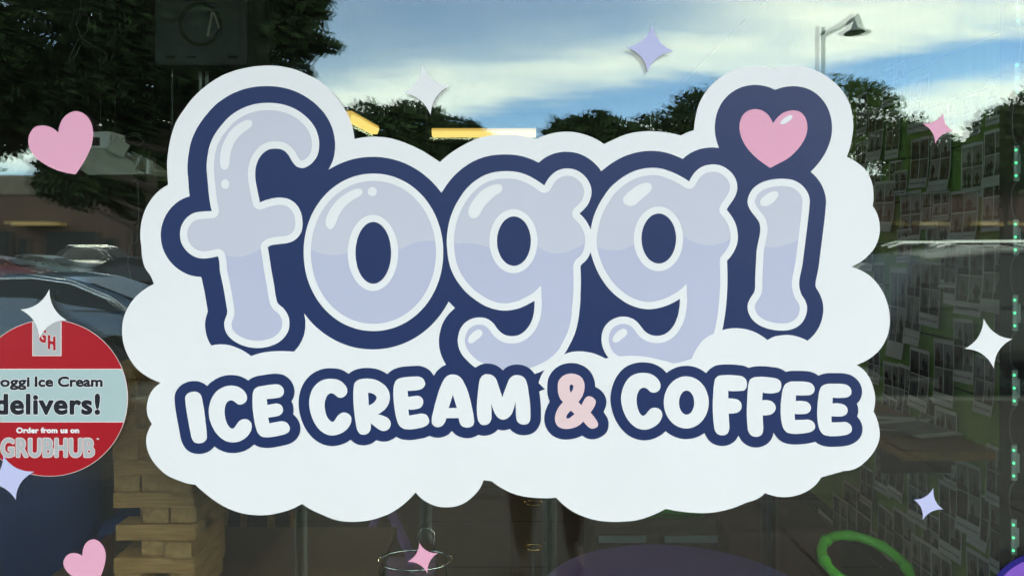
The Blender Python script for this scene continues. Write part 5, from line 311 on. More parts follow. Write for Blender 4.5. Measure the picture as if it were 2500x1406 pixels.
 'xh_b': ['2368 9587 2347 9593 2326 9610 2312 9635 2303 9663 2300 9692 2299 9725 2302 9793 2326 9945 2333 9963 2345 9982 2323 9995 2309 10012 2299 10033 2296 10057 2300 10077 2307 10093 2324 10115 2340 10126 2358 10133 2378 10136 2391 10135 2403 10133 2420 10127 2438 10114 2453 10096 2463 10072 2465 10055 2463 10038 2454 10015 2438 9996 2416 9980 2427 9963 2434 9945 2457 9803 2461 9753 2460 9693 2456 9662 2450 9638 2434 9610 2417 9596 2407 9590 2385 9585 2370 9586', '108 9592 97 9596 87 9603 80 9612 75 9623 74 9742 45 9741 -5 9747 -58 9767 -97 9794 -125 9828 -130 9837 -148 9880 -155 9932 -150 9980 -131 10033 -98 10078 -62 10105 -32 10117 -10 10124 40 10130 182 10130 193 10128 205 10121 214 10112 219 10100 221 10088 220 9623 216 9613 210 9604 202 9597 192 9593 180 9591 110 9591', '652 9592 638 9596 627 9605 620 9617 617 9630 618 10095 620 10105 627 10115 636 10123 647 10128 658 10130 730 10129 743 10124 753 10116 760 10105 763 10092 763 9627 760 9615 753 9605 745 9598 735 9593 723 9591 653 9591', '860 9621 848 9624 833 9629 814 9643 800 9662 794 9677 791 9692 791 9702 795 9722 803 9738 816 9753 808 9760 802 9768 797 9787 797 10090 801 10107 808 10117 817 10124 827 10128 838 10130 912 10129 928 10120 939 10107 943 10090 943 9822 1083 10113 1091 10125 1103 10133 1117 10136 1150 10135 1165 10128 1176 10117 1322 9803 1325 9787 1321 9770 1308 9755 1290 9748 1213 9747 1195 9753 1187 9759 1179 9768 1130 9875 1079 9768 1072 9759 1063 9753 1045 9747 968 9747 952 9753 937 9766 924 9753 938 9736 948 9713 950 9697 948 9682 940 9660 925 9642 908 9630 888 9623 862 9621', '418 9742 373 9747 330 9764 285 9797 257 9835 240 9877 233 9937 238 9985 254 10028 285 10075 323 10107 368 10127 428 10136 462 10135 487 10132 513 10126 558 10108 582 10094 590 10087 598 10075 601 10062 601 9998 599 9988 594 9978 604 9963 607 9947 602 9890 588 9843 583 9833 558 9796 521 9765 480 9748 420 9741', '1483 9742 1437 9747 1395 9763 1350 9797 1321 9835 1305 9877 1297 9937 1303 9985 1318 10028 1350 10075 1388 10107 1432 10127 1493 10136 1548 10132 1578 10125 1623 10107 1647 10094 1655 10087 1662 10075 1665 10060 1665 9998 1663 9988 1658 9978 1668 9963 1671 9947 1666 9890 1652 9843 1647 9833 1622 9795 1585 9765 1545 9749 1535 9746 1485 9741', '1878 9742 1855 9746 1837 9753 1822 9762 1810 9753 1795 9747 1720 9748 1702 9755 1689 9770 1684 9788 1684 10090 1686 10102 1691 10112 1706 10125 1725 10130 1797 10129 1812 10124 1823 10113 1828 10103 1831 10092 1831 9935 1833 9917 1837 9903 1844 9893 1858 9883 1868 9881 1873 9882 1887 9889 1910 9905 1920 9909 1932 9909 1943 9907 1955 9900 1975 9874 1988 9915 1995 9927 2028 9960 2076 9990 2030 9966 2020 9963 2005 9963 1990 9969 1979 9980 1973 9995 1972 10073 1978 10090 1990 10102 2018 10115 2060 10129 2083 10133 2125 10136 2162 10133 2192 10123 2227 10103 2255 10072 2268 10043 2273 10010 2270 9982 2260 9957 2245 9937 2210 9907 2225 9906 2238 9901 2249 9892 2256 9878 2258 9867 2258 9805 2256 9795 2252 9785 2237 9771 2197 9754 2158 9744 2120 9741 2083 9744 2048 9755 2019 9772 1997 9794 1973 9773 1940 9753 1905 9743 1880 9741', '44 9878 63 9877 73 9878 74 9880 74 9997 53 9998 27 9995 12 9989 5 9983 -2 9973 -6 9960 -7 9942 -5 9922 1 9905 10 9893 22 9885 43 9878', '410 9990 483 9989 489 9990 483 9992 462 9996 447 9997 426 9995', '1474 9990 1548 9989 1554 9990 1548 9992 1512 9997 1490 9995 1475 9990'],
 'x_c': ['477 10428 460 10430 442 10436 423 10448 410 10463 403 10478 400 10500 403 10517 410 10533 423 10549 440 10560 460 10567 482 10569 492 10569 507 10567 527 10560 544 10548 557 10533 563 10519 567 10498 564 10480 557 10465 543 10448 527 10437 507 10430 478 10428', '1043 10428 1029 10433 1019 10442 1012 10453 1008 10469 1000 10472 996 10478 997 10498 1002 10503 1008 10505 1008 10558 1012 10565 1018 10568 1037 10568 1045 10564 1047 10558 1047 10505 1057 10503 1062 10499 1062 10558 1064 10563 1068 10567 1092 10568 1099 10563 1101 10558 1102 10513 1105 10507 1110 10504 1115 10504 1125 10510 1132 10511 1137 10508 1145 10496 1141 10505 1140 10518 1141 10532 1147 10543 1158 10557 1168 10563 1182 10568 1197 10570 1212 10568 1227 10563 1238 10556 1247 10547 1254 10532 1256 10518 1254 10505 1247 10490 1238 10481 1227 10474 1213 10470 1198 10468 1182 10470 1168 10474 1148 10490 1148 10485 1145 10479 1132 10471 1122 10468 1110 10469 1100 10473 1092 10469 1072 10469 1067 10471 1063 10476 1057 10470 1047 10468 1052 10464 1065 10465 1072 10461 1074 10455 1073 10436 1067 10430 1045 10428', '723 10429 718 10432 716 10437 715 10468 693 10469 680 10474 668 10481 660 10491 657 10480 647 10473 637 10469 622 10469 610 10474 602 10469 583 10469 577 10472 573 10480 573 10558 575 10563 583 10568 603 10568 610 10564 612 10558 612 10515 615 10508 622 10504 627 10505 637 10511 644 10510 658 10493 654 10503 652 10515 654 10530 659 10543 668 10555 678 10562 692 10567 743 10568 750 10566 754 10558 754 10438 752 10433 747 10430 725 10429', '475 10465 495 10465 507 10470 520 10481 524 10490 524 10507 520 10516 507 10528 492 10532 472 10532 460 10528 447 10517 442 10507 442 10490 447 10481 460 10470', '807 10468 785 10473 773 10482 765 10492 761 10502 758 10518 759 10530 764 10542 772 10553 783 10562 794 10567 812 10570 835 10567 855 10557 858 10552 857 10528 859 10520 858 10505 854 10493 846 10482 837 10474 825 10470 808 10468', '913 10468 900 10473 893 10469 872 10470 867 10473 864 10478 865 10562 868 10566 873 10568 893 10568 900 10564 902 10558 902 10518 905 10509 913 10504 927 10511 935 10510 948 10493 950 10488 947 10480 938 10473 927 10469 915 10468', '1308 10468 1295 10472 1288 10469 1268 10469 1260 10475 1260 10562 1263 10566 1268 10568 1288 10568 1296 10563 1298 10558 1298 10507 1307 10502 1312 10502 1315 10507 1315 10558 1318 10565 1325 10568 1347 10567 1352 10563 1354 10555 1354 10507 1360 10503 1365 10502 1370 10505 1371 10508 1371 10558 1373 10563 1382 10568 1402 10568 1408 10563 1410 10558 1410 10508 1405 10488 1393 10475 1380 10469 1362 10469 1342 10477 1327 10470 1310 10468', '1613 10468 1600 10471 1590 10477 1581 10488 1579 10498 1584 10515 1595 10526 1603 10530 1590 10525 1581 10528 1578 10535 1579 10555 1585 10562 1606 10568 1630 10569 1645 10563 1655 10553 1660 10537 1656 10523 1644 10512 1652 10508 1655 10503 1655 10483 1653 10478 1635 10470 1615 10468', '1772 10468 1748 10474 1737 10482 1727 10492 1722 10503 1719 10520 1721 10532 1726 10543 1737 10556 1748 10563 1762 10568 1783 10569 1805 10564 1819 10555 1828 10545 1833 10533 1835 10517 1833 10503 1828 10493 1818 10482 1807 10474 1793 10470 1773 10468', '1888 10468 1875 10472 1868 10469 1847 10470 1842 10473 1839 10478 1839 10558 1841 10563 1845 10567 1868 10568 1876 10563 1877 10558 1878 10507 1886 10502 1893 10502 1896 10507 1896 10558 1899 10565 1905 10568 1927 10568 1932 10565 1935 10558 1935 10508 1930 10488 1923 10478 1913 10472 1903 10469 1890 10468', '1485 10470 1480 10473 1478 10478 1479 10538 1484 10552 1490 10559 1498 10565 1518 10570 1538 10565 1545 10568 1568 10567 1574 10558 1574 10512 1574 10480 1571 10473 1565 10470 1542 10470 1537 10473 1535 10478 1534 10532 1527 10535 1518 10534 1516 10528 1515 10475 1508 10470 1487 10469', '704 10503 715 10503 715 10533 703 10534 695 10530 691 10520 694 10510 703 10503', '1192 10503 1207 10505 1215 10512 1217 10518 1215 10526 1206 10533 1192 10534 1186 10532 1181 10527 1180 10513 1183 10508 1190 10504', '1771 10503 1787 10505 1792 10508 1795 10513 1796 10518 1794 10527 1785 10533 1770 10534 1760 10527 1759 10513 1763 10507 1770 10504', '805 10532 828 10532 817 10534 807 10532'],
 'x_d': ['207 10685 158 10693 112 10718 73 10756 45 10803 26 10862 20 10925 26 10988 44 11043 73 11092 108 11126 158 11153 210 11161 255 11157 298 11145 341 11123 350 11115 353 11105 352 10922 348 10912 338 10905 300 10904 222 10904 210 10909 203 10920 203 10980 204 10988 210 10997 220 11001 263 11003 263 11052 227 11060 217 11061 187 11056 163 11044 143 11025 125 10997 115 10963 111 10923 115 10883 126 10848 142 10822 162 10802 185 10789 213 10784 243 10788 260 10793 278 10801 320 10825 328 10825 337 10822 342 10817 346 10808 346 10740 344 10732 338 10725 310 10710 270 10693 233 10685 208 10685', '413 10691 403 10699 399 10712 399 11133 401 11142 408 11151 420 11155 470 11155 478 11151 486 11143 488 11133 488 10973 497 10975 503 10981 516 10997 532 11022 576 11112 593 11146 599 11152 607 11155 670 11154 682 11147 687 11135 685 11123 654 11065 619 10992 596 10952 585 10937 598 10922 610 10903 619 10880 624 10857 626 10830 623 10793 612 10758 590 10727 567 10707 538 10695 502 10690 415 10691', '708 10692 698 10700 694 10712 694 10973 700 11030 716 11077 740 11113 773 11140 808 11155 848 11161 898 11154 939 11135 973 11102 993 11066 1007 11018 1011 10968 1011 10805 1011 10712 1006 10698 1000 10693 992 10690 943 10690 933 10692 925 10700 921 10712 921 10975 915 11017 905 11037 893 11048 884 11053 862 11060 848 11061 830 11058 813 11049 798 11034 790 11018 786 10998 784 10960 783 10705 777 10696 767 10691 710 10691', '1067 10691 1057 10699 1052 10712 1052 11133 1055 11143 1063 11152 1073 11155 1183 11155 1222 11150 1258 11134 1284 11110 1302 11080 1310 11052 1313 11020 1311 10990 1302 10960 1288 10935 1272 10916 1256 10905 1272 10883 1279 10865 1284 10843 1285 10818 1283 10790 1273 10758 1257 10732 1237 10712 1203 10695 1167 10690 1068 10691', '1352 10691 1341 10698 1337 10712 1337 11133 1340 11145 1347 11152 1355 11155 1405 11155 1416 11152 1423 11143 1426 11133 1427 10972 1558 10972 1559 11133 1561 11142 1567 11150 1577 11155 1633 11154 1644 11147 1648 11133 1648 10712 1645 10700 1638 10693 1630 10690 1580 10690 1569 10693 1562 10702 1559 10712 1558 10873 1427 10873 1426 10712 1424 10703 1418 10695 1408 10690 1353 10691', '1705 10692 1695 10700 1691 10712 1691 10973 1697 11030 1712 11077 1737 11113 1769 11140 1804 11155 1845 11161 1895 11154 1936 11135 1970 11102 1990 11066 2003 11018 2007 10968 2007 10805 2007 10712 2003 10698 1997 10693 1988 10690 1940 10690 1930 10692 1922 10700 1918 10712 1918 10975 1912 11017 1902 11037 1890 11048 1881 11053 1858 11060 1845 11061 1827 11058 1810 11049 1795 11034 1787 11018 1782 10998 1781 10960 1779 10705 1773 10696 1763 10691 1707 10691', '2063 10691 2053 10699 2049 10712 2049 11133 2052 11143 2059 11152 2070 11155 2180 11155 2218 11150 2255 11134 2281 11110 2298 11080 2307 11052 2310 11020 2307 10990 2299 10960 2285 10935 2268 10916 2253 10905 2268 10883 2276 10865 2281 10843 2282 10818 2279 10790 2270 10758 2254 10732 2233 10712 2200 10695 2163 10690 2065 10691', '488 10787 510 10787 518 10790 527 10796 531 10803 535 10827 535 10842 531 10853 525 10863 511 10872 488 10873 488 10788', '1143 10788 1175 10790 1183 10794 1191 10803 1194 10823 1193 10840 1190 10852 1184 10860 1177 10865 1167 10868 1142 10870 1142 10790', '2140 10788 2172 10790 2180 10794 2187 10803 2191 10823 2190 10840 2186 10852 2181 10860 2173 10865 2163 10868 2139 10870 2138 10790', '1142 10970 1143 10969 1173 10969 1192 10970 1203 10975 1212 10981 1217 10988 1221 10998 1222 11012 1219 11033 1211 11045 1205 11050 1193 11055 1175 11057 1143 11057 1142 11055 1142 10972', '2138 10970 2140 10969 2170 10969 2188 10970 2200 10975 2208 10981 2214 10988 2218 10998 2219 11012 2215 11033 2208 11045 2202 11050 2190 11055 2172 11057 2140 11057 2138 11055 2138 10972'],
 'xh_d': ['207 10670 153 10679 103 10705 61 10747 29 10802 11 10863 5 10925 11 10987 30 11050 59 11098 98 11138 107 11144 153 11167 205 11175 237 11174 282 11166 325 11149 352 11135 363 11122 368 11103 368 10923 364 10908 353 10896 343 10891 332 10889 223 10889 207 10893 195 10903 188 10918 188 10980 189 10990 196 11003 208 11013 220 11017 248 11018 248 11040 235 11044 220 11046 193 11042 172 11032 153 11014 139 10990 130 10960 126 10922 130 10887 139 10857 153 10832 170 10814 190 10803 213 10799 227 10800 257 10808 285 10822 308 10837 325 10840 337 10838 348 10832 356 10822 361 10810 361 10738 357 10725 349 10715 317 10697 275 10679 235 10671 208 10670', '410 10677 400 10681 392 10689 386 10698 384 10710 384 11133 386 11145 390 11154 397 11162 407 11167 417 11170 472 11170 485 11165 495 11157 501 11147 503 11135 503 11005 518 11028 574 11142 584 11158 600 11168 610 11170 667 11170 680 11167 690 11160 698 11150 702 11138 701 11127 698 11117 667 11058 632 10985 605 10938 624 10908 634 10885 639 10858 641 10828 638 10792 627 10755 602 10717 575 10695 543 10681 502 10675 412 10676', '707 10676 697 10681 688 10688 682 10698 680 10710 680 10975 685 11030 705 11088 731 11125 768 11155 805 11170 843 11175 898 11169 947 11148 982 11115 1007 11072 1021 11022 1026 10968 1026 10833 1026 10710 1024 10700 1018 10690 1007 10680 990 10675 937 10676 925 10680 916 10687 910 10697 906 10710 906 10957 903 11003 894 11027 877 11040 862 11045 850 11046 840 11045 828 11041 817 11032 807 11020 802 11007 800 10995 799 10712 797 10700 787 10685 772 10676 708 10676', '1065 10676 1053 10682 1045 10690 1039 10700 1037 10712 1037 11135 1043 11153 1050 11161 1058 11166 1073 11170 1183 11170 1232 11163 1267 11146 1293 11122 1314 11090 1320 11071 1321 11075 1322 11138 1325 11149 1332 11158 1342 11166 1355 11170 1405 11170 1417 11168 1432 11157 1438 11148 1441 11138 1442 10987 1543 10987 1544 11133 1548 11150 1558 11162 1573 11169 1627 11170 1637 11169 1647 11164 1655 11157 1660 11148 1663 11138 1663 10980 1663 10710 1657 10692 1643 10679 1628 10675 1575 10675 1560 10682 1549 10693 1544 10710 1543 10858 1442 10858 1441 10710 1435 10692 1423 10680 1407 10675 1353 10675 1343 10678 1333 10685 1325 10697 1322 10710 1322 10962 1320 10967 1315 10953 1302 10928 1278 10902 1285 10890 1294 10868 1299 10845 1300 10817 1297 10787 1289 10757 1268 10722 1242 10697 1205 10680 1167 10675 1067 10676', '1703 10676 1693 10681 1685 10688 1679 10698 1676 10710 1676 10975 1682 11030 1702 11088 1727 11125 1765 11155 1802 11170 1840 11175 1895 11169 1943 11148 1979 11115 2004 11072 2018 11022 2022 10968 2022 10833 2022 10710 2020 10700 2015 10690 2003 10680 1987 10675 1933 10676 1922 10680 1913 10687 1906 10697 1903 10710 1903 10957 1899 11003 1890 11027 1874 11040 1858 11045 1847 11046 1837 11045 1825 11041 1813 11032 1804 11020 1799 11007 1797 10995 1796 10712 1794 10700 1784 10685 1768 10676 1705 10676', '2062 10676 2052 10680 2043 10688 2037 10698 2034 10710 2034 11133 2037 11148 2048 11162 2065 11170 2182 11170 2228 11163 2263 11147 2282 11130 2293 11118 2312 11087 2322 11055 2325 11020 2322 10987 2313 10955 2297 10927 2275 10902 2282 10890 2291 10868 2296 10845 2297 10822 2294 10787 2283 10752 2266 10723 2243 10701 2235 10695 2205 10681 2165 10675 2063 10676', '503 10803 507 10802 514 10805 519 10817 520 10838 515 10852 508 10857 503 10857 503 10805', '1158 10803 1172 10805 1177 10810 1180 10825 1178 10838 1174 10848 1163 10854 1157 10853 1157 10805', '2155 10803 2168 10805 2174 10810 2176 10825 2175 10838 2171 10848 2160 10854 2154 10853 2153 10805', '1157 10985 1172 10984 1188 10985 1201 10992 1206 11002 1207 11013 1205 11028 1200 11035 1190 11040 1158 11042 1157 11040 1157 10987', '2153 10985 2168 10984 2185 10985 2198 10992 2203 11002 2204 11013 2201 11028 2197 11035 2187 11040 2155 11042 2153 11040 2153 10987'],
 'x_G': ['1018 8013 989 8028 969 8050 953 8083 943 8122 940 8167 943 8212 953 8255 968 8292 987 8322 1015 8348 1043 8360 1070 8364 1095 8361 1122 8350 1127 8345 1130 8337 1130 8202 1126 8195 1120 8190 1074 8178 1058 8174 1050 8175 1042 8182 1039 8190 1040 8237 1048 8246 1071 8253 1071 8288 1057 8288 1040 8280 1028 8269 1017 8252 1007 8228 1002 8202 999 8170 1001 8143 1008 8118 1016 8102 1025 8092 1035 8087 1045 8087 1060 8093 1070 8100 1100 8130 1108 8133 1117 8131 1123 8126 1126 8118 1126 8067 1122 8060 1108 8047 1087 8029 1075 8022 1052 8013 1020 8013'],
 'xh_G': ['1017 8001 985 8016 960 8042 942 8078 932 8118 928 8167 931 8213 941 8258 958 8298 978 8330 1003 8354 1038 8371 1057 8375 1085 8375 1112 8368 1132 8357 1139 8348 1142 8337 1142 8202 1138 8192 1132 8183 1123 8178 1112 8175 1058 8162 1047 8164 1037 8169 1031 8177 1027 8187 1027 8237 1031 8247 1038 8253 1045 8258 1059 8262 1059 8275 1047 8270 1038 8262 1028 8247 1019 8225 1013 8200 1011 8172 1014 8143 1019 8123 1026 8108 1037 8099 1047 8100 1069 8115 1095 8141 1107 8145 1118 8143 1130 8136 1137 8123 1138 8070 1136 8060 1130 8051 1105 8028 1082 8012 1053 8002 1018 8001'],
 'x_H': ['1183 8175 1174 8180 1170 8190 1171 8503 1180 8513 1212 8521 1222 8519 1229 8512 1230 8503 1231 8393 1298 8409 1300 8535 1305 8542 1310 8545 1340 8553 1348 8552 1356 8547 1360 8537 1360 8230 1359 8223 1350 8215 1318 8207 1308 8209 1302 8215 1300 8223 1298 8335 1232 8318 1230 8317 1230 8193 1226 8187 1220 8182 1185 8174'],
 'xh_H': ['1180 8163 1172 8167 1164 8173 1160 8182 1158 8190 1158 8497 1160 8508 1168 8519 1180 8525 1212 8533 1222 8532 1230 8528 1239 8518 1242 8507 1243 8408 1285 8418 1288 8420 1288 8530 1290 8542 1297 8551 1306 8557 1338 8565 1348 8565 1357 8562 1365 8555 1370 8547 1372 8538 1372 8230 1370 8220 1363 8210 1352 8203 1318 8195 1308 8196 1300 8200 1292 8208 1288 8220 1288 8318 1285 8319 1243 8309 1242 8197 1240 8187 1233 8177 1225 8171 1193 8163 1182 8163'],
 'x_tm': ['2357 10691 2355 10693 2356 10700 2366 10702 2366 10727 2368 10730 2375 10728 2377 10700 2385 10700 2386 10702 2387 10730 2393 10730 2395 10728 2395 10712 2397 10711 2402 10717 2406 10715 2410 10709 2411 10728 2413 10730 2420 10728 2420 10693 2418 10691 2412 10692 2403 10702 2393 10691 2358 10691'],
})

# ---------------------------------------------------------------- materials
MAT = dict(
 white=mat('white vinyl', (.86, .905, .875), .45, var=.022, vscale=3, spec=.45, bump=.12, bscale=9),
 navy=mat('navy vinyl', (.011, .031, .115), .45, spec=.45, bump=.08, bscale=18),
 lav=mat('pale lavender vinyl', (.605, .65, .715), .55, var=.015, vscale=6, spec=.35),
 lav2=mat('lavender vinyl', (.525, .575, .705), .55, var=.015, vscale=6, spec=.35),
 pink=mat('pink vinyl', (.84, .43, .56), .55, spec=.35),
 blush=mat('blush vinyl', (.84, .66, .65), .55, spec=.35),
 lilac=mat('lilac vinyl', (.56, .60, .85), .55, spec=.35),
 red=mat('red print', (.42, .008, .016), .35, var=.05, vscale=3),
 band=mat('pale teal print', (.44, .60, .58), .4, var=.03, vscale=3),
 ink=mat('black ink', (.006, .010, .014), .5),
 silver=mat('grey print', (.47, .51, .50), .4),
 paleline=mat('pale outline print', (.85, .72, .68), .5),
 black=mat('black metal', (.012, .012, .014), .45),
 dark=mat('dark painted wall', (.018, .018, .022), .8, var=.3, vscale=3),
 ceil=mat('black ceiling', (.010, .010, .012), .9),
 alu=mat('dark window frame', (.03, .03, .035), .4, metal=.6),
 green=mat('green painted plank', (.26, .47, .07), .55, var=.08, vscale=4, stretch=(1, 6, 1)),
 wood=mat('pale pine', (.31, .155, .05), .6, col2=(.48, .28, .105), vscale=7, stretch=(1.5, 22, 22), bump=.3, bscale=30),
 endgrain=mat('sawn end grain', (.32, .175, .07), .8, col2=(.46, .28, .125), vscale=60, spec=.2),
 paper=mat('printed paper', (.84, .86, .85), .6),
 photo=mat('photo print grey', (.05, .05, .05), .45, col2=(.14, .13, .125), vscale=30),
 photo2=mat('photo print light', (.34, .35, .34), .45, col2=(.20, .20, .20), vscale=22), photo3=mat('photo print pale', (.50, .52, .50), .45, col2=(.30, .32, .31), vscale=14),
 figure2=mat('photo print maroon', (.09, .018, .016), .5), figure3=mat('photo print blue', (.02, .035, .08), .5),
 figure=mat('photo print dark', (.014, .013, .014), .5),
 skin=mat('brown skin', (.075, .036, .024), .5),
 steel=mat('galvanised steel', (.40, .46, .45), .5, metal=.1, var=.12, vscale=9),
 brass=mat('brass', (.75, .48, .16), .15, metal=1),
 chrome=mat('chrome', (.85, .85, .85), .08, metal=1),
 greenpl=mat('green plastic', (.12, .55, .04), .35, spec=.5),
 purple=mat('purple plastic', (.30, .18, .52), .35),
 purple2=mat('dusty purple plastic', (.36, .21, .42), .5),
 blue=mat('navy upholstery', (.007, .019, .10), .7, var=.25, vscale=3),
 bluerim=mat('blue rim', (.014, .010, .19), .4),
 lilacpl=mat('purple vinyl', (.23, .10, .53), .45),
 tan=mat('warm brown laminate', (.15, .085, .05), .5, var=.15, vscale=5, stretch=(1, 1, 5)),
 redbrown=mat('red brown leatherette', (.16, .05, .035), .5, var=.12, vscale=5),
 orangewood=mat('orange wood shelf', (.38, .18, .06), .5, var=.2, vscale=5, stretch=(2, 16, 2)),
 greymetal=mat('grey sheet metal', (.42, .46, .44), .5, metal=.2, var=.06),
 whitemetal=mat('white sheet metal', (.74, .78, .75), .5, var=.05),
 khaki=mat('khaki sheet metal', (.52, .53, .44), .5, metal=.1, var=.08),
 panel=mat('charcoal panel', (.075, .085, .088), .6),
 cone=mat('speaker cone', (.006, .006, .006), .6),
 wire=mat('pale wire', (.55, .55, .52), .4), wiredark=mat('grey wire', (.12, .12, .12), .5),
 floor=mat('brown vinyl floor', (.034, .025, .020), .45, var=.25, vscale=3),
 asphalt=mat('asphalt', (.050, .050, .052), .9, var=.3, vscale=6, bump=.3, bscale=200),
 paving=mat('brown concrete paving', (.034, .025, .019), .85, var=.18, vscale=4, bump=.2, bscale=90),
 kerb=mat('kerb concrete', (.13, .12, .11), .85, var=.12, vscale=6),
 paint=mat('white road paint', (.75, .75, .72), .7, var=.15, vscale=14),
 brick=mat('brown brick', (.075, .048, .036), .85, col2=(.11, .065, .048), vscale=30, stretch=(1, 1, 3)),
 cream=mat('buff render', (.15, .13, .095), .8, var=.08), roofm=mat('grey roofing', (.16, .16, .16), .8),
 shopglass=mat('dark glass', (.02, .024, .026), .08, spec=.4), farglass=mat('far shop glass', (.018, .02, .02), .35, spec=.25),
 lampmetal=mat('grey lamp metal', (.17, .19, .19), .5),
 ochre=mat('ochre awning', (.55, .36, .14), .7, var=.15, vscale=2),
 bark=mat('dark bark', (.06, .045, .035), .9, var=.3, vscale=8),
 leafA=mat('dark leaf', (.028, .048, .018), .8, spec=.12, var=.5, vscale=2.2), leafB=mat('mid leaf', (.036, .060, .022), .8, spec=.12, var=.5, vscale=1.6),
 rubber=mat('black ribbed rubber', (.011, .011, .012), .85, var=.3, vscale=40, stretch=(1, 12, 1)),
 tyre=mat('tyre rubber', (.015, .015, .015), .8), rim=mat('dark alloy rim', (.10, .10, .105), .5, metal=.6),
 lampred=mat('red lens', (.35, .01, .01), .2), lampclear=mat('clear lens', (.75, .76, .78), .12),
 trim=mat('bright trim', (.80, .80, .80), .18, metal=1),
 clothes=mat('black cotton', (.012, .012, .014), .9), shirt=mat('charcoal shirt', (.03, .03, .04), .9), hair=mat('dark hair', (.012, .008, .006), .6),
 bulb=mat('green diode', (.05, .8, .4), .3, emit=(.10, 1.0, .36), estr=.6),
 ledbase=mat('translucent module', (.25, .30, .29), .35),
 glow=mat('lit warm lens', (.8, .7, .4), .4, emit=(1.0, .70, .20), estr=.42), glow2=mat('lit amber edge', (.8, .6, .3), .4, emit=(1.0, .60, .13), estr=.26),
)
GL_OUT = glass_mat('outer glass', .068, .003); GL_IN = glass_mat('inner glass', .068, 0)

# ---------------------------------------------------------------- setting outdoors
def ground(name, bm, m): return tag(obj(name, bm, m), kind='structure')
LOT = -.25
ground('parking_lot', BX(-160, 160, -220, -6.05, LOT - .2, LOT), MAT['asphalt'])
ground('sidewalk', BX(-14, 14, -5.9, -.12, -.2, -.012), MAT['kerb'])
sw = bpy.data.objects['sidewalk']
slab = None
for i in range(-9, 9):
    for j in range(4):
        if slab is None:
            slab = obj('slab', box(bmesh.new(), -.745, .745, -.705, .705, -.012, .0, .004), MAT['paving'], sw); o = slab
        else:
            o = slab.copy(); COL.objects.link(o)
        o.location = (i * 1.5 + .75, -.83 - j * 1.43, 0)
ground('kerb', BX(-14, 14, -6.05, -5.9, LOT, .0), MAT['kerb'])
pm = None
for i in range(14):
    x = -20 + i * 2.9
    if pm is None: pm = tag(obj('bay_line', BX(-.05, .05, -3.2, 3.2, 0, .004), MAT['paint']), kind='structure'); o = pm
    else: o = pm.copy(); COL.objects.link(o)
    o.location = (x, -27, LOT)

# ---------------------------------------------------------------- our own shop front
WX0, WX1, WZ0, WZ1 = -2.3, 1.75, .32, 2.95
sf = empty('shop_front', (0, 0, 0), 'dark painted shop front wall around the big decorated window', 'building')
obj('wall', BX(-8, WX0 - .08, -.05, .18, 0, 4.4), MAT['dark'], sf); obj('wall', BX(WX1 + .08, 8, -.05, .18, 0, 4.4), MAT['dark'], sf)
obj('wall', BX(WX0 - .08, WX1 + .08, -.05, .18, WZ1 + .08, 4.4), MAT['dark'], sf); obj('wall', BX(WX0 - .08, WX1 + .08, -.05, .18, 0, WZ0 - .08), MAT['dark'], sf)
obj('canopy', BX(-8, 8, -1.4, -.05, 3.35, 3.6), MAT['dark'], sf)  # added above the view to cut sky light on decal and pavement
win = empty('shop_window', (0, 0, WZ0), 'large double glazed shop window mirroring sky and trees, stickers on it', 'window')
def wpart(name, bm, m, rot=None):
    o = obj(name, bm, m); o.parent = win; o.location = -win.location
    return o
for b in ((WX0 - .08, WX0, WZ0 - .08, WZ1 + .08), (WX1, WX1 + .08, WZ0 - .08, WZ1 + .08)):
    wpart('frame', BX(b[0], b[1], -.04, .06, b[2], b[3]), MAT['alu'])
for b in ((WZ0 - .08, WZ0), (WZ1, WZ1 + .08)): wpart('frame', BX(WX0, WX1, -.04, .06, b[0], b[1]), MAT['alu'])
wpart('pane', BX(WX0 + .001, WX1 - .001, 0, .005, WZ0 + .001, WZ1 - .001), GL_OUT)
ip = wpart('pane', BX(WX0 + .02, WX1 - .02, -.0025, .0025, WZ0 + .02 - 1.55, WZ1 - .02 - 1.55), GL_IN)
ip.location = Vector((0, .0192, 1.55)) - win.location; ip.rotation_euler = (R(.05), 0, R(.20))   # the two panes are never quite parallel

# ---------------------------------------------------------------- the big decal
dec = empty('window_decal', at(1235, 720, 0), 'big white cloud decal reading foggi ICE CREAM & COFFEE in navy and lavender', 'decal')
def dpart(name, key, lay, m, parent=None, label=None):
    o = flat(name, SHAPES[key][:1] if key in ('navy',) else SHAPES[key], -.0003 - .00009 * lay, m)
    p = parent or dec; o.parent = p; o.matrix_parent_inverse = Matrix.Identity(4)
    w = Vector((0, 0, 0)); q = p
    while q is not None: w += q.location; q = q.parent
    o.location = -w
    if label: o['label'] = label
    return o
dpart('cloud_backing', 'cloud', 0, MAT['white'])
dpart('name_outline', 'navy', 1, MAT['navy'], label='navy outline round the name foggi')
for key, nm in (('f', 'f'), ('o', 'o'), ('g1', 'first g'), ('g2', 'second g'), ('i', 'i')):
    L0 = dpart('letter', 'w_' + key, 2 if key != 'g2' else 2.4, MAT['white'], label=f'lavender letter {nm} of foggi')
    dpart('fill', 'lav_' + key, 3, MAT['lav'], L0)
    dpart('lower_fill', 'low_' + key, 3.5, MAT['lav2'], L0)
    if key in ('o', 'g1', 'g2'):
        dpart('counter_rim', 'cw_' + key, 4, MAT['white'], L0); dpart('counter', 'cn_' + key, 4.5, MAT['navy'], L0)
    if key in ('g1', 'g2'): dpart('notch', 'wedge_' + key, 4, MAT['white'], L0)
    for h in ('hl_' + key, 'hlb_' + key, 'dot_' + key):
        if h in SHAPES: dpart('highlight', h, 5, MAT['white'], L0)
hh = dpart('heart', 'w_heart', 2, MAT['pink'], label='pink heart dotting the i'); dpart('highlight', 'hl_heart', 3, MAT['white'], hh)
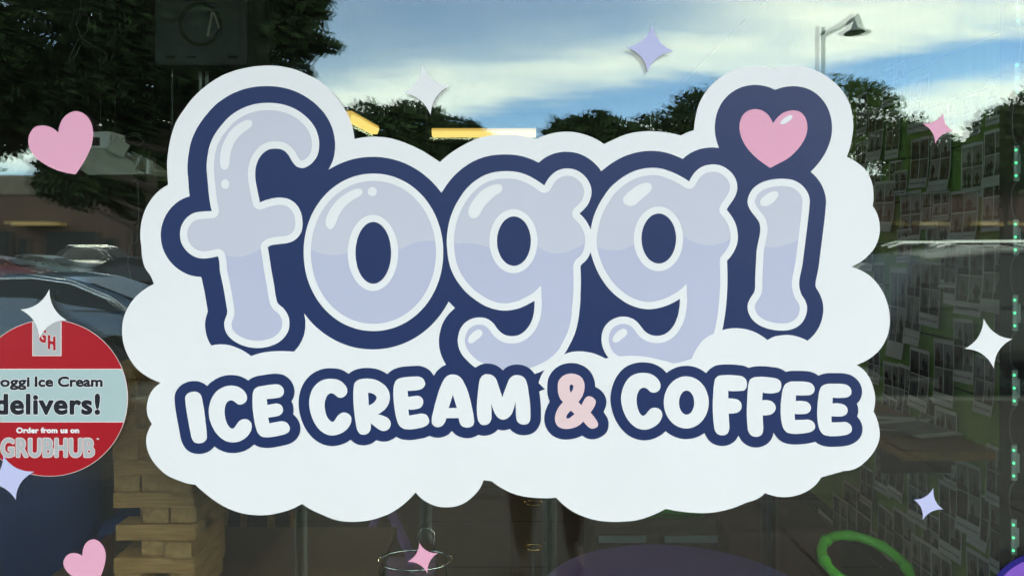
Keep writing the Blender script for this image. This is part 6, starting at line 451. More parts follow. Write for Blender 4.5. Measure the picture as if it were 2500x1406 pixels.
dpart('tagline_halo', 'halo_a', 6, MAT['white']); dpart('tagline_halo', 'halo_b', 6, MAT['white'])
dpart('tagline_outline', 'tagnavy', 7, MAT['navy'], label='navy outline round ICE CREAM & COFFEE')
for key in ('I', 'C', 'E', 'C2', 'R', 'E2', 'A', 'M', '&', 'C3', 'O', 'F', 'F2', 'E3', 'E4'):
    ch = key[0]
    L0 = dpart('letter', 't_' + key, 8, MAT['blush'] if ch == '&' else MAT['white'], label='blush pink ampersand between CREAM and COFFEE' if ch == '&' else None)
    for h in ('t_%s_hole' % key, 't_%s_hole1' % key, 't_%s_hole2' % key):
        if h in SHAPES: dpart('counter', h, 9, MAT['navy'], L0)

def sticker(name, key, m, label, cat, group, y=-.0005):
    o = flat(name, SHAPES[key], y, m)
    c = sum((v_.co for v_ in o.data.vertices), Vector()) / len(o.data.vertices)
    for v_ in o.data.vertices: v_.co -= c
    o.location = c
    return tag(o, label, cat, group)
HG, SG = 'pink heart stickers on the window', 'four pointed sparkle stickers on the window'
sticker('heart_sticker', 'heart_1', MAT['pink'], 'large tilted pink heart sticker beside the hanging metal fixture', 'sticker', HG)
sticker('heart_sticker', 'heart_2', MAT['pink'], 'small tilted pink heart sticker beside the wooden block tower', 'sticker', HG)
for k, m, l in ((1, 'white', 'white sparkle sticker overlapping the top of the round red sticker'), (2, 'white', 'white sparkle sticker in front of the mirrored treetops between f and o'),
                (3, 'lilac', 'lilac sparkle sticker against the mirrored cloud, highest of all sparkles'), (4, 'pink', 'small pink sparkle sticker right of the heart-dotted i'),
                (5, 'white', 'white sparkle sticker beside the string of green lights'), (6, 'lilac', 'small lilac sparkle sticker over the photo sheets above the green ring'),
                (7, 'pink', 'small pink sparkle sticker in front of the chrome wire ring'), (8, 'lilac', 'lilac sparkle sticker overlapping the bottom of the round red sticker')):
    sticker('sparkle_sticker', 'star_%d' % k, MAT[m], l, 'sticker', SG, -.0005 if k not in (1, 8) else -.0016)

# round delivery sticker on the glass, two sparkles overlap it
GY = -.0003
gs = empty('delivery_sticker', at(121, 971, GY), 'round red delivery sticker with a pale band reading delivers!', 'sticker')
def gp(px, py): p = at(px, py, GY); return p.x, p.z
def gflat(name, pts, lay, m):
    bm = bmesh.new(); vs_ = [bm.verts.new((gp(x, q)[0], GY - .0001 * lay, gp(x, q)[1])) for x, q in pts]
    f = bm.faces.new(vs_)
    f.normal_update()
    if f.normal.y > 0: f.normal_flip()
    me = bpy.data.meshes.new(name); bm.to_mesh(me); bm.free()
    return link(name, me, m, gs, -gs.location)
cx_, cy_, rr_ = 121, 971, 191.5
circ = lambda r: [(cx_ + r * math.cos(t_ / 96 * 2 * math.pi), cy_ + r * math.sin(t_ / 96 * 2 * math.pi)) for t_ in range(96)]
def seg(y0, y1, r):
    o = []
    for k in range(13): q = y0 + (y1 - y0) * k / 12; o.append((cx_ + math.sqrt(r * r - (q - cy_) ** 2), q))
    return o + [(2 * cx_ - a, q) for a, q in reversed(o)]
gflat('edge', circ(191.5), 0, MAT['paleline']); gflat('disc', circ(190.3), 1, MAT['red'])
gflat('band_edge', seg(899.8, 1030.6, 190.6), 2, MAT['paleline']); gflat('band', seg(902, 1028.6, 189.6), 3, MAT['band'])
gflat('tag_edge', [(79, 784), (150.5, 784), (150.5, 869), (79, 869)], 2, MAT['paleline']); gflat('tag', [(81, 785), (148.5, 785), (148.5, 867.2), (81, 867.2)], 3, MAT['silver'])
def glet(key, lay, m):
    """lettering with counters: all outlines of one line filled together"""
    V = []; polys = []; Z = CAM_D + GY
    for L_ in SHAPES[key]:
        a = [float(t_) / 10 for t_ in L_.split()]
        polys.append([Vector(((x - 1250) / FPX * Z, GY - .0001 * lay, CAM_H + (605 - q) / FPX * Z)) for x, q in zip(a[::2], a[1::2])])
    for P_ in polys: V += P_
    Fc = []; start = [sum(len(q) for q in polys[:i]) for i in range(len(polys))]
    def inside(p, P_):
        c = False
        for a, b in zip(P_, P_[1:] + P_[:1]):
            if (a.z > p.z) != (b.z > p.z) and p.x < (b.x - a.x) * (p.z - a.z) / (b.z - a.z) + a.x: c = not c
        return c
    depth = [[j for j in range(len(polys)) if j != i and inside(polys[i][0], polys[j])] for i in range(len(polys))]
    for o_ in range(len(polys)):
        if len(depth[o_]) % 2: continue
        grp = [o_] + [i for i in range(len(polys)) if len(depth[i]) == len(depth[o_]) + 1 and o_ in depth[i]]
        idx = [start[g] + k for g in grp for k in range(len(polys[g]))]
        for t3 in tessellate_polygon([[Vector((c.x, c.z, 0)) for c in polys[g]] for g in grp]):
            i, j, k = (idx[q] for q in t3)
            n = (V[j] - V[i]).cross(V[k] - V[i]); Fc.append((i, j, k) if n.y < 0 else (i, k, j))
    me = bpy.data.meshes.new('lettering'); me.from_pydata(V, [], Fc); me.update()
    return link('lettering', me, m, gs, -gs.location)
for key, m in (('a', 'ink'), ('e', 'ink'), ('b', 'ink'), ('c', 'paper'), ('d', 'silver'), ('G', 'red'), ('H', 'red'), ('tm', 'paper')):
    if 'xh_' + key in SHAPES: glet('xh_' + key, 4, MAT['paleline'] if key in 'dGH' else MAT['paper'])
    glet('x_' + key, 5, MAT[m])

# green diode string down the inside of the window post
post = tag(obj('window_post', BX(0, .45, .034, .12, WZ0 + .02, WZ1 - .02), MAT['black']), 'black post at the right side of the window behind the glass', 'post')
post.location = (1.134, 0, 0); post.rotation_euler = (0, 0, 0)
led = empty('light_string', (1.12, .045, .4), 'string of small lit green diodes down the window post', 'light string')
def lp(px, py): return at(px, py, .046)
mods = [20, 191, 398, 579, 764, 947, 1130, 1312, 1494]
xm = lambda q: 2487 - 13 * min(1, q / 1300) ** .6
lm = None
for q in mods:
    c = lp(xm(q), q)
    m_ = obj('module', BX(-.0045, .0075, 0, .004, -.040, .040, .001), MAT['ledbase'], led, loc=c - led.location + Vector((.003, .003, 0)))
    bm = bmesh.new(); box(bm, .0078, .0115, -.001, .004, -.022, .020); obj('lens_strip', bm, MAT['greymetal'], m_)
    for k in (-1, 0, 1):
        b_ = bmesh.new(); bmesh.ops.create_uvsphere(b_, u_segments=10, v_segments=6, radius=.0028)
        o = obj('diode', b_, MAT['bulb'], m_, smooth=True, loc=Vector((-.003, -.003, -k * .0285)))
        bpy.context.view_layer.update()
for a, b in zip(mods, mods[1:]):
    p = lp(xm(a), a + 44); q = lp(xm(b), b - 44); s_ = .012 if (a // 100) % 2 else -.006
    pts = [p + Vector((.004, 0, 0)), p + Vector((-s_ * .6, -.002, -.010)), p.lerp(q, .35) + Vector((-s_, -.003, 0)), p.lerp(q, .7) + Vector((-s_ * .9, -.003, 0)), q + Vector((-s_ * .5, -.002, .008)), q + Vector((.004, 0, 0))]
    obj('wire', tube(bmesh.new(), [x - led.location for x in pts], .0009, 6), MAT['wiredark'], led, smooth=True)

# ---------------------------------------------------------------- the room
RX0, RX1, RD, RH = -3.6, 1.8, 8.0, 3.3
rf = ground('floor', BX(RX0, RX1, .18, RD, -.2, 0), MAT['floor'])
plank = None
for j in range(13):
    for i in range(6):
        if plank is None: plank = obj('tile', box(bmesh.new(), -.446, .446, -.296, .296, 0, .006, .003), MAT['floor'], rf); o = plank
        else: o = plank.copy(); COL.objects.link(o)
        o.location = (RX0 + .45 + i * .9, .48 + j * .6, 0)
ground('ceiling', BX(RX0, RX1, .18, RD, RH, RH + .2), MAT['ceil'])
ground('wall_left', BX(RX0 - .2, RX0, .18, RD, 0, RH), MAT['dark']); ground('wall_back', BX(RX0, RX1, RD, RD + .2, 0, RH), MAT['dark'])
wr = ground('wall_right', BX(RX1 + .018, RX1 + .2, .18, RD, 0, RH), MAT['dark'])
pk = None
for k in range(17):                                  # horizontal planks with open joints
    z = .40 * 0 + k * .196
    if pk is None: pk = obj('plank', BX(RX1, RX1 + .017, .18, RD, .003, .191, .003), MAT['green'], wr); o = pk
    else: o = pk.copy(); COL.objects.link(o)
    o.location = (0, 0, z)
obj('baseboard', BX(RX1 - .016, RX1 - .001, .18, RD, .008, .085, .003), MAT['black'], wr)

# photo sheets taped over the green wall:  far edge, near edge, top, bottom in photo pixels at the far edge
SH = [(2262,2322,468,628),(2340,2408,598,765),(2408,2468,592,758),(2316,2345,590,742),(2258,2308,636,792),(2218,2258,632,838),(2178,2218,652,868),(2228,2276,845,990),
 (2288,2338,824,980),(2338,2388,774,926),(2384,2432,862,1002),(2160,2205,878,1010),(2200,2234,886,1026),(2140,2166,640,760),(2293,2348,988,1140),(2138,2180,1070,1190),(2176,2214,1082,1204),
 (2222,2270,1114,1262),(2300,2356,1166,1340),(2344,2406,1114,1282),(2420,2474,1212,1388),(2184,2238,1232,1372),(2150,2190,1226,1340),(2232,2282,1296,1450),(2284,2334,1334,1500),(2060,2132,1166,1290),
 (2094,2121,236,336),(2126,2163,272,398),(2126,2160,400,470),(2174,2208,272,392),(2174,2206,396,470),(2160,2214,172,268),(2224,2277,200,330),(2233,2278,342,462),(2283,2334,334,470),
 (2350,2404,356,486),(2407,2464,322,460),(2405,2462,420,566),(2330,2398,468,592),(2146,2196,446,566),(2200,2252,470,600),(2092,2122,350,420),(2258,2300,470,560),(2040,2076,1200,1300),(2006,2040,1240,1352),
 (2082,2126,1260,1380),(2300,2344,600,700),(2196,2232,560,640),(2150,2182,740,820),(2440,2478,760,880),(2250,2292,960,1060),(2310,2352,1080,1180),(2160,2196,960,1060),(2108,2140,1130,1220),(2420,2472,1080,1220),(2372,2420,1190,1320),(2256,2300,1240,1330),(2130,2160,1290,1390),(2452,2480,460,560),(2288,2330,470,540),(2352,2398,240,340),(2300,2340,250,330),(2416,2470,200,310),(2190,2224,420,480),(2110,2142,560,660),(2120,2150,850,930),(2170,2212,1012,1090),(2366,2424,1330,1500)]
rng = random.Random(7)
cap_me = text_mesh('Blessing of Sweet Time Magic', .1, .001)
ca = me_bounds(cap_me)
sheets = []
for a, b, t_, bt in SH:
    Za = RX1 * FPX / (a - 1250); Zb = RX1 * FPX / (b - 1250)
    zt = CAM_H + (605 - t_) / FPX * Za; zb = CAM_H + (605 - bt) / FPX * Za
    sheets.append((Za - CAM_D, Zb - CAM_D, zt, zb))
rows = ['top row', 'second row', 'third row', 'fourth row', 'fifth row', 'lowest row']
order = sorted(range(len(sheets)), key=lambda i: -(sheets[i][2] + sheets[i][3]) / 2)
ORD = ['nearest the window', 'second from the window', 'third from the window', 'fourth from the window', 'fifth from the window', 'sixth from the window', 'seventh from the window', 'eighth from the window', 'ninth from the window', 'tenth from the window', 'eleventh from the window', 'twelfth from the window']
lab = {}
for r_ in range(6):
    grp = sorted(order[r_ * 12:(r_ + 1) * 12], key=lambda i: sheets[i][0])
    for n_, i in enumerate(grp): lab[i] = f'photo sheet taped to green wall, {rows[r_]}, {ORD[n_]}'
for i, (yf, yn, zt, zb) in enumerate(sheets):
    w_, h_ = yf - yn, zt - zb
    lift = .004 + .0035 * (i % 5)
    curl = rng.uniform(.004, .03)
    tilt = rng.uniform(-.05, .05)
    bm = bmesh.new()
    # sheet in (s, z): s runs from the far edge to the near edge; bottom curls off the wall
    def P3(s, z, e=0): 
        q = (zt - z) / h_
        return Vector((-(lift + curl * max(0, q - .35) ** 2 * 1.6 + e), -(s - w_ / 2) , z - zt))
    def quad(s0, s1, z0, z1, mi, e, n=6):
        pr = None
        for k in range(n + 1):
            z = z0 + (z1 - z0) * k / n
            row = (bm.verts.new(P3(s0, z, e)), bm.verts.new(P3(s1, z, e)))
            if pr:
                f = bm.faces.new((pr[0], pr[1], row[1], row[0])); f.material_index = mi
            pr = row
    quad(0, w_, zt, zb, 0, 0, 8)
    m_ = .05 * w_; c0 = zt - h_ * .06; c1 = zb + h_ * .17; gap = .03 * w_
    for cxi in range(2):
        for cyi in range(2):
            s0 = m_ + cxi * (w_ - m_) / 2; s1 = s0 + (w_ - m_) / 2 - gap - m_ * .3
            z0 = c0 - cyi * (c0 - c1) / 2; z1 = z0 - (c0 - c1) / 2 + gap
            quad(s0, s1, z0, z1, rng.choice((1, 2, 2, 4)), .0006, 3)
            zf = z1 + (z0 - z1) * rng.uniform(.12, .3); quad(s0, s1, zf, z1, rng.choice((1, 3)), .0009, 1)
            for k in range(rng.choice((1, 1, 2))):            # standing silhouettes inside the picture
                fw = (s1 - s0) * rng.uniform(.17, .27); fc = s0 + (s1 - s0) * rng.uniform(.25, .75); hh_ = (z0 - z1) * rng.uniform(.6, .85)
                pts = [(-.5, 0), (-.45, .45), (-.9, .5), (-.8, .8), (-.35, .84), (-.36, .97), (0, 1.02), (.36, .97), (.35, .84), (.8, .8), (.9, .5), (.45, .45), (.5, 0), (.08, 0), (0, .3), (-.08, 0)]
                vs_ = [bm.verts.new(P3(min(s1, max(s0, fc + p * fw)), z1 + q * hh_ * .97 + .001, .0012)) for p, q in pts]
                f = bm.faces.new(vs_); f.material_index = rng.choice((3, 3, 3, 5, 6))
    me = bpy.data.meshes.new('photo_sheet')
    bmesh.ops.triangulate(bm, faces=[f for f in bm.faces if len(f.verts) > 4])
    bm.to_mesh(me); bm.free()
    o = link('photo_sheet', me, [MAT['paper'], MAT['photo'], MAT['photo2'], MAT['figure'], MAT['photo3'], MAT['figure2'], MAT['figure3']], None, (RX1 - .001, (yf + yn) / 2, zt))
    o.rotation_euler.x = tilt
    tag(o, lab[i], 'photo sheet', 'photo sheets on the green wall')
    k = w_ * .84 / (ca[1] - ca[0])
    c = bpy.data.objects.new('caption', cap_me); COL.objects.link(c); c.parent = o
    if not cap_me.materials: cap_me.materials.append(MAT['figure'])
    c.rotation_euler = (R(90), 0, R(-90)); c.scale = (k, k * 1.25, 1); c.location = (-(lift + curl * .42 * .8 + .004), w_ / 2 - w_ * .09, -h_ * .92)

# wooden shelf along the wall with loose sheets
zs = .80
bn = empty('wall_shelf', (1.60, 1.3, zs), 'orange wood shelf along the green wall', 'shelf')
obj('board', BX(-.16, .19, -.18, 1.9, -.035, 0, .006), MAT['orangewood'], bn)
for y_ in (.1, 1.5): obj('bracket', BX(-.10, .185, y_ - .012, y_ + .012, -.16, -.036, .003), MAT['black'], bn)
for k, (x_, y_, a_, l_) in enumerate(((1.63, 1.40, .3, 'photo sheet lying flat on the wood shelf, topmost of three'), (1.60, 1.48, -.25, 'photo sheet lying on the wood shelf, middle of three'), (1.62, 1.58, .8, 'photo sheet lying on the wood shelf, lowest of three'))):
    bm = bmesh.new(); pr = None
    for q in range(7):
        yy = -.14 + q * .28 / 6; zz = .010 * math.sin(q / 6 * math.pi) + (.012 if q in (0, 6) else 0) * (k + 1) * .4
        row = (bm.verts.new((-.108, yy, zz)), bm.verts.new((0, yy, zz * .7)), bm.verts.new((.108, yy, zz)))
        if pr:
            for e in range(2):
                f = bm.faces.new((pr[e], pr[e + 1], row[e + 1], row[e])); f.material_index = 0 if q in (1, 6) else 1
        pr = row
    o = obj('photo_sheet', bm, [MAT['paper'], MAT['photo2']], None, loc=(x_, y_, zs + .006 + (2 - k) * .005), rot=(0, 0, a_))
    tag(o, l_, 'photo sheet', 'photo sheets lying on the shelf')

# wooden block tower just inside the glass
TZ = 1.76; pit = .0384; TT = CAM_H - (887 - 605) / FPX * TZ
wl = empty('display_table', (-.75, .36, 0), 'low dark table under the wooden block tower', 'table')
n_l = 15; tb = TT - n_l * pit
obj('top', BX(-.45, .40, -.26, .3, tb - .03, tb, .004), MAT['tan'], wl)
for x_ in (-.4, .35):
    for y_ in (-.2, .25): obj('leg', BX(x_ - .02, x_ + .02, y_ - .02, y_ + .02, 0, tb - .031), MAT['black'], wl)
X0 = (276 - 1250) / FPX * TZ; BW = .0635; BL = .1905
tw = empty('block_tower', (X0 + BL / 2, .16 + BL / 2, tb), 'tower of stacked pale wooden game blocks behind the glass', 'block tower')
lay_off = {1: [0], 2: [4], 3: [2], 4: [0]}
blk = None
rng = random.Random(3)
gone = {1: (1,), 3: (0,), 5: (0,), 9: (), 11: (2,)}        # counted from below, end-on layers with blocks pulled out
for L_ in range(n_l):
    zc = tb + L_ * pit + pit / 2
    longway = (L_ % 2 == 0)
    for k in range(3):
        if not longway and k in gone.get(L_, ()): continue
        if longway and k == 1 and L_ in (4, 8): continue
        if blk is None:
            bm = box(bmesh.new(), -BL / 2, BL / 2, -BW / 2 + .001, BW / 2 - .001, -pit / 2 + .0006, pit / 2 - .0006, .0022)
            for f in bm.faces: f.material_index = 1 if abs(f.calc_center_median().x) > BL / 2 - .003 else 0
            blk = obj('block', bm, [MAT['wood'], MAT['endgrain']], tw); o = blk
        else: o = blk.copy(); COL.objects.link(o)
        j = rng.uniform(-.006, .006)
        p = Vector((X0 + BL / 2 + j, .16 + BW / 2 + k * BW + rng.uniform(-.003, .003), zc)) if longway else Vector((X0 + BW / 2 + k * BW + j * .6, .16 + BL / 2 + rng.uniform(-.012, .012), zc))
        if L_ in (6, 8) : p.x -= .006
        o.location = p - tw.location
        o.rotation_euler = (0, 0, (0 if longway else R(90)) + rng.uniform(-.03, .03) + (math.pi if rng.random() < .5 else 0))

# navy chair behind the round sticker
bc = empty('lounge_chair', at(110, 1300, .75), 'navy blue rounded lounge chair behind the round red sticker', 'chair'); bc.location.z = 0
obj('back', box(bmesh.new(), -.46, .18, -.09, .07, .40, .93, .075), MAT['blue'], bc, smooth=True)
obj('seat', box(bmesh.new(), -.46, .18, .09, .62, .26, .45, .06), MAT['blue'], bc, smooth=True)
obj('arm', box(bmesh.new(), .185, .29, -.06, .6, .2, .70, .045), MAT['blue'], bc, smooth=True)
obj('arm', box(bmesh.new(), -.57, -.465, -.06, .6, .2, .70, .045), MAT['blue'], bc, smooth=True)
for x_ in (-.4, .12):
    for y_ in (0, .55): obj('leg', BX(x_ - .02, x_ + .02, y_ - .02, y_ + .02, 0, .255), MAT['black'], bc)

# purple folding chair, chrome ring stand, green ring, round tables
pc = empty('folding_chair', at(880, 1406, .75), 'small dusty purple folding chair seen through the bottom of the glass', 'chair'); pc.location.z = 0
zt_ = at(0, 1322, .75).z
def slab_between(p, q, w, th, name, m, par):
    p = Vector(p); q = Vector(q); d_ = q - p; ln_ = d_.length
    Mx = Matrix.Translation((p + q) / 2) @ d_.to_track_quat('Z', 'Y').to_matrix().to_4x4()
    return obj(name, box(bmesh.new(), -w / 2, w / 2, -th / 2, th / 2, -ln_ / 2, ln_ / 2, .004, M=Mx), m, par)
slab_between((.015, 0, zt_), (-.30, .10, 0), .06, .018, 'leg', MAT['purple2'], pc)
slab_between((.02, .05, zt_ - .03), (.30, .0, 0), .05, .018, 'leg', MAT['purple2'], pc)
slab_between((.015, .36, zt_), (-.30, .44, 0), .06, .018, 'leg', MAT['purple2'], pc)
slab_between((.02, .41, zt_ - .03), (.30, .36, 0), .05, .018, 'leg', MAT['purple2'], pc)
obj('seat', box(bmesh.new(), -.22, .2, -.01, .45, .36, .385, .01), MAT['purple2'], pc)
rs = empty('ring_stand', at(1014, 1366, .3), 'chrome wire ring stand behind the small pink sparkle', 'stand')
ring = [Vector((math.cos(t_ / 40 * 2 * math.pi) * .094, math.sin(t_ / 40 * 2 * math.pi) * .062, .0)) for t_ in range(40)]
obj('ring', tube(bmesh.new(), ring, .0026, 8, closed=True), MAT['chrome'], rs, smooth=True)
obj('loop', tube(bmesh.new(), [(.0, .062, 0), (.0, .064, .045), (.012, .064, .058), (.03, .064, .058), (.042, .064, .045), (.042, .060, .0)], .0024, 8), MAT['chrome'], rs, smooth=True)
for a_ in (.6, 2.6, 4.7): obj('leg', tube(bmesh.new(), [(math.cos(a_) * .094, math.sin(a_) * .062, 0), (math.cos(a_) * .11, math.sin(a_) * .075, -rs.location.z + .0)], .0026, 8), MAT['chrome'], rs, smooth=True)

bs = empty('brass_stand', at(1302, 1335, .36), 'small brass stand with two wire rings beside the mirrored legs', 'stand')
dz_ = (1335 - 1226) / FPX * (CAM_D + .36)
for z_ in (0, dz_): obj('ring', tube(bmesh.new(), [Vector((math.cos(t_ / 28 * 2 * math.pi) * .0215, math.sin(t_ / 28 * 2 * math.pi) * .02, z_)) for t_ in range(28)], .0024, 8, closed=True), MAT['brass'], bs, smooth=True)
obj('stem', tube(bmesh.new(), [(.0, .0215, -bs.location.z), (.0, .0215, dz_ + .03)], .0014, 8), MAT['wiredark'], bs, smooth=True)
obj('base', lathe(bmesh.new(), [(.05, -bs.location.z), (.05, -bs.location.z + .01), (.01, -bs.location.z + .014)], 24), MAT['brass'], bs)

gr = empty('plastic_ring', at(2113, 1376, .34), 'green plastic ring with bamboo-like joints standing before the photo sheets', 'ring')
Rg = .108
pts, rad = [], []
for k in range(64):
    t_ = k / 64 * 2 * math.pi
    pts.append(Vector((math.cos(t_) * Rg, math.sin(t_) * Rg, 0))); rad.append(.0128 + (.0030 if k % 8 == 0 else (.0012 if k % 8 in (1, 7) else 0)))
o = obj('tube', tube(bmesh.new(), pts, rad, 12, closed=True), MAT['greenpl'], gr, smooth=True); o.rotation_euler = (R(19), R(5), 0)
for k in range(8):
    t_ = k / 8 * 2 * math.pi; c = Vector((math.cos(t_) * Rg, math.sin(t_) * Rg, 0)); d_ = Vector((-math.sin(t_), math.cos(t_), 0))
    obj('joint', tube(bmesh.new(), [c - d_ * .0035, c + d_ * .003], .0162, 12), MAT['greenpl'], o, smooth=True)
obj('stem', tube(bmesh.new(), [(0, -Rg, -.02), (0, -Rg, -gr.location.z + .02)], .013, 10), MAT['greenpl'], gr, smooth=True)
obj('base', lathe(bmesh.new(), [(.13, -gr.location.z), (.13, -gr.location.z + .012), (.02, -gr.location.z + .022)], 28), MAT['greenpl'], gr)

pt = empty('round_table', (.50, .60, 0), 'low purple round table behind the bottom of the glass', 'table')
obj('top', lathe(bmesh.new(), [(.40, .462), (.43, .468), (.43, .492), (.423, .5), (.0, .5)], 64, cap=False), MAT['purple'], pt)
obj('rim', lathe(bmesh.new(), [(.4312, .470), (.4335, .470), (.4335, .490), (.4312, .490)], 64, cap=False), MAT['lilacpl'], pt)
for a_ in (.8, 2.4, 3.9, 5.5): obj('leg', tube(bmesh.new(), [(math.cos(a_) * .3, math.sin(a_) * .3, .462), (math.cos(a_) * .36, math.sin(a_) * .36, 0)], .018, 10), MAT['purple'], pt)
def disc(r): return [' '.join('%d %d' % (10 * (2552 + r * math.cos(t_ / 72 * 2 * math.pi)), 10 * (1498 + r * math.sin(t_ / 72 * 2 * math.pi))) for t_ in range(72))]
ds = empty('disc_sticker', at(2552, 1498, 0), 'purple disc sticker with a dark blue rim at the bottom right corner', 'sticker')
flat('rim', disc(152), -.0005, MAT['bluerim'], ds, 0).location = -ds.location
flat('face', disc(138), -.0007, MAT['lilacpl'], ds, 0).location = -ds.location

# low cabinet with a green tray, reddish booth
cb = empty('cabinet', at(1600, 1300, 1.5), 'low brown two-door cabinet behind the purple table', 'cabinet'); cb.location.z = 0
zc_ = at(0, 1272, 1.5).z
obj('body', BX(-.26, .28, .012, .4, 0, zc_, .004), MAT['tan'], cb)
for x0_, x1_ in ((-.245, -.035), (.03, .265)):
    d_ = obj('door', BX(x0_, x1_, -.008, .011, .03, zc_ - .045, .003), MAT['tan'], cb)
    obj('rail', BX(x0_ + .006, x1_ - .006, -.014, -.0085, zc_ - .085, zc_ - .055, .002), MAT['greymetal'], d_); obj('rail', BX(x0_ + .006, x1_ - .006, -.014, -.0085, .036, .062, .002), MAT['greymetal'], d_)
tr_ = empty('tray', at(1640, 1268, 1.5) + Vector((0, .13, 0)), 'lime green tray with rounded corners on the cabinet', 'tray'); tr_.location.z = zc_ + .001
obj('bowl', box(bmesh.new(), -.22, .15, -.12, .12, 0, .055, .03), MAT['greenpl'], tr_, smooth=True)
obj('rim', box(bmesh.new(), -.23, .16, -.13, .13, .056, .064, .004), MAT['greenpl'], tr_)
bo = empty('booth', at(1800, 1300, 1.75), 'red brown padded booth seat beside the cabinet', 'seat'); bo.location.z = 0
obj('back', box(bmesh.new(), -.16, .30, .0, .14, .30, .98, .03), MAT['redbrown'], bo); obj('seat', box(bmesh.new(), -.16, .30, -.4, -.01, .22, .42, .03), MAT['redbrown'], bo); obj('base', BX(-.15, .29, -.36, .12, 0, .22), MAT['black'], bo)
# wooden stool legs glimpsed beside the tower
ws = empty('wooden_stool', at(630, 1300, 1.6), 'wooden stool with splayed legs in the shade behind the block tower', 'stool'); ws.location.z = 0
obj('seat', lathe(bmesh.new(), [(.0, .70), (.17, .70), (.18, .715), (.17, .73), (0, .735)], 28, cap=False), MAT['wood'], ws)
for a_ in (.7, 2.3, 3.9, 5.4): obj('leg', tube(bmesh.new(), [(math.cos(a_) * .11, math.sin(a_) * .11, .70), (math.cos(a_) * .2, math.sin(a_) * .2, 0)], .016, 8), MAT['wood'], ws)

# hanging things near the ceiling
sp_ = empty('speaker', at(490, 72, 1.6), 'square dark speaker panel with a round cone hanging above the f', 'speaker')
obj('cabinet', BX(-.2, .2, 0, .3, -.155, .30, .006), MAT['panel'], sp_)
cn = bmesh.new(); lathe(cn, [(.094, 0), (.094, .006), (.085, .008), (.07, -.02), (.03, -.045), (0.001, -.04)], 36, cap=False)
o = obj('cone', cn, MAT['cone'], sp_, smooth=True); o.rotation_euler = (R(90), 0, 0); o.location = (0, -.002, .02)
for x_ in (-.13, -.04, .14): obj('slot', BX(x_ - .02, x_ + .02, -.003, .0, -.126, -.116), MAT['cone'], sp_)
slab_between((.035, -.012, -.035), (.055, -.012, .07), .016, .004, 'strip', MAT['khaki'], sp_); slab_between((.06, -.012, .07), (.085, -.012, .0), .014, .004, 'strip', MAT['khaki'], sp_)
obj('bracket', BX(-.03, .03, .12, .18, .301, RH - sp_.location.z), MAT['black'], sp_)
rk = empty('hanging_rail', at(420, 300, 1.7), 'black hanging rail with pale conduit below the speaker', 'rail')
obj('rod', tube(bmesh.new(), [(0, 0, -.12), (0, 0, RH - rk.location.z)], .008, 8), MAT['black'], rk)
obj('pin', tube(bmesh.new(), [(.006, -.012, .20), (.009, -.012, .26)], .0035, 8), MAT['greymetal'], rk)
for x_ in (.118, .148): obj('conduit', tube(bmesh.new(), [(x_, .02, .0), (x_, .02, .27)], .008, 8), MAT['greymetal'], rk)
obj('crossbar', BX(-.02, .2, .004, .03, .275, .30), MAT['black'], rk)

fx = empty('hanging_fixture', at(285, 400, 1.5), 'pale sheet metal light fixture hanging beside the large pink heart', 'light fixture')
k3 = (CAM_D + 1.5) / FPX
def fp(px, py, dy=0): return Vector(((px - 285) * k3, dy, (400 - py) * k3))
def prism(name, poly, y0, y1, m, par):
    bm = bmesh.new(); A_ = [bm.verts.new((p.x, y0, p.z)) for p in poly]; B_ = [bm.verts.new((p.x, y1, p.z)) for p in poly]
    bm.faces.new(A_); bm.faces.new(B_[::-1])
    for i in range(len(poly)): bm.faces.new((A_[i], A_[(i + 1) % len(poly)], B_[(i + 1) % len(poly)], B_[i]))
    return obj(name, bm, m, par)
prism('ballast_box', [fp(215, 323), fp(268, 321), fp(271, 362), fp(215, 363)], 0, .12, MAT['whitemetal'], fx)
obj('knockout', BX(*[f for f in (fp(226, 0).x, fp(244, 0).x)], -.0035, -.0005, fp(0, 356).z, fp(0, 336).z), MAT['cone'], fx)
prism('side_plate', [fp(288, 332), fp(322, 357), fp(303, 389), fp(268, 366)], -.02, -.012, MAT['khaki'], fx)
prism('reflector', [fp(212, 364), fp(271, 364), fp(330, 402), fp(330, 410), fp(196, 411)], 0.002, .3, MAT['khaki'], fx)
prism('tray', [fp(196, 413), fp(330, 411), fp(362, 426), fp(220, 428)], -.01, .3, MAT['khaki'], fx)
prism('end_cap', [fp(362, 390), fp(369, 393), fp(365, 426), fp(358, 424)], -.01, .02, MAT['whitemetal'], fx)
prism('brace', [fp(322, 372), fp(325, 371), fp(368, 393), fp(366, 396)], -.005, .0, MAT['greymetal'], fx)
o = obj('lamp_tube', tube(bmesh.new(), [fp(338, 378, .01), fp(336, 392, .01), fp(326, 408, .01)], .008, 10), MAT['wire'], fx, smooth=True)
obj('cable', tube(bmesh.new(), [fp(322, 428, .02), fp(331, 450, .02), fp(330, 520, .03), fp(327, 560, .03), fp(322, 590, .04), fp(304, 600, .04), fp(299, 640, .04), fp(310, 680, .03), fp(322, 700, .03), fp(345, 690, .03)], .0022, 6), MAT['wiredark'], fx, smooth=True)
for x_ in (225, 262): obj('hanger', tube(bmesh.new(), [fp(x_, 323, .06), Vector((fp(x_, 0).x, .06, RH - fx.location.z))], .0015, 6), MAT['black'], fx)
obj('loose_wire', tube(bmesh.new(), [fp(296, 340), fp(330, 330), fp(352, 345), fp(340, 356), fp(310, 345), fp(302, 332), fp(330, 324), fp(345, 332)], .0016, 6), MAT['wiredark'], fx, smooth=True)
cbd = empty('cable_bundle', at(205, 20, 1.5), 'looped pale cables hanging from the dark ceiling', 'cable')
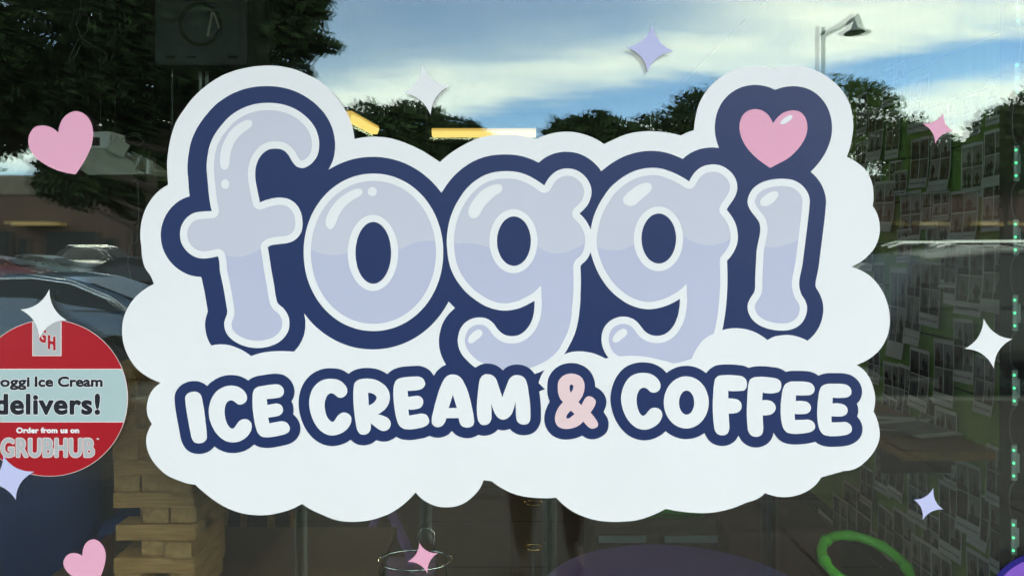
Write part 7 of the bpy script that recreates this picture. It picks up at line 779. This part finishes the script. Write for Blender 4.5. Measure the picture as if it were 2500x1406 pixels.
def cp(px, py, dy=0): return Vector(((px - 205) * k3, dy, (20 - py) * k3))
for pts in ([(176, 60), (180, 25), (198, 22), (218, 38), (214, 75), (198, 95), (228, 112), (256, 128), (262, 145), (246, 158)], [(190, 60), (200, 35), (222, 40)], [(192, 95), (170, 140), (168, 155), (184, 138), (196, 112)], [(198, 95), (186, 60), (195, 30), (205, -80)]):
    obj('cable', tube(bmesh.new(), [cp(a_, b_) for a_, b_ in pts], .0017, 6), MAT['wiredark'], cbd, smooth=True)
obj('clip', box(bmesh.new(), cp(218, 0).x, cp(228, 0).x, -.012, -.004, cp(0, 43).z, cp(0, 34).z, .002), MAT['chrome'], cbd)

def lit(name, p, q, w, h, label):
    o = empty(name, p, label, 'ceiling light', 'lit fluorescent ceiling lights')
    d_ = Vector(q) - Vector(p); L_ = d_.length; o.rotation_euler.z = math.atan2(d_.y, d_.x)
    obj('housing', BX(0, L_, -w * .5, w * .5, h * .42, h * .6), MAT['greymetal'], o)
    bm = bmesh.new()
    prof = [(-w * .42, h * .419), (-w * .5, h * .1), (-w * .3, -h * .5), (w * .3, -h * .5), (w * .5, h * .1), (w * .42, h * .419)]
    A_ = [bm.verts.new((0.0 , y_, z_)) for y_, z_ in prof]; B_ = [bm.verts.new((L_, y_, z_)) for y_, z_ in prof]
    for i in range(5):
        f = bm.faces.new((A_[i], A_[i + 1], B_[i + 1], B_[i])); f.material_index = 1 if i in (0, 4) else 0
    bm.faces.new(A_).material_index = 1; bm.faces.new(B_[::-1]).material_index = 1
    obj('lens', bm, [MAT['glow'], MAT['glow2']], o)
    la = bpy.data.lights.new('lamp_light', 'AREA'); la.shape = 'RECTANGLE'; la.size = L_; la.size_y = w * .6; la.energy = 3; la.color = (1, .80, .52)
    lo = bpy.data.objects.new('lamp_light', la); COL.objects.link(lo); lo.parent = o; lo.location = (L_ / 2, 0, -h * .5 - .02)
    for x_ in (L_ * .15, L_ * .85): obj('hanger', tube(bmesh.new(), [(x_, 0, h * .6), (x_, 0, RH - o.location.z)], .004, 6), MAT['black'], o)
    return o
pA, pB = at(1056, 325, 5.2), at(1308, 325, 5.2)
lit('ceiling_light', pA, pB, .16, .072, 'lit warm fluorescent strip seen over the two letters gg')
lit('ceiling_light', at(846, 281, 4.25), at(914, 297, 5.0), .09, .075, 'lit warm fluorescent strip pointing into the room beside the f')

# ---------------------------------------------------------------- outdoors, seen mirrored in the glass
def leaf_crown(name, blobs, n, size, m, parent, seed, gaps=.0, flat_=1.0):
    """many leaf sprays spread through overlapping lobes; three leaf colours come from the material's own noise"""
    rg = random.Random(seed); V = []; Fc = []
    wts = [(b[3] * b[4] * b[5]) ** .75 for b in blobs]
    for _ in range(n):
        bx, by, bz, rx, ry, rz = rg.choices(blobs, wts)[0]
        while True:
            x, y, z = rg.uniform(-1, 1), rg.uniform(-1, 1), rg.uniform(-1, 1); r2 = x * x + y * y + z * z
            if r2 <= 1 and (r2 > .35 or rg.random() < .35): break
        k = 1 + rg.gauss(0, .07)
        c = Vector((bx + x * rx * k, by + y * ry * k, bz + z * rz * k))
        s_ = size * rg.uniform(.55, 1.35)
        a = Vector((rg.gauss(0, 1), rg.gauss(0, 1), rg.gauss(0, .7))).normalized(); b = a.orthogonal().normalized()
        b = (Matrix.Rotation(rg.uniform(0, 6.28), 3, a) @ b)
        i = len(V); V += [c - a * s_, c - a * s_ * .1 + b * s_ * .42, c + a * s_, c + a * s_ * .15 - b * s_ * .42]; Fc.append((i, i + 1, i + 2, i + 3))
    me = bpy.data.meshes.new(name); me.from_pydata(V, [], Fc); me.update()
    return link(name, me, m, parent)
def tree(name, x, y, blobs, n, size, m, label, seed, trunk_r, group='trees beyond the car park'):
    o = empty(name, (x, y, LOT), label, 'tree', group)
    rg = random.Random(seed)
    bl = [(a[0] - x, a[1] - y, a[2] - LOT, a[3], a[4], a[5]) for a in blobs]
    top = max(b[2] for b in bl)
    pts = [(0, 0, 0), (rg.uniform(-.1, .1), 0, top * .25), (rg.uniform(-.2, .2), rg.uniform(-.2, .2), top * .55), (rg.uniform(-.3, .3), 0, top)]
    obj('trunk', tube(bmesh.new(), pts, [trunk_r * 1.25, trunk_r, trunk_r * .7, trunk_r * .2], 9), MAT['bark'], o, smooth=True)
    bm = bmesh.new()
    for b in bl:
        s_ = Vector(pts[1]).lerp(Vector(pts[2]), rg.uniform(.2, 1)); e = Vector(b[:3])
        tube(bm, [s_, s_.lerp(e, .5) + Vector((0, 0, -.2)), e], [trunk_r * .45, trunk_r * .2, trunk_r * .04], 6)
    obj('limbs', bm, MAT['bark'], o, smooth=True)
    leaf_crown('crown', bl, n, size, m, o, seed)
    return o
# big near tree over the left of the view
def ob(px, py, Z, rx, rz, ry=None):
    p = out(px, py, Z); k = Z / FPX
    return (p.x, p.y, p.z, rx * k, ry * k if ry else rx * k, rz * k)
nb = [ob(120, 60, 13.5, 330, 200), ob(430, 40, 13.2, 260, 170), ob(640, -40, 13.0, 170, 150), ob(60, 230, 14, 200, 110), ob(300, 210, 13.6, 200, 90), ob(520, 170, 13.4, 150, 90), ob(690, 90, 12.8, 80, 80), ob(745, 100, 12.8, 70, 45), ob(800, 115, 12.8, 45, 14),
      ob(735, 175, 12.8, 38, 24), ob(20, 330, 14.5, 70, 50), ob(-120, 200, 14, 220, 200), ob(230, 300, 14, 150, 50), ob(390, 300, 14, 90, 60), ob(250, -250, 13.5, 420, 220), ob(760, 20, 12.9, 60, 50)]
p = out(455, 400, 14)
tree('shade_tree', p.x, p.y, nb, 76000, .095, MAT['leafA'], 'big dark leafy tree close by, mirrored in the top corner of the glass', 11, .22)
LAB = ['rounded dark tree mirrored right of the letter f', 'tall dark tree mirrored behind the white sparkle', 'lower dark tree mirrored above the lit strip', 'bushy tree mirrored above the first g', 'pointed tree mirrored above the second g', 'broad dark tree mirrored left of the pink heart dot', 'tallest dark tree mirrored behind the pink heart dot',
       'dense tree mirrored right of the lamp post', 'sloping tree mirrored over the pink sparkle', 'leafy tree mirrored beside the green lights', 'dark tree mirrored behind the brick shops', 'thin tree mirrored behind the brick shops near its end', 'wide tree mirrored behind the letter f']
TR = [(66, [(895, 320, 75, 70), (870, 350, 80, 80), (930, 330, 60, 75)]), (66, [(1010, 320, 75, 75), (1050, 320, 60, 60), (980, 300, 40, 50)]), (68, [(1130, 345, 60, 55), (1180, 360, 40, 50), (1080, 340, 50, 60)]),
      (62, [(1370, 345, 45, 55), (1345, 365, 30, 40), (1400, 345, 45, 62), (1430, 350, 40, 60)]), (62, [(1460, 335, 60, 62), (1490, 330, 35, 50), (1430, 350, 40, 60)]), (60, [(1600, 340, 70, 62), (1535, 348, 60, 58), (1500, 345, 45, 60), (1650, 320, 55, 65), (1560, 365, 50, 55)]), (58, [(1710, 290, 60, 75), (1690, 300, 50, 80), (1790, 290, 90, 90)]),
      (46, [(2060, 270, 100, 80), (2120, 270, 80, 75), (2160, 300, 55, 85), (2000, 290, 80, 80)]), (50, [(2230, 350, 60, 65), (2290, 370, 55, 60), (2330, 390, 40, 48), (2210, 330, 30, 50)]), (40, [(2470, 330, 80, 75), (2420, 345, 55, 60), (2520, 300, 70, 80), (2390, 380, 38, 50)]),
      (34, [(210, 385, 95, 62), (150, 410, 60, 40)]), (36, [(350, 370, 90, 85)]), (66, [(760, 340, 110, 90), (650, 380, 100, 80)])]
for i, (Z, bl) in enumerate(TR):
    B_ = [ob(a, b, Z, c, d, c * .8) for a, b, c, d in bl]
    B_ += [ob(a, b + d * 1.1, Z, c * 1.05, d * .9, c * .8) for a, b, c, d in bl]
    p = out(bl[0][0] if i != 10 else 385, 600, Z)
    tree('leafy_tree', p.x, p.y, B_, 3400 if Z > 45 else 5200, .0062 * Z, MAT['leafB'] if i % 2 else MAT['leafA'], LAB[i], 40 + i, .28)

# brick shops across the car park
bz = 52; k5 = bz / FPX
sh = empty('brick_shops', (0, -(bz - CAM_D), LOT), 'long low brick shop row across the car park, mirrored in the glass', 'building')
xa, xb = -46, 46; hz = CAM_H + (605 - 432) * k5 - LOT
obj('wall', BX(xa, xb, -6, 0, 0, hz - 1.3), MAT['brick'], sh); obj('parapet', BX(xa - .2, xb + .2, -6.1, .12, hz - 1.298, hz, .05), MAT['cream'], sh); obj('roof', BX(xa, xb, -5.9, -.1, hz + .002, hz + .1), MAT['roofm'], sh)
w0_ = d0_ = None
for i in range(15):
    x = xa + 3 + i * 6.1
    if w0_ is None:
        w0_ = obj('window', BX(-1.9, 1.9, .001, .05, .5, 2.9), MAT['farglass'], sh, loc=(x, .0, 0))
        for q in (-1.9, -.65, .6, 1.85): obj('mullion', BX(q, q + .06, .051, .09, .5, 2.9), MAT['alu'], w0_)
        d0_ = obj('door', BX(2.2, 3.2, .001, .05, .05, 2.4), MAT['farglass'], sh, loc=(x, .0, 0))
    else:
        o = w0_.copy(); COL.objects.link(o); o.location = (x, 0, 0)
        for ch in [c for c in bpy.data.objects if c.parent == w0_]:
            c = ch.copy(); COL.objects.link(c); c.parent = o
        o = d0_.copy(); COL.objects.link(o); o.location = (x, 0, 0)
p = out(110, 549, bz); am = obj('awning', BX(-1.6, 1.6, .06, 1.2, -.12, .14, .02), MAT['ochre'], sh, loc=(p.x, 0, p.z - LOT))
for px_ in (2240, 2420, -60):
    o = am.copy(); COL.objects.link(o); o.location = (out(px_, 549, bz).x, 0, p.z - LOT)
obj('sign_band', BX(-5, 5, .121, .2, hz - 1.1, hz - .25), MAT['kerb'], sh, loc=(out(2240, 0, bz).x, 0, 0))

# cars
def car(label, loc, rz, paint, kind='sedan', cat='car', trimmed=False, far=False):
    GLS = MAT['farglass'] if far else MAT['shopglass']
    g = 'cars parked in the car park'
    pm_ = paint
    o = empty('parked_car', loc, label, cat, g, rz)
    if kind == 'sedan':
        L_, Wd = 4.7, .90
        body = [(-2.35, .34, .62, .70), (-2.28, .28, .80, .78), (-1.9, .22, .88, .86), (-1.2, .20, .93, .90), (-.3, .19, .94, .90), (.7, .19, .93, .90), (1.35, .20, .90, .88), (2.0, .24, .80, .82), (2.28, .30, .68, .74), (2.36, .38, .58, .64)]
        roof = [(-1.95, .90, .70), (-1.35, 1.16, .66), (-.75, 1.36, .60), (-.2, 1.435, .58), (.25, 1.43, .58), (.7, 1.30, .60), (1.15, 1.08, .66), (1.45, .905, .72)]
        glassp = [(-1.52, .955), (-1.30, 1.10), (-.75, 1.31), (-.2, 1.385), (.25, 1.375), (.66, 1.26), (1.20, .955)]
    else:
        L_, Wd = 4.8, .95
        body = [(-2.4, .42, .80, .78), (-2.34, .34, 1.00, .86), (-1.8, .30, 1.06, .92), (-.8, .28, 1.08, .95), (.6, .28, 1.07, .95), (1.3, .30, 1.05, .93), (2.0, .34, .98, .88), (2.34, .42, .86, .80), (2.42, .5, .72, .72)]
        roof = [(-2.32, 1.02, .80), (-2.1, 1.45, .74), (-1.85, 1.70, .70), (-1.0, 1.80, .68), (0, 1.80, .68), (.45, 1.70, .70), (.95, 1.30, .76), (1.30, 1.06, .82)]
        glassp = [(-2.05, 1.12), (-1.92, 1.45), (-1.75, 1.66), (-1.0, 1.73), (0, 1.73), (.40, 1.64), (1.10, 1.12)]
    bm = bmesh.new(); rings = []
    for x, zb_, zt__, w_ in body:
        rings.append([bm.verts.new((x, s_ * ww, z_)) for s_, ww, z_ in ((-1, w_ * .86, zb_), (-1, w_, zb_ + (zt__ - zb_) * .3), (-1, w_, zb_ + (zt__ - zb_) * .72), (-1, w_ * .93, zt__), (1, w_ * .93, zt__), (1, w_, zb_ + (zt__ - zb_) * .72), (1, w_, zb_ + (zt__ - zb_) * .3), (1, w_ * .86, zb_))])
    for A_, B_ in zip(rings, rings[1:]):
        for k in range(8): bm.faces.new((A_[k], A_[(k + 1) % 8], B_[(k + 1) % 8], B_[k]))
    bm.faces.new(rings[0]); bm.faces.new(rings[-1])
    zb0 = roof[0][1]; base = []
    def belt(x):
        for a_, b_ in zip(body, body[1:]):
            if a_[0] <= x <= b_[0]: return a_[2] + (b_[2] - a_[2]) * (x - a_[0]) / (b_[0] - a_[0])
        return body[0][2]
    rr = []
    for x, z_, w_ in roof:
        zb_ = belt(x) - .01; wb = Wd * .92
        rr.append([bm.verts.new((x, -wb, zb_)), bm.verts.new((x, -w_ * 1.02, max(z_ - .05, zb_ + .004))), bm.verts.new((x, -w_ * .86, max(z_, zb_ + .006))), bm.verts.new((x, w_ * .86, max(z_, zb_ + .006))), bm.verts.new((x, w_ * 1.02, max(z_ - .05, zb_ + .004))), bm.verts.new((x, wb, zb_))])
    for A_, B_ in zip(rr, rr[1:]):
        for k in range(5): bm.faces.new((A_[k], A_[k + 1], B_[k + 1], B_[k]))
    bm.faces.new(rr[0]); bm.faces.new(rr[-1])
    bd = obj('body', bm, pm_, o, smooth=True)
    md = bd.modifiers.new('soft', 'BEVEL'); md.width = .04; md.segments = 2; md.limit_method = 'ANGLE'; md.angle_limit = R(25)
    bd.modifiers.new('wn', 'WEIGHTED_NORMAL')
    def side_w(x, z_):
        for (x0_, z0_, w0__), (x1_, z1_, w1__) in zip(roof, roof[1:]):
            if x0_ <= x <= x1_:
                t_ = (x - x0_) / (x1_ - x0_); zt__ = z0_ + (z1_ - z0_) * t_ - .05; wt = (w0__ + (w1__ - w0__) * t_) * 1.02
                zb_ = belt(x) - .01; q = min(1, max(0, (z_ - zb_) / max(.05, zt__ - zb_)))
                return Wd * .92 + (wt - Wd * .92) * q
        return Wd * .9
    for s_ in (-1, 1):
        bm = bmesh.new(); c_ = [bm.verts.new((x, s_ * (side_w(x, z_) + .034), z_)) for x, z_ in glassp]; bm.faces.new(c_)
        bmesh.ops.triangulate(bm, faces=bm.faces); wn_ = obj('window', bm, GLS, o)
        ln2 = [(x, s_ * (side_w(x, z_) + .04), z_) for x, z_ in glassp]
        obj('trim', tube(bmesh.new(), ln2, .016 if trimmed else .012, 6, closed=True), MAT['trim'] if trimmed else MAT['black'], wn_, smooth=True)
        for px_ in (-.45, .45 if kind == 'sedan' else .5):
            obj('pillar', BX(px_ - .03, px_ + .03, min(s_ * (side_w(px_, 1.0) + .01), s_ * (side_w(px_, 1.0) - .02)), max(s_ * (side_w(px_, 1.0) + .018), s_ * (side_w(px_, 1.0) - .02)), glassp[0][1], glassp[0][1] + .2), MAT['black'], wn_)
    if trimmed:
        for s_ in (-1, 1):
            ln3 = [(x + (-.10 if x < -1.3 else 0), s_ * (side_w(max(x, -1.9), z_) + .04), z_ + (.045 if z_ > 1 else -.03)) for x, z_ in glassp]
            obj('trim', tube(bmesh.new(), ln3[:4], .010, 6), MAT['trim'], o, smooth=True)
    # windscreens
    for (a_, b_) in ((len(roof) - 1, len(roof) - 3), (0, 2)):
        x0_, z0_, w0__ = roof[a_]; x1_, z1_, w1__ = roof[b_]
        s_ = 1 if a_ else -1
        bm = bmesh.new(); q = [bm.verts.new((x0_ + (.0 - .07) * s_ + .03 * s_, -w0__ * .92, z0_ + .075)), bm.verts.new((x0_ - .04 * s_, w0__ * .92, z0_ + .075)), bm.verts.new((x1_ + .06 * s_, w1__ * .84, z1_ + .012)), bm.verts.new((x1_ + .06 * s_, -w1__ * .84, z1_ + .012))]
        bm.faces.new(q); obj('windscreen', bm, GLS, o)
    wr_ = .33 if kind == 'sedan' else .37
    for x in (-1.42, 1.45):
        for s_ in (-1, 1):
            bm = bmesh.new(); lathe(bm, [(wr_ * .62, -.1), (wr_ * .95, -.105), (wr_, -.07), (wr_, .07), (wr_ * .95, .105), (wr_ * .62, .1)], 24)
            wt_ = obj('wheel', bm, MAT['tyre'], o, smooth=False, loc=(x, s_ * (Wd - .1), wr_), rot=(R(90), 0, 0))
            obj('rim', lathe(bmesh.new(), [(.0, s_ * -.108), (wr_ * .25, s_ * -.11), (wr_ * .6, s_ * -.104)], 10, cap=False), MAT['rim'], wt_)
    for s_ in (-1, 1):
        z_ = .66 if kind == 'sedan' else .82
        obj('headlight', BX(2.12, 2.33, min(s_ * .48, s_ * .74), max(s_ * .48, s_ * .74), z_ - .05, z_ + .05, .02), MAT['lampclear'], o)
        obj('taillight', BX(-2.38, -2.24, min(s_ * .5, s_ * .78), max(s_ * .5, s_ * .78), z_ + .02, z_ + .16, .02), MAT['lampred'], o)
    obj('plate', BX(-2.40, -2.375, -.26, .26, .5, .62), MAT['kerb'], o)
    for s_ in (-1, 1): obj('mirror', box(bmesh.new(), .95, 1.1, min(s_ * .95, s_ * 1.1), max(s_ * .95, s_ * 1.1), belt(1.0) + .03, belt(1.0) + .17, .03), pm_, o)
    if kind != 'sedan':
        for s_ in (-1, 1): obj('roof_rail', tube(bmesh.new(), [(-1.7, s_ * .56, 1.80), (-1.5, s_ * .56, 1.86), (.0, s_ * .56, 1.87), (.2, s_ * .56, 1.80)], .02, 6), MAT['trim'], o)
    return o
def cpaint(name, c): return mat(name, c, .25, coat=1.0, spec=.5)
BLUEGREY = cpaint('slate blue paint', (.09, .13, .20)); BLACKP = mat('black paint', (.014, .015, .017), .4, coat=.25); SILV = cpaint('grey paint', (.17, .175, .175)); REDP = cpaint('red paint', (.14, .008, .008)); SAGE = cpaint('pale green paint', (.13, .18, .165)); WHITEP = cpaint('white paint', (.5, .5, .49)); TANP = cpaint('beige paint', (.36, .31, .24))
p = out(-60, 600, 10.6)
car('slate blue saloon with bright window trim, nearest car on the left', (p.x + 1.04, p.y, LOT), R(180), BLUEGREY, trimmed=True)
p = out(2400, 600, 9.2); car('black people carrier with silver roof rails, nearest car on the right', (p.x + .8, p.y, LOT), 0, BLACKP, 'suv')
for px_, Z, c, kd, rz, l in ((262, 40, SILV, 'suv', R(12), 'silver off-roader parked facing the lamp post'), (110, 36, SAGE, 'sedan', R(4), 'pale green saloon beside the silver off-roader'), (-10, 34, REDP, 'sedan', R(-6), 'red saloon at the far left of the car park'),
                             (330, 30, BLACKP, 'sedan', R(178), 'black saloon in the middle rows'), (2170, 30, WHITEP, 'sedan', R(5), 'white saloon on the right of the car park'), (2330, 24, SILV, 'sedan', R(176), 'silver saloon on the right of the car park'),
                             (2440, 33, REDP, 'suv', R(2), 'red off-roader on the right of the car park'), (700, 38, TANP, 'sedan', R(0), 'beige saloon in the far row'), (1050, 36, WHITEP, 'suv', R(180), 'white off-roader in the far row'), (1500, 38, BLUEGREY, 'sedan', 0, 'slate blue saloon in the far row'), (1900, 40, SILV, 'sedan', R(184), 'silver saloon in the far row')):
    p = out(px_, 600, Z); car(l, (p.x, p.y, LOT), rz, c, kd, far=True)

# street lamp
lpz = 25; p = out(2010, 600, lpz)
sl = empty('street_lamp', (p.x, p.y, LOT), 'grey street lamp with a bell shaded lantern on a bent arm', 'street lamp')
kl = lpz / FPX; ht = CAM_H + (605 - 68) * kl - LOT
obj('pole', lathe(bmesh.new(), [(.17, 0), (.17, .25), (.1, .3), (.085, 3), (.065, ht)], 12), MAT['lampmetal'], sl, smooth=True)
ax = (2088 - 2010) * kl; az = (68 - 40) * kl
obj('arm', tube(bmesh.new(), [(0, 0, ht - .30), (ax * .5, 0, ht - .30 + (az + .15) * .5), (ax, 0, ht + az - .06), (ax + .12, 0, ht + az - .04)], .055, 8), MAT['lampmetal'], sl, smooth=True)
for q in (.42, .75): obj('collar', tube(bmesh.new(), [(0, 0, ht - q), (0, 0, ht - q + .06)], .085, 10), MAT['lampmetal'], sl)
lh = obj('lantern', lathe(bmesh.new(), [(.05, .16), (.08, .12), (.10, .0), (.16, -.18), (.22, -.34), (.42, -.46), (.43, -.48), (.40, -.475), (.2, -.36)], 24, cap=False), MAT['lampmetal'], sl, smooth=True, loc=(ax + .08, 0, ht + az - .1))
obj('lamp', lathe(bmesh.new(), [(.16, -.34), (.15, -.46), (.08, -.52), (.0, -.53)], 16, cap=False), MAT['shopglass'], lh, smooth=True)

# slim steel posts on the pavement
bp0 = None
for px_, l in ((735, 'slim galvanised post mirrored left of the chrome ring'), (1345, 'slim galvanised post mirrored next to the legs'), (1886, 'slim galvanised post mirrored near the green ring'), (1042, 'slim galvanised post standing farther off, mirrored above the chrome ring')):
    Z = 3.35 if px_ != 1042 else 3.9
    p = out(px_, 600, Z)
    if bp0 is None:
        bp0 = o = empty('steel_post', (p.x, p.y, 0), l, 'post', 'slim steel posts on the pavement')
        obj('pipe', lathe(bmesh.new(), [(.026, .012), (.026, .96)], 20), MAT['steel'], o, smooth=False)
        obj('cap', lathe(bmesh.new(), [(.028, .955), (.028, .97), (.018, .985), (0, .99)], 20, cap=False), MAT['steel'], o, smooth=True); obj('foot', lathe(bmesh.new(), [(.045, 0), (.045, .006), (.028, .010)], 20), MAT['wiredark'], o)
    else:
        o = bp0.copy(); COL.objects.link(o); o.location = (p.x, p.y, 0); o['label'] = l
        for ch in [c for c in bpy.data.objects if c.parent == bp0]:
            c = ch.copy(); COL.objects.link(c); c.parent = o

mt_ = tag(obj('entrance_mat', box(bmesh.new(), -1.0, 1.0, -.85, .85, .001, .014, .005), MAT['rubber']), 'black rubber mat on the pavement, mirrored dark below the round red sticker', 'mat')  # mat added to darken the ground mirrored at the lower left
mt_.location = (-2.25, -2.45, 0)

# the person taking the picture
def skin(name, verts, edges, m, parent, loc=None, sub=2):
    me = bpy.data.meshes.new(name); me.from_pydata([v_[0] for v_ in verts], edges, [])
    o = bpy.data.objects.new(name, me); COL.objects.link(o)
    md = o.modifiers.new('skin', 'SKIN'); md.use_smooth_shade = True
    o.modifiers.new('sub', 'SUBSURF').levels = sub
    for i, v_ in enumerate(verts):
        r_ = v_[1]; me.skin_vertices[0].data[i].radius = r_ if isinstance(r_, tuple) else (r_, r_)
    me.skin_vertices[0].data[0].use_root = True
    dg = bpy.context.evaluated_depsgraph_get(); dg.update()
    nm = bpy.data.meshes.new_from_object(o.evaluated_get(dg)); bpy.data.objects.remove(o); nm.name = name
    nm.materials.clear()
    for q in nm.polygons: q.use_smooth = True
    return link(name, nm, m, parent, loc)
PX, PY = .14, -1.96
pe = empty('person', (PX, PY, 0), 'person in dark clothes holding up a phone, only the legs mirrored below the cloud decal', 'person')
def H(x, y, z): return (x - PX, y - PY, z)
lA, lB = .058, .325 - .02
V = [(H(.17, -1.97, .93), (.15, .11)),                                       # 0 pelvis
     (H(.16, -1.97, 1.10), (.125, .09)), (H(.15, -1.965, 1.28), (.145, .10)), (H(.14, -1.96, 1.42), (.12, .075)), (H(.13, -1.955, 1.49), .052), (H(.12, -1.945, 1.56), .05),   # spine, neck
     (H(.12, -1.93, 1.63), (.075, .092)), (H(.12, -1.93, 1.72), (.07, .085)),                                                                            # head
     (H(.085, -1.965, .86), .105), (H(.07, -1.95, .66), .092), (H(lA, -1.94, .50), .074), (H(lA - .004, -1.955, .36), .084), (H(lA, -1.965, .20), .056), (H(lA, -1.97, .085), .044), (H(lA - .01, -1.90, .035), .035), (H(lA - .015, -1.83, .024), .024),   # left leg
     (H(.26, -1.975, .86), .105), (H(.285, -1.985, .66), .092), (H(lB, -1.99, .50), .074), (H(lB + .004, -2.005, .36), .084), (H(lB, -2.015, .20), .056), (H(lB, -2.02, .085), .044), (H(lB + .02, -1.95, .035), .035), (H(lB + .03, -1.88, .024), .024),
     (H(-.04, -1.96, 1.40), .058), (H(-.11, -1.90, 1.20), .042), (H(-.075, -1.76, 1.36), .034), (H(-.03, -1.69, 1.50), .026), (H(-.02, -1.675, 1.535), .026),  # left arm
     (H(.31, -1.96, 1.40), .058), (H(.37, -1.90, 1.19), .042), (H(.22, -1.76, 1.34), .034), (H(.10, -1.69, 1.49), .026), (H(.075, -1.675, 1.53), .026)]
E_ = [(0, 1), (1, 2), (2, 3), (3, 4), (4, 5), (5, 6), (6, 7), (0, 8), (8, 9), (9, 10), (10, 11), (11, 12), (12, 13), (13, 14), (14, 15), (0, 16), (16, 17), (17, 18), (18, 19), (19, 20), (20, 21), (21, 22), (22, 23), (3, 24), (24, 25), (25, 26), (26, 27), (27, 28), (3, 29), (29, 30), (30, 31), (31, 32), (32, 33)]
skin('body', V, E_, MAT['skin'], pe)
sh_v = [(H(.17, -1.97, .95), (.168, .128)), (H(.085, -1.966, .84), .10), (H(.075, -1.955, .66), .088), (H(.26, -1.976, .84), .10), (H(.283, -1.985, .66), .088)]
skin('shorts', sh_v, [(0, 1), (1, 2), (0, 3), (3, 4)], MAT['clothes'], pe)
tv = [(H(.165, -1.97, .98), (.165, .122)), (H(.16, -1.97, 1.12), (.143, .108)), (H(.15, -1.965, 1.28), (.162, .118)), (H(.14, -1.96, 1.41), (.135, .09)), (H(-.045, -1.96, 1.40), .072), (H(-.085, -1.92, 1.28), .058), (H(.315, -1.96, 1.40), .072), (H(.35, -1.92, 1.28), .058), (H(.135, -1.957, 1.46), .07)]
skin('shirt', tv, [(0, 1), (1, 2), (2, 3), (3, 4), (4, 5), (3, 6), (6, 7), (3, 8)], MAT['shirt'], pe)
skin('hair', [(H(.12, -1.955, 1.70), (.088, .092)), (H(.12, -1.985, 1.60), (.082, .06)), (H(.12, -1.985, 1.48), (.07, .04))], [(0, 1), (1, 2)], MAT['hair'], pe)
bm = bmesh.new()
for s_ in (-1, 1): bmesh.ops.create_uvsphere(bm, u_segments=10, v_segments=8, radius=.012, matrix=Matrix.Translation(H(.12 + s_ * .032, -1.842, 1.655)))
obj('eyes', bm, MAT['ink'], pe, smooth=True)
skin('nose', [(H(.12, -1.85, 1.655), .009), (H(.12, -1.828, 1.62), .014), (H(.12, -1.845, 1.612), .012)], [(0, 1), (1, 2)], MAT['skin'], pe, sub=1)
obj('mouth', box(bmesh.new(), .12 - PX - .024, .12 - PX + .024, -1.852 - PY, -1.838 - PY, 1.578, 1.590, .004), MAT['redbrown'], pe)
for s_ in (-1, 1):
    skin('ear', [(H(.12 + s_ * .078, -1.94, 1.665), (.012, .02)), (H(.12 + s_ * .076, -1.94, 1.63), (.010, .014))], [(0, 1)], MAT['skin'], pe, sub=1)
    hx = -.02 if s_ < 0 else .075
    x_e = -.038 if s_ < 0 else .092                       # the phone's edge the fingers close on
    for k, (dz, ln_) in enumerate(((.030, .9), (.012, 1.0), (-.006, .95), (-.023, .78))):
        skin('finger', [(H(hx, -1.676, 1.53 + dz * .7), .0095), (H(hx + (x_e - hx) * .8, -1.655, 1.535 + dz), .0088), (H(x_e + s_ * .006, -1.640, 1.537 + dz), .0082), (H(x_e - s_ * .010, -1.6265, 1.538 + dz), .0072)], [(0, 1), (1, 2), (2, 3)], MAT['skin'], pe, sub=1)
    skin('thumb', [(H(hx, -1.678, 1.525), .0105), (H(hx + s_ * .012, -1.668, 1.505), .0095), (H(hx + s_ * -.008, -1.655, 1.508), .0085)], [(0, 1), (1, 2)], MAT['skin'], pe, sub=1)
ph = empty('phone', (.027, -1.634, 1.545), 'dark phone held up by the person mirrored in the glass', 'phone')
obj('case', box(bmesh.new(), -.075, .075, -.004, .004, -.036, .036, .0035), MAT['black'], ph)
obj('screen', BX(-.071, .071, -.0047, -.0042, -.033, .033), MAT['shopglass'], ph)
o = obj('lens', lathe(bmesh.new(), [(.0, .0015), (.009, .0015), (.010, 0)], 20, cap=False), MAT['chrome'], ph, rot=(R(-90), 0, 0), loc=(-.027, .0042, .005))
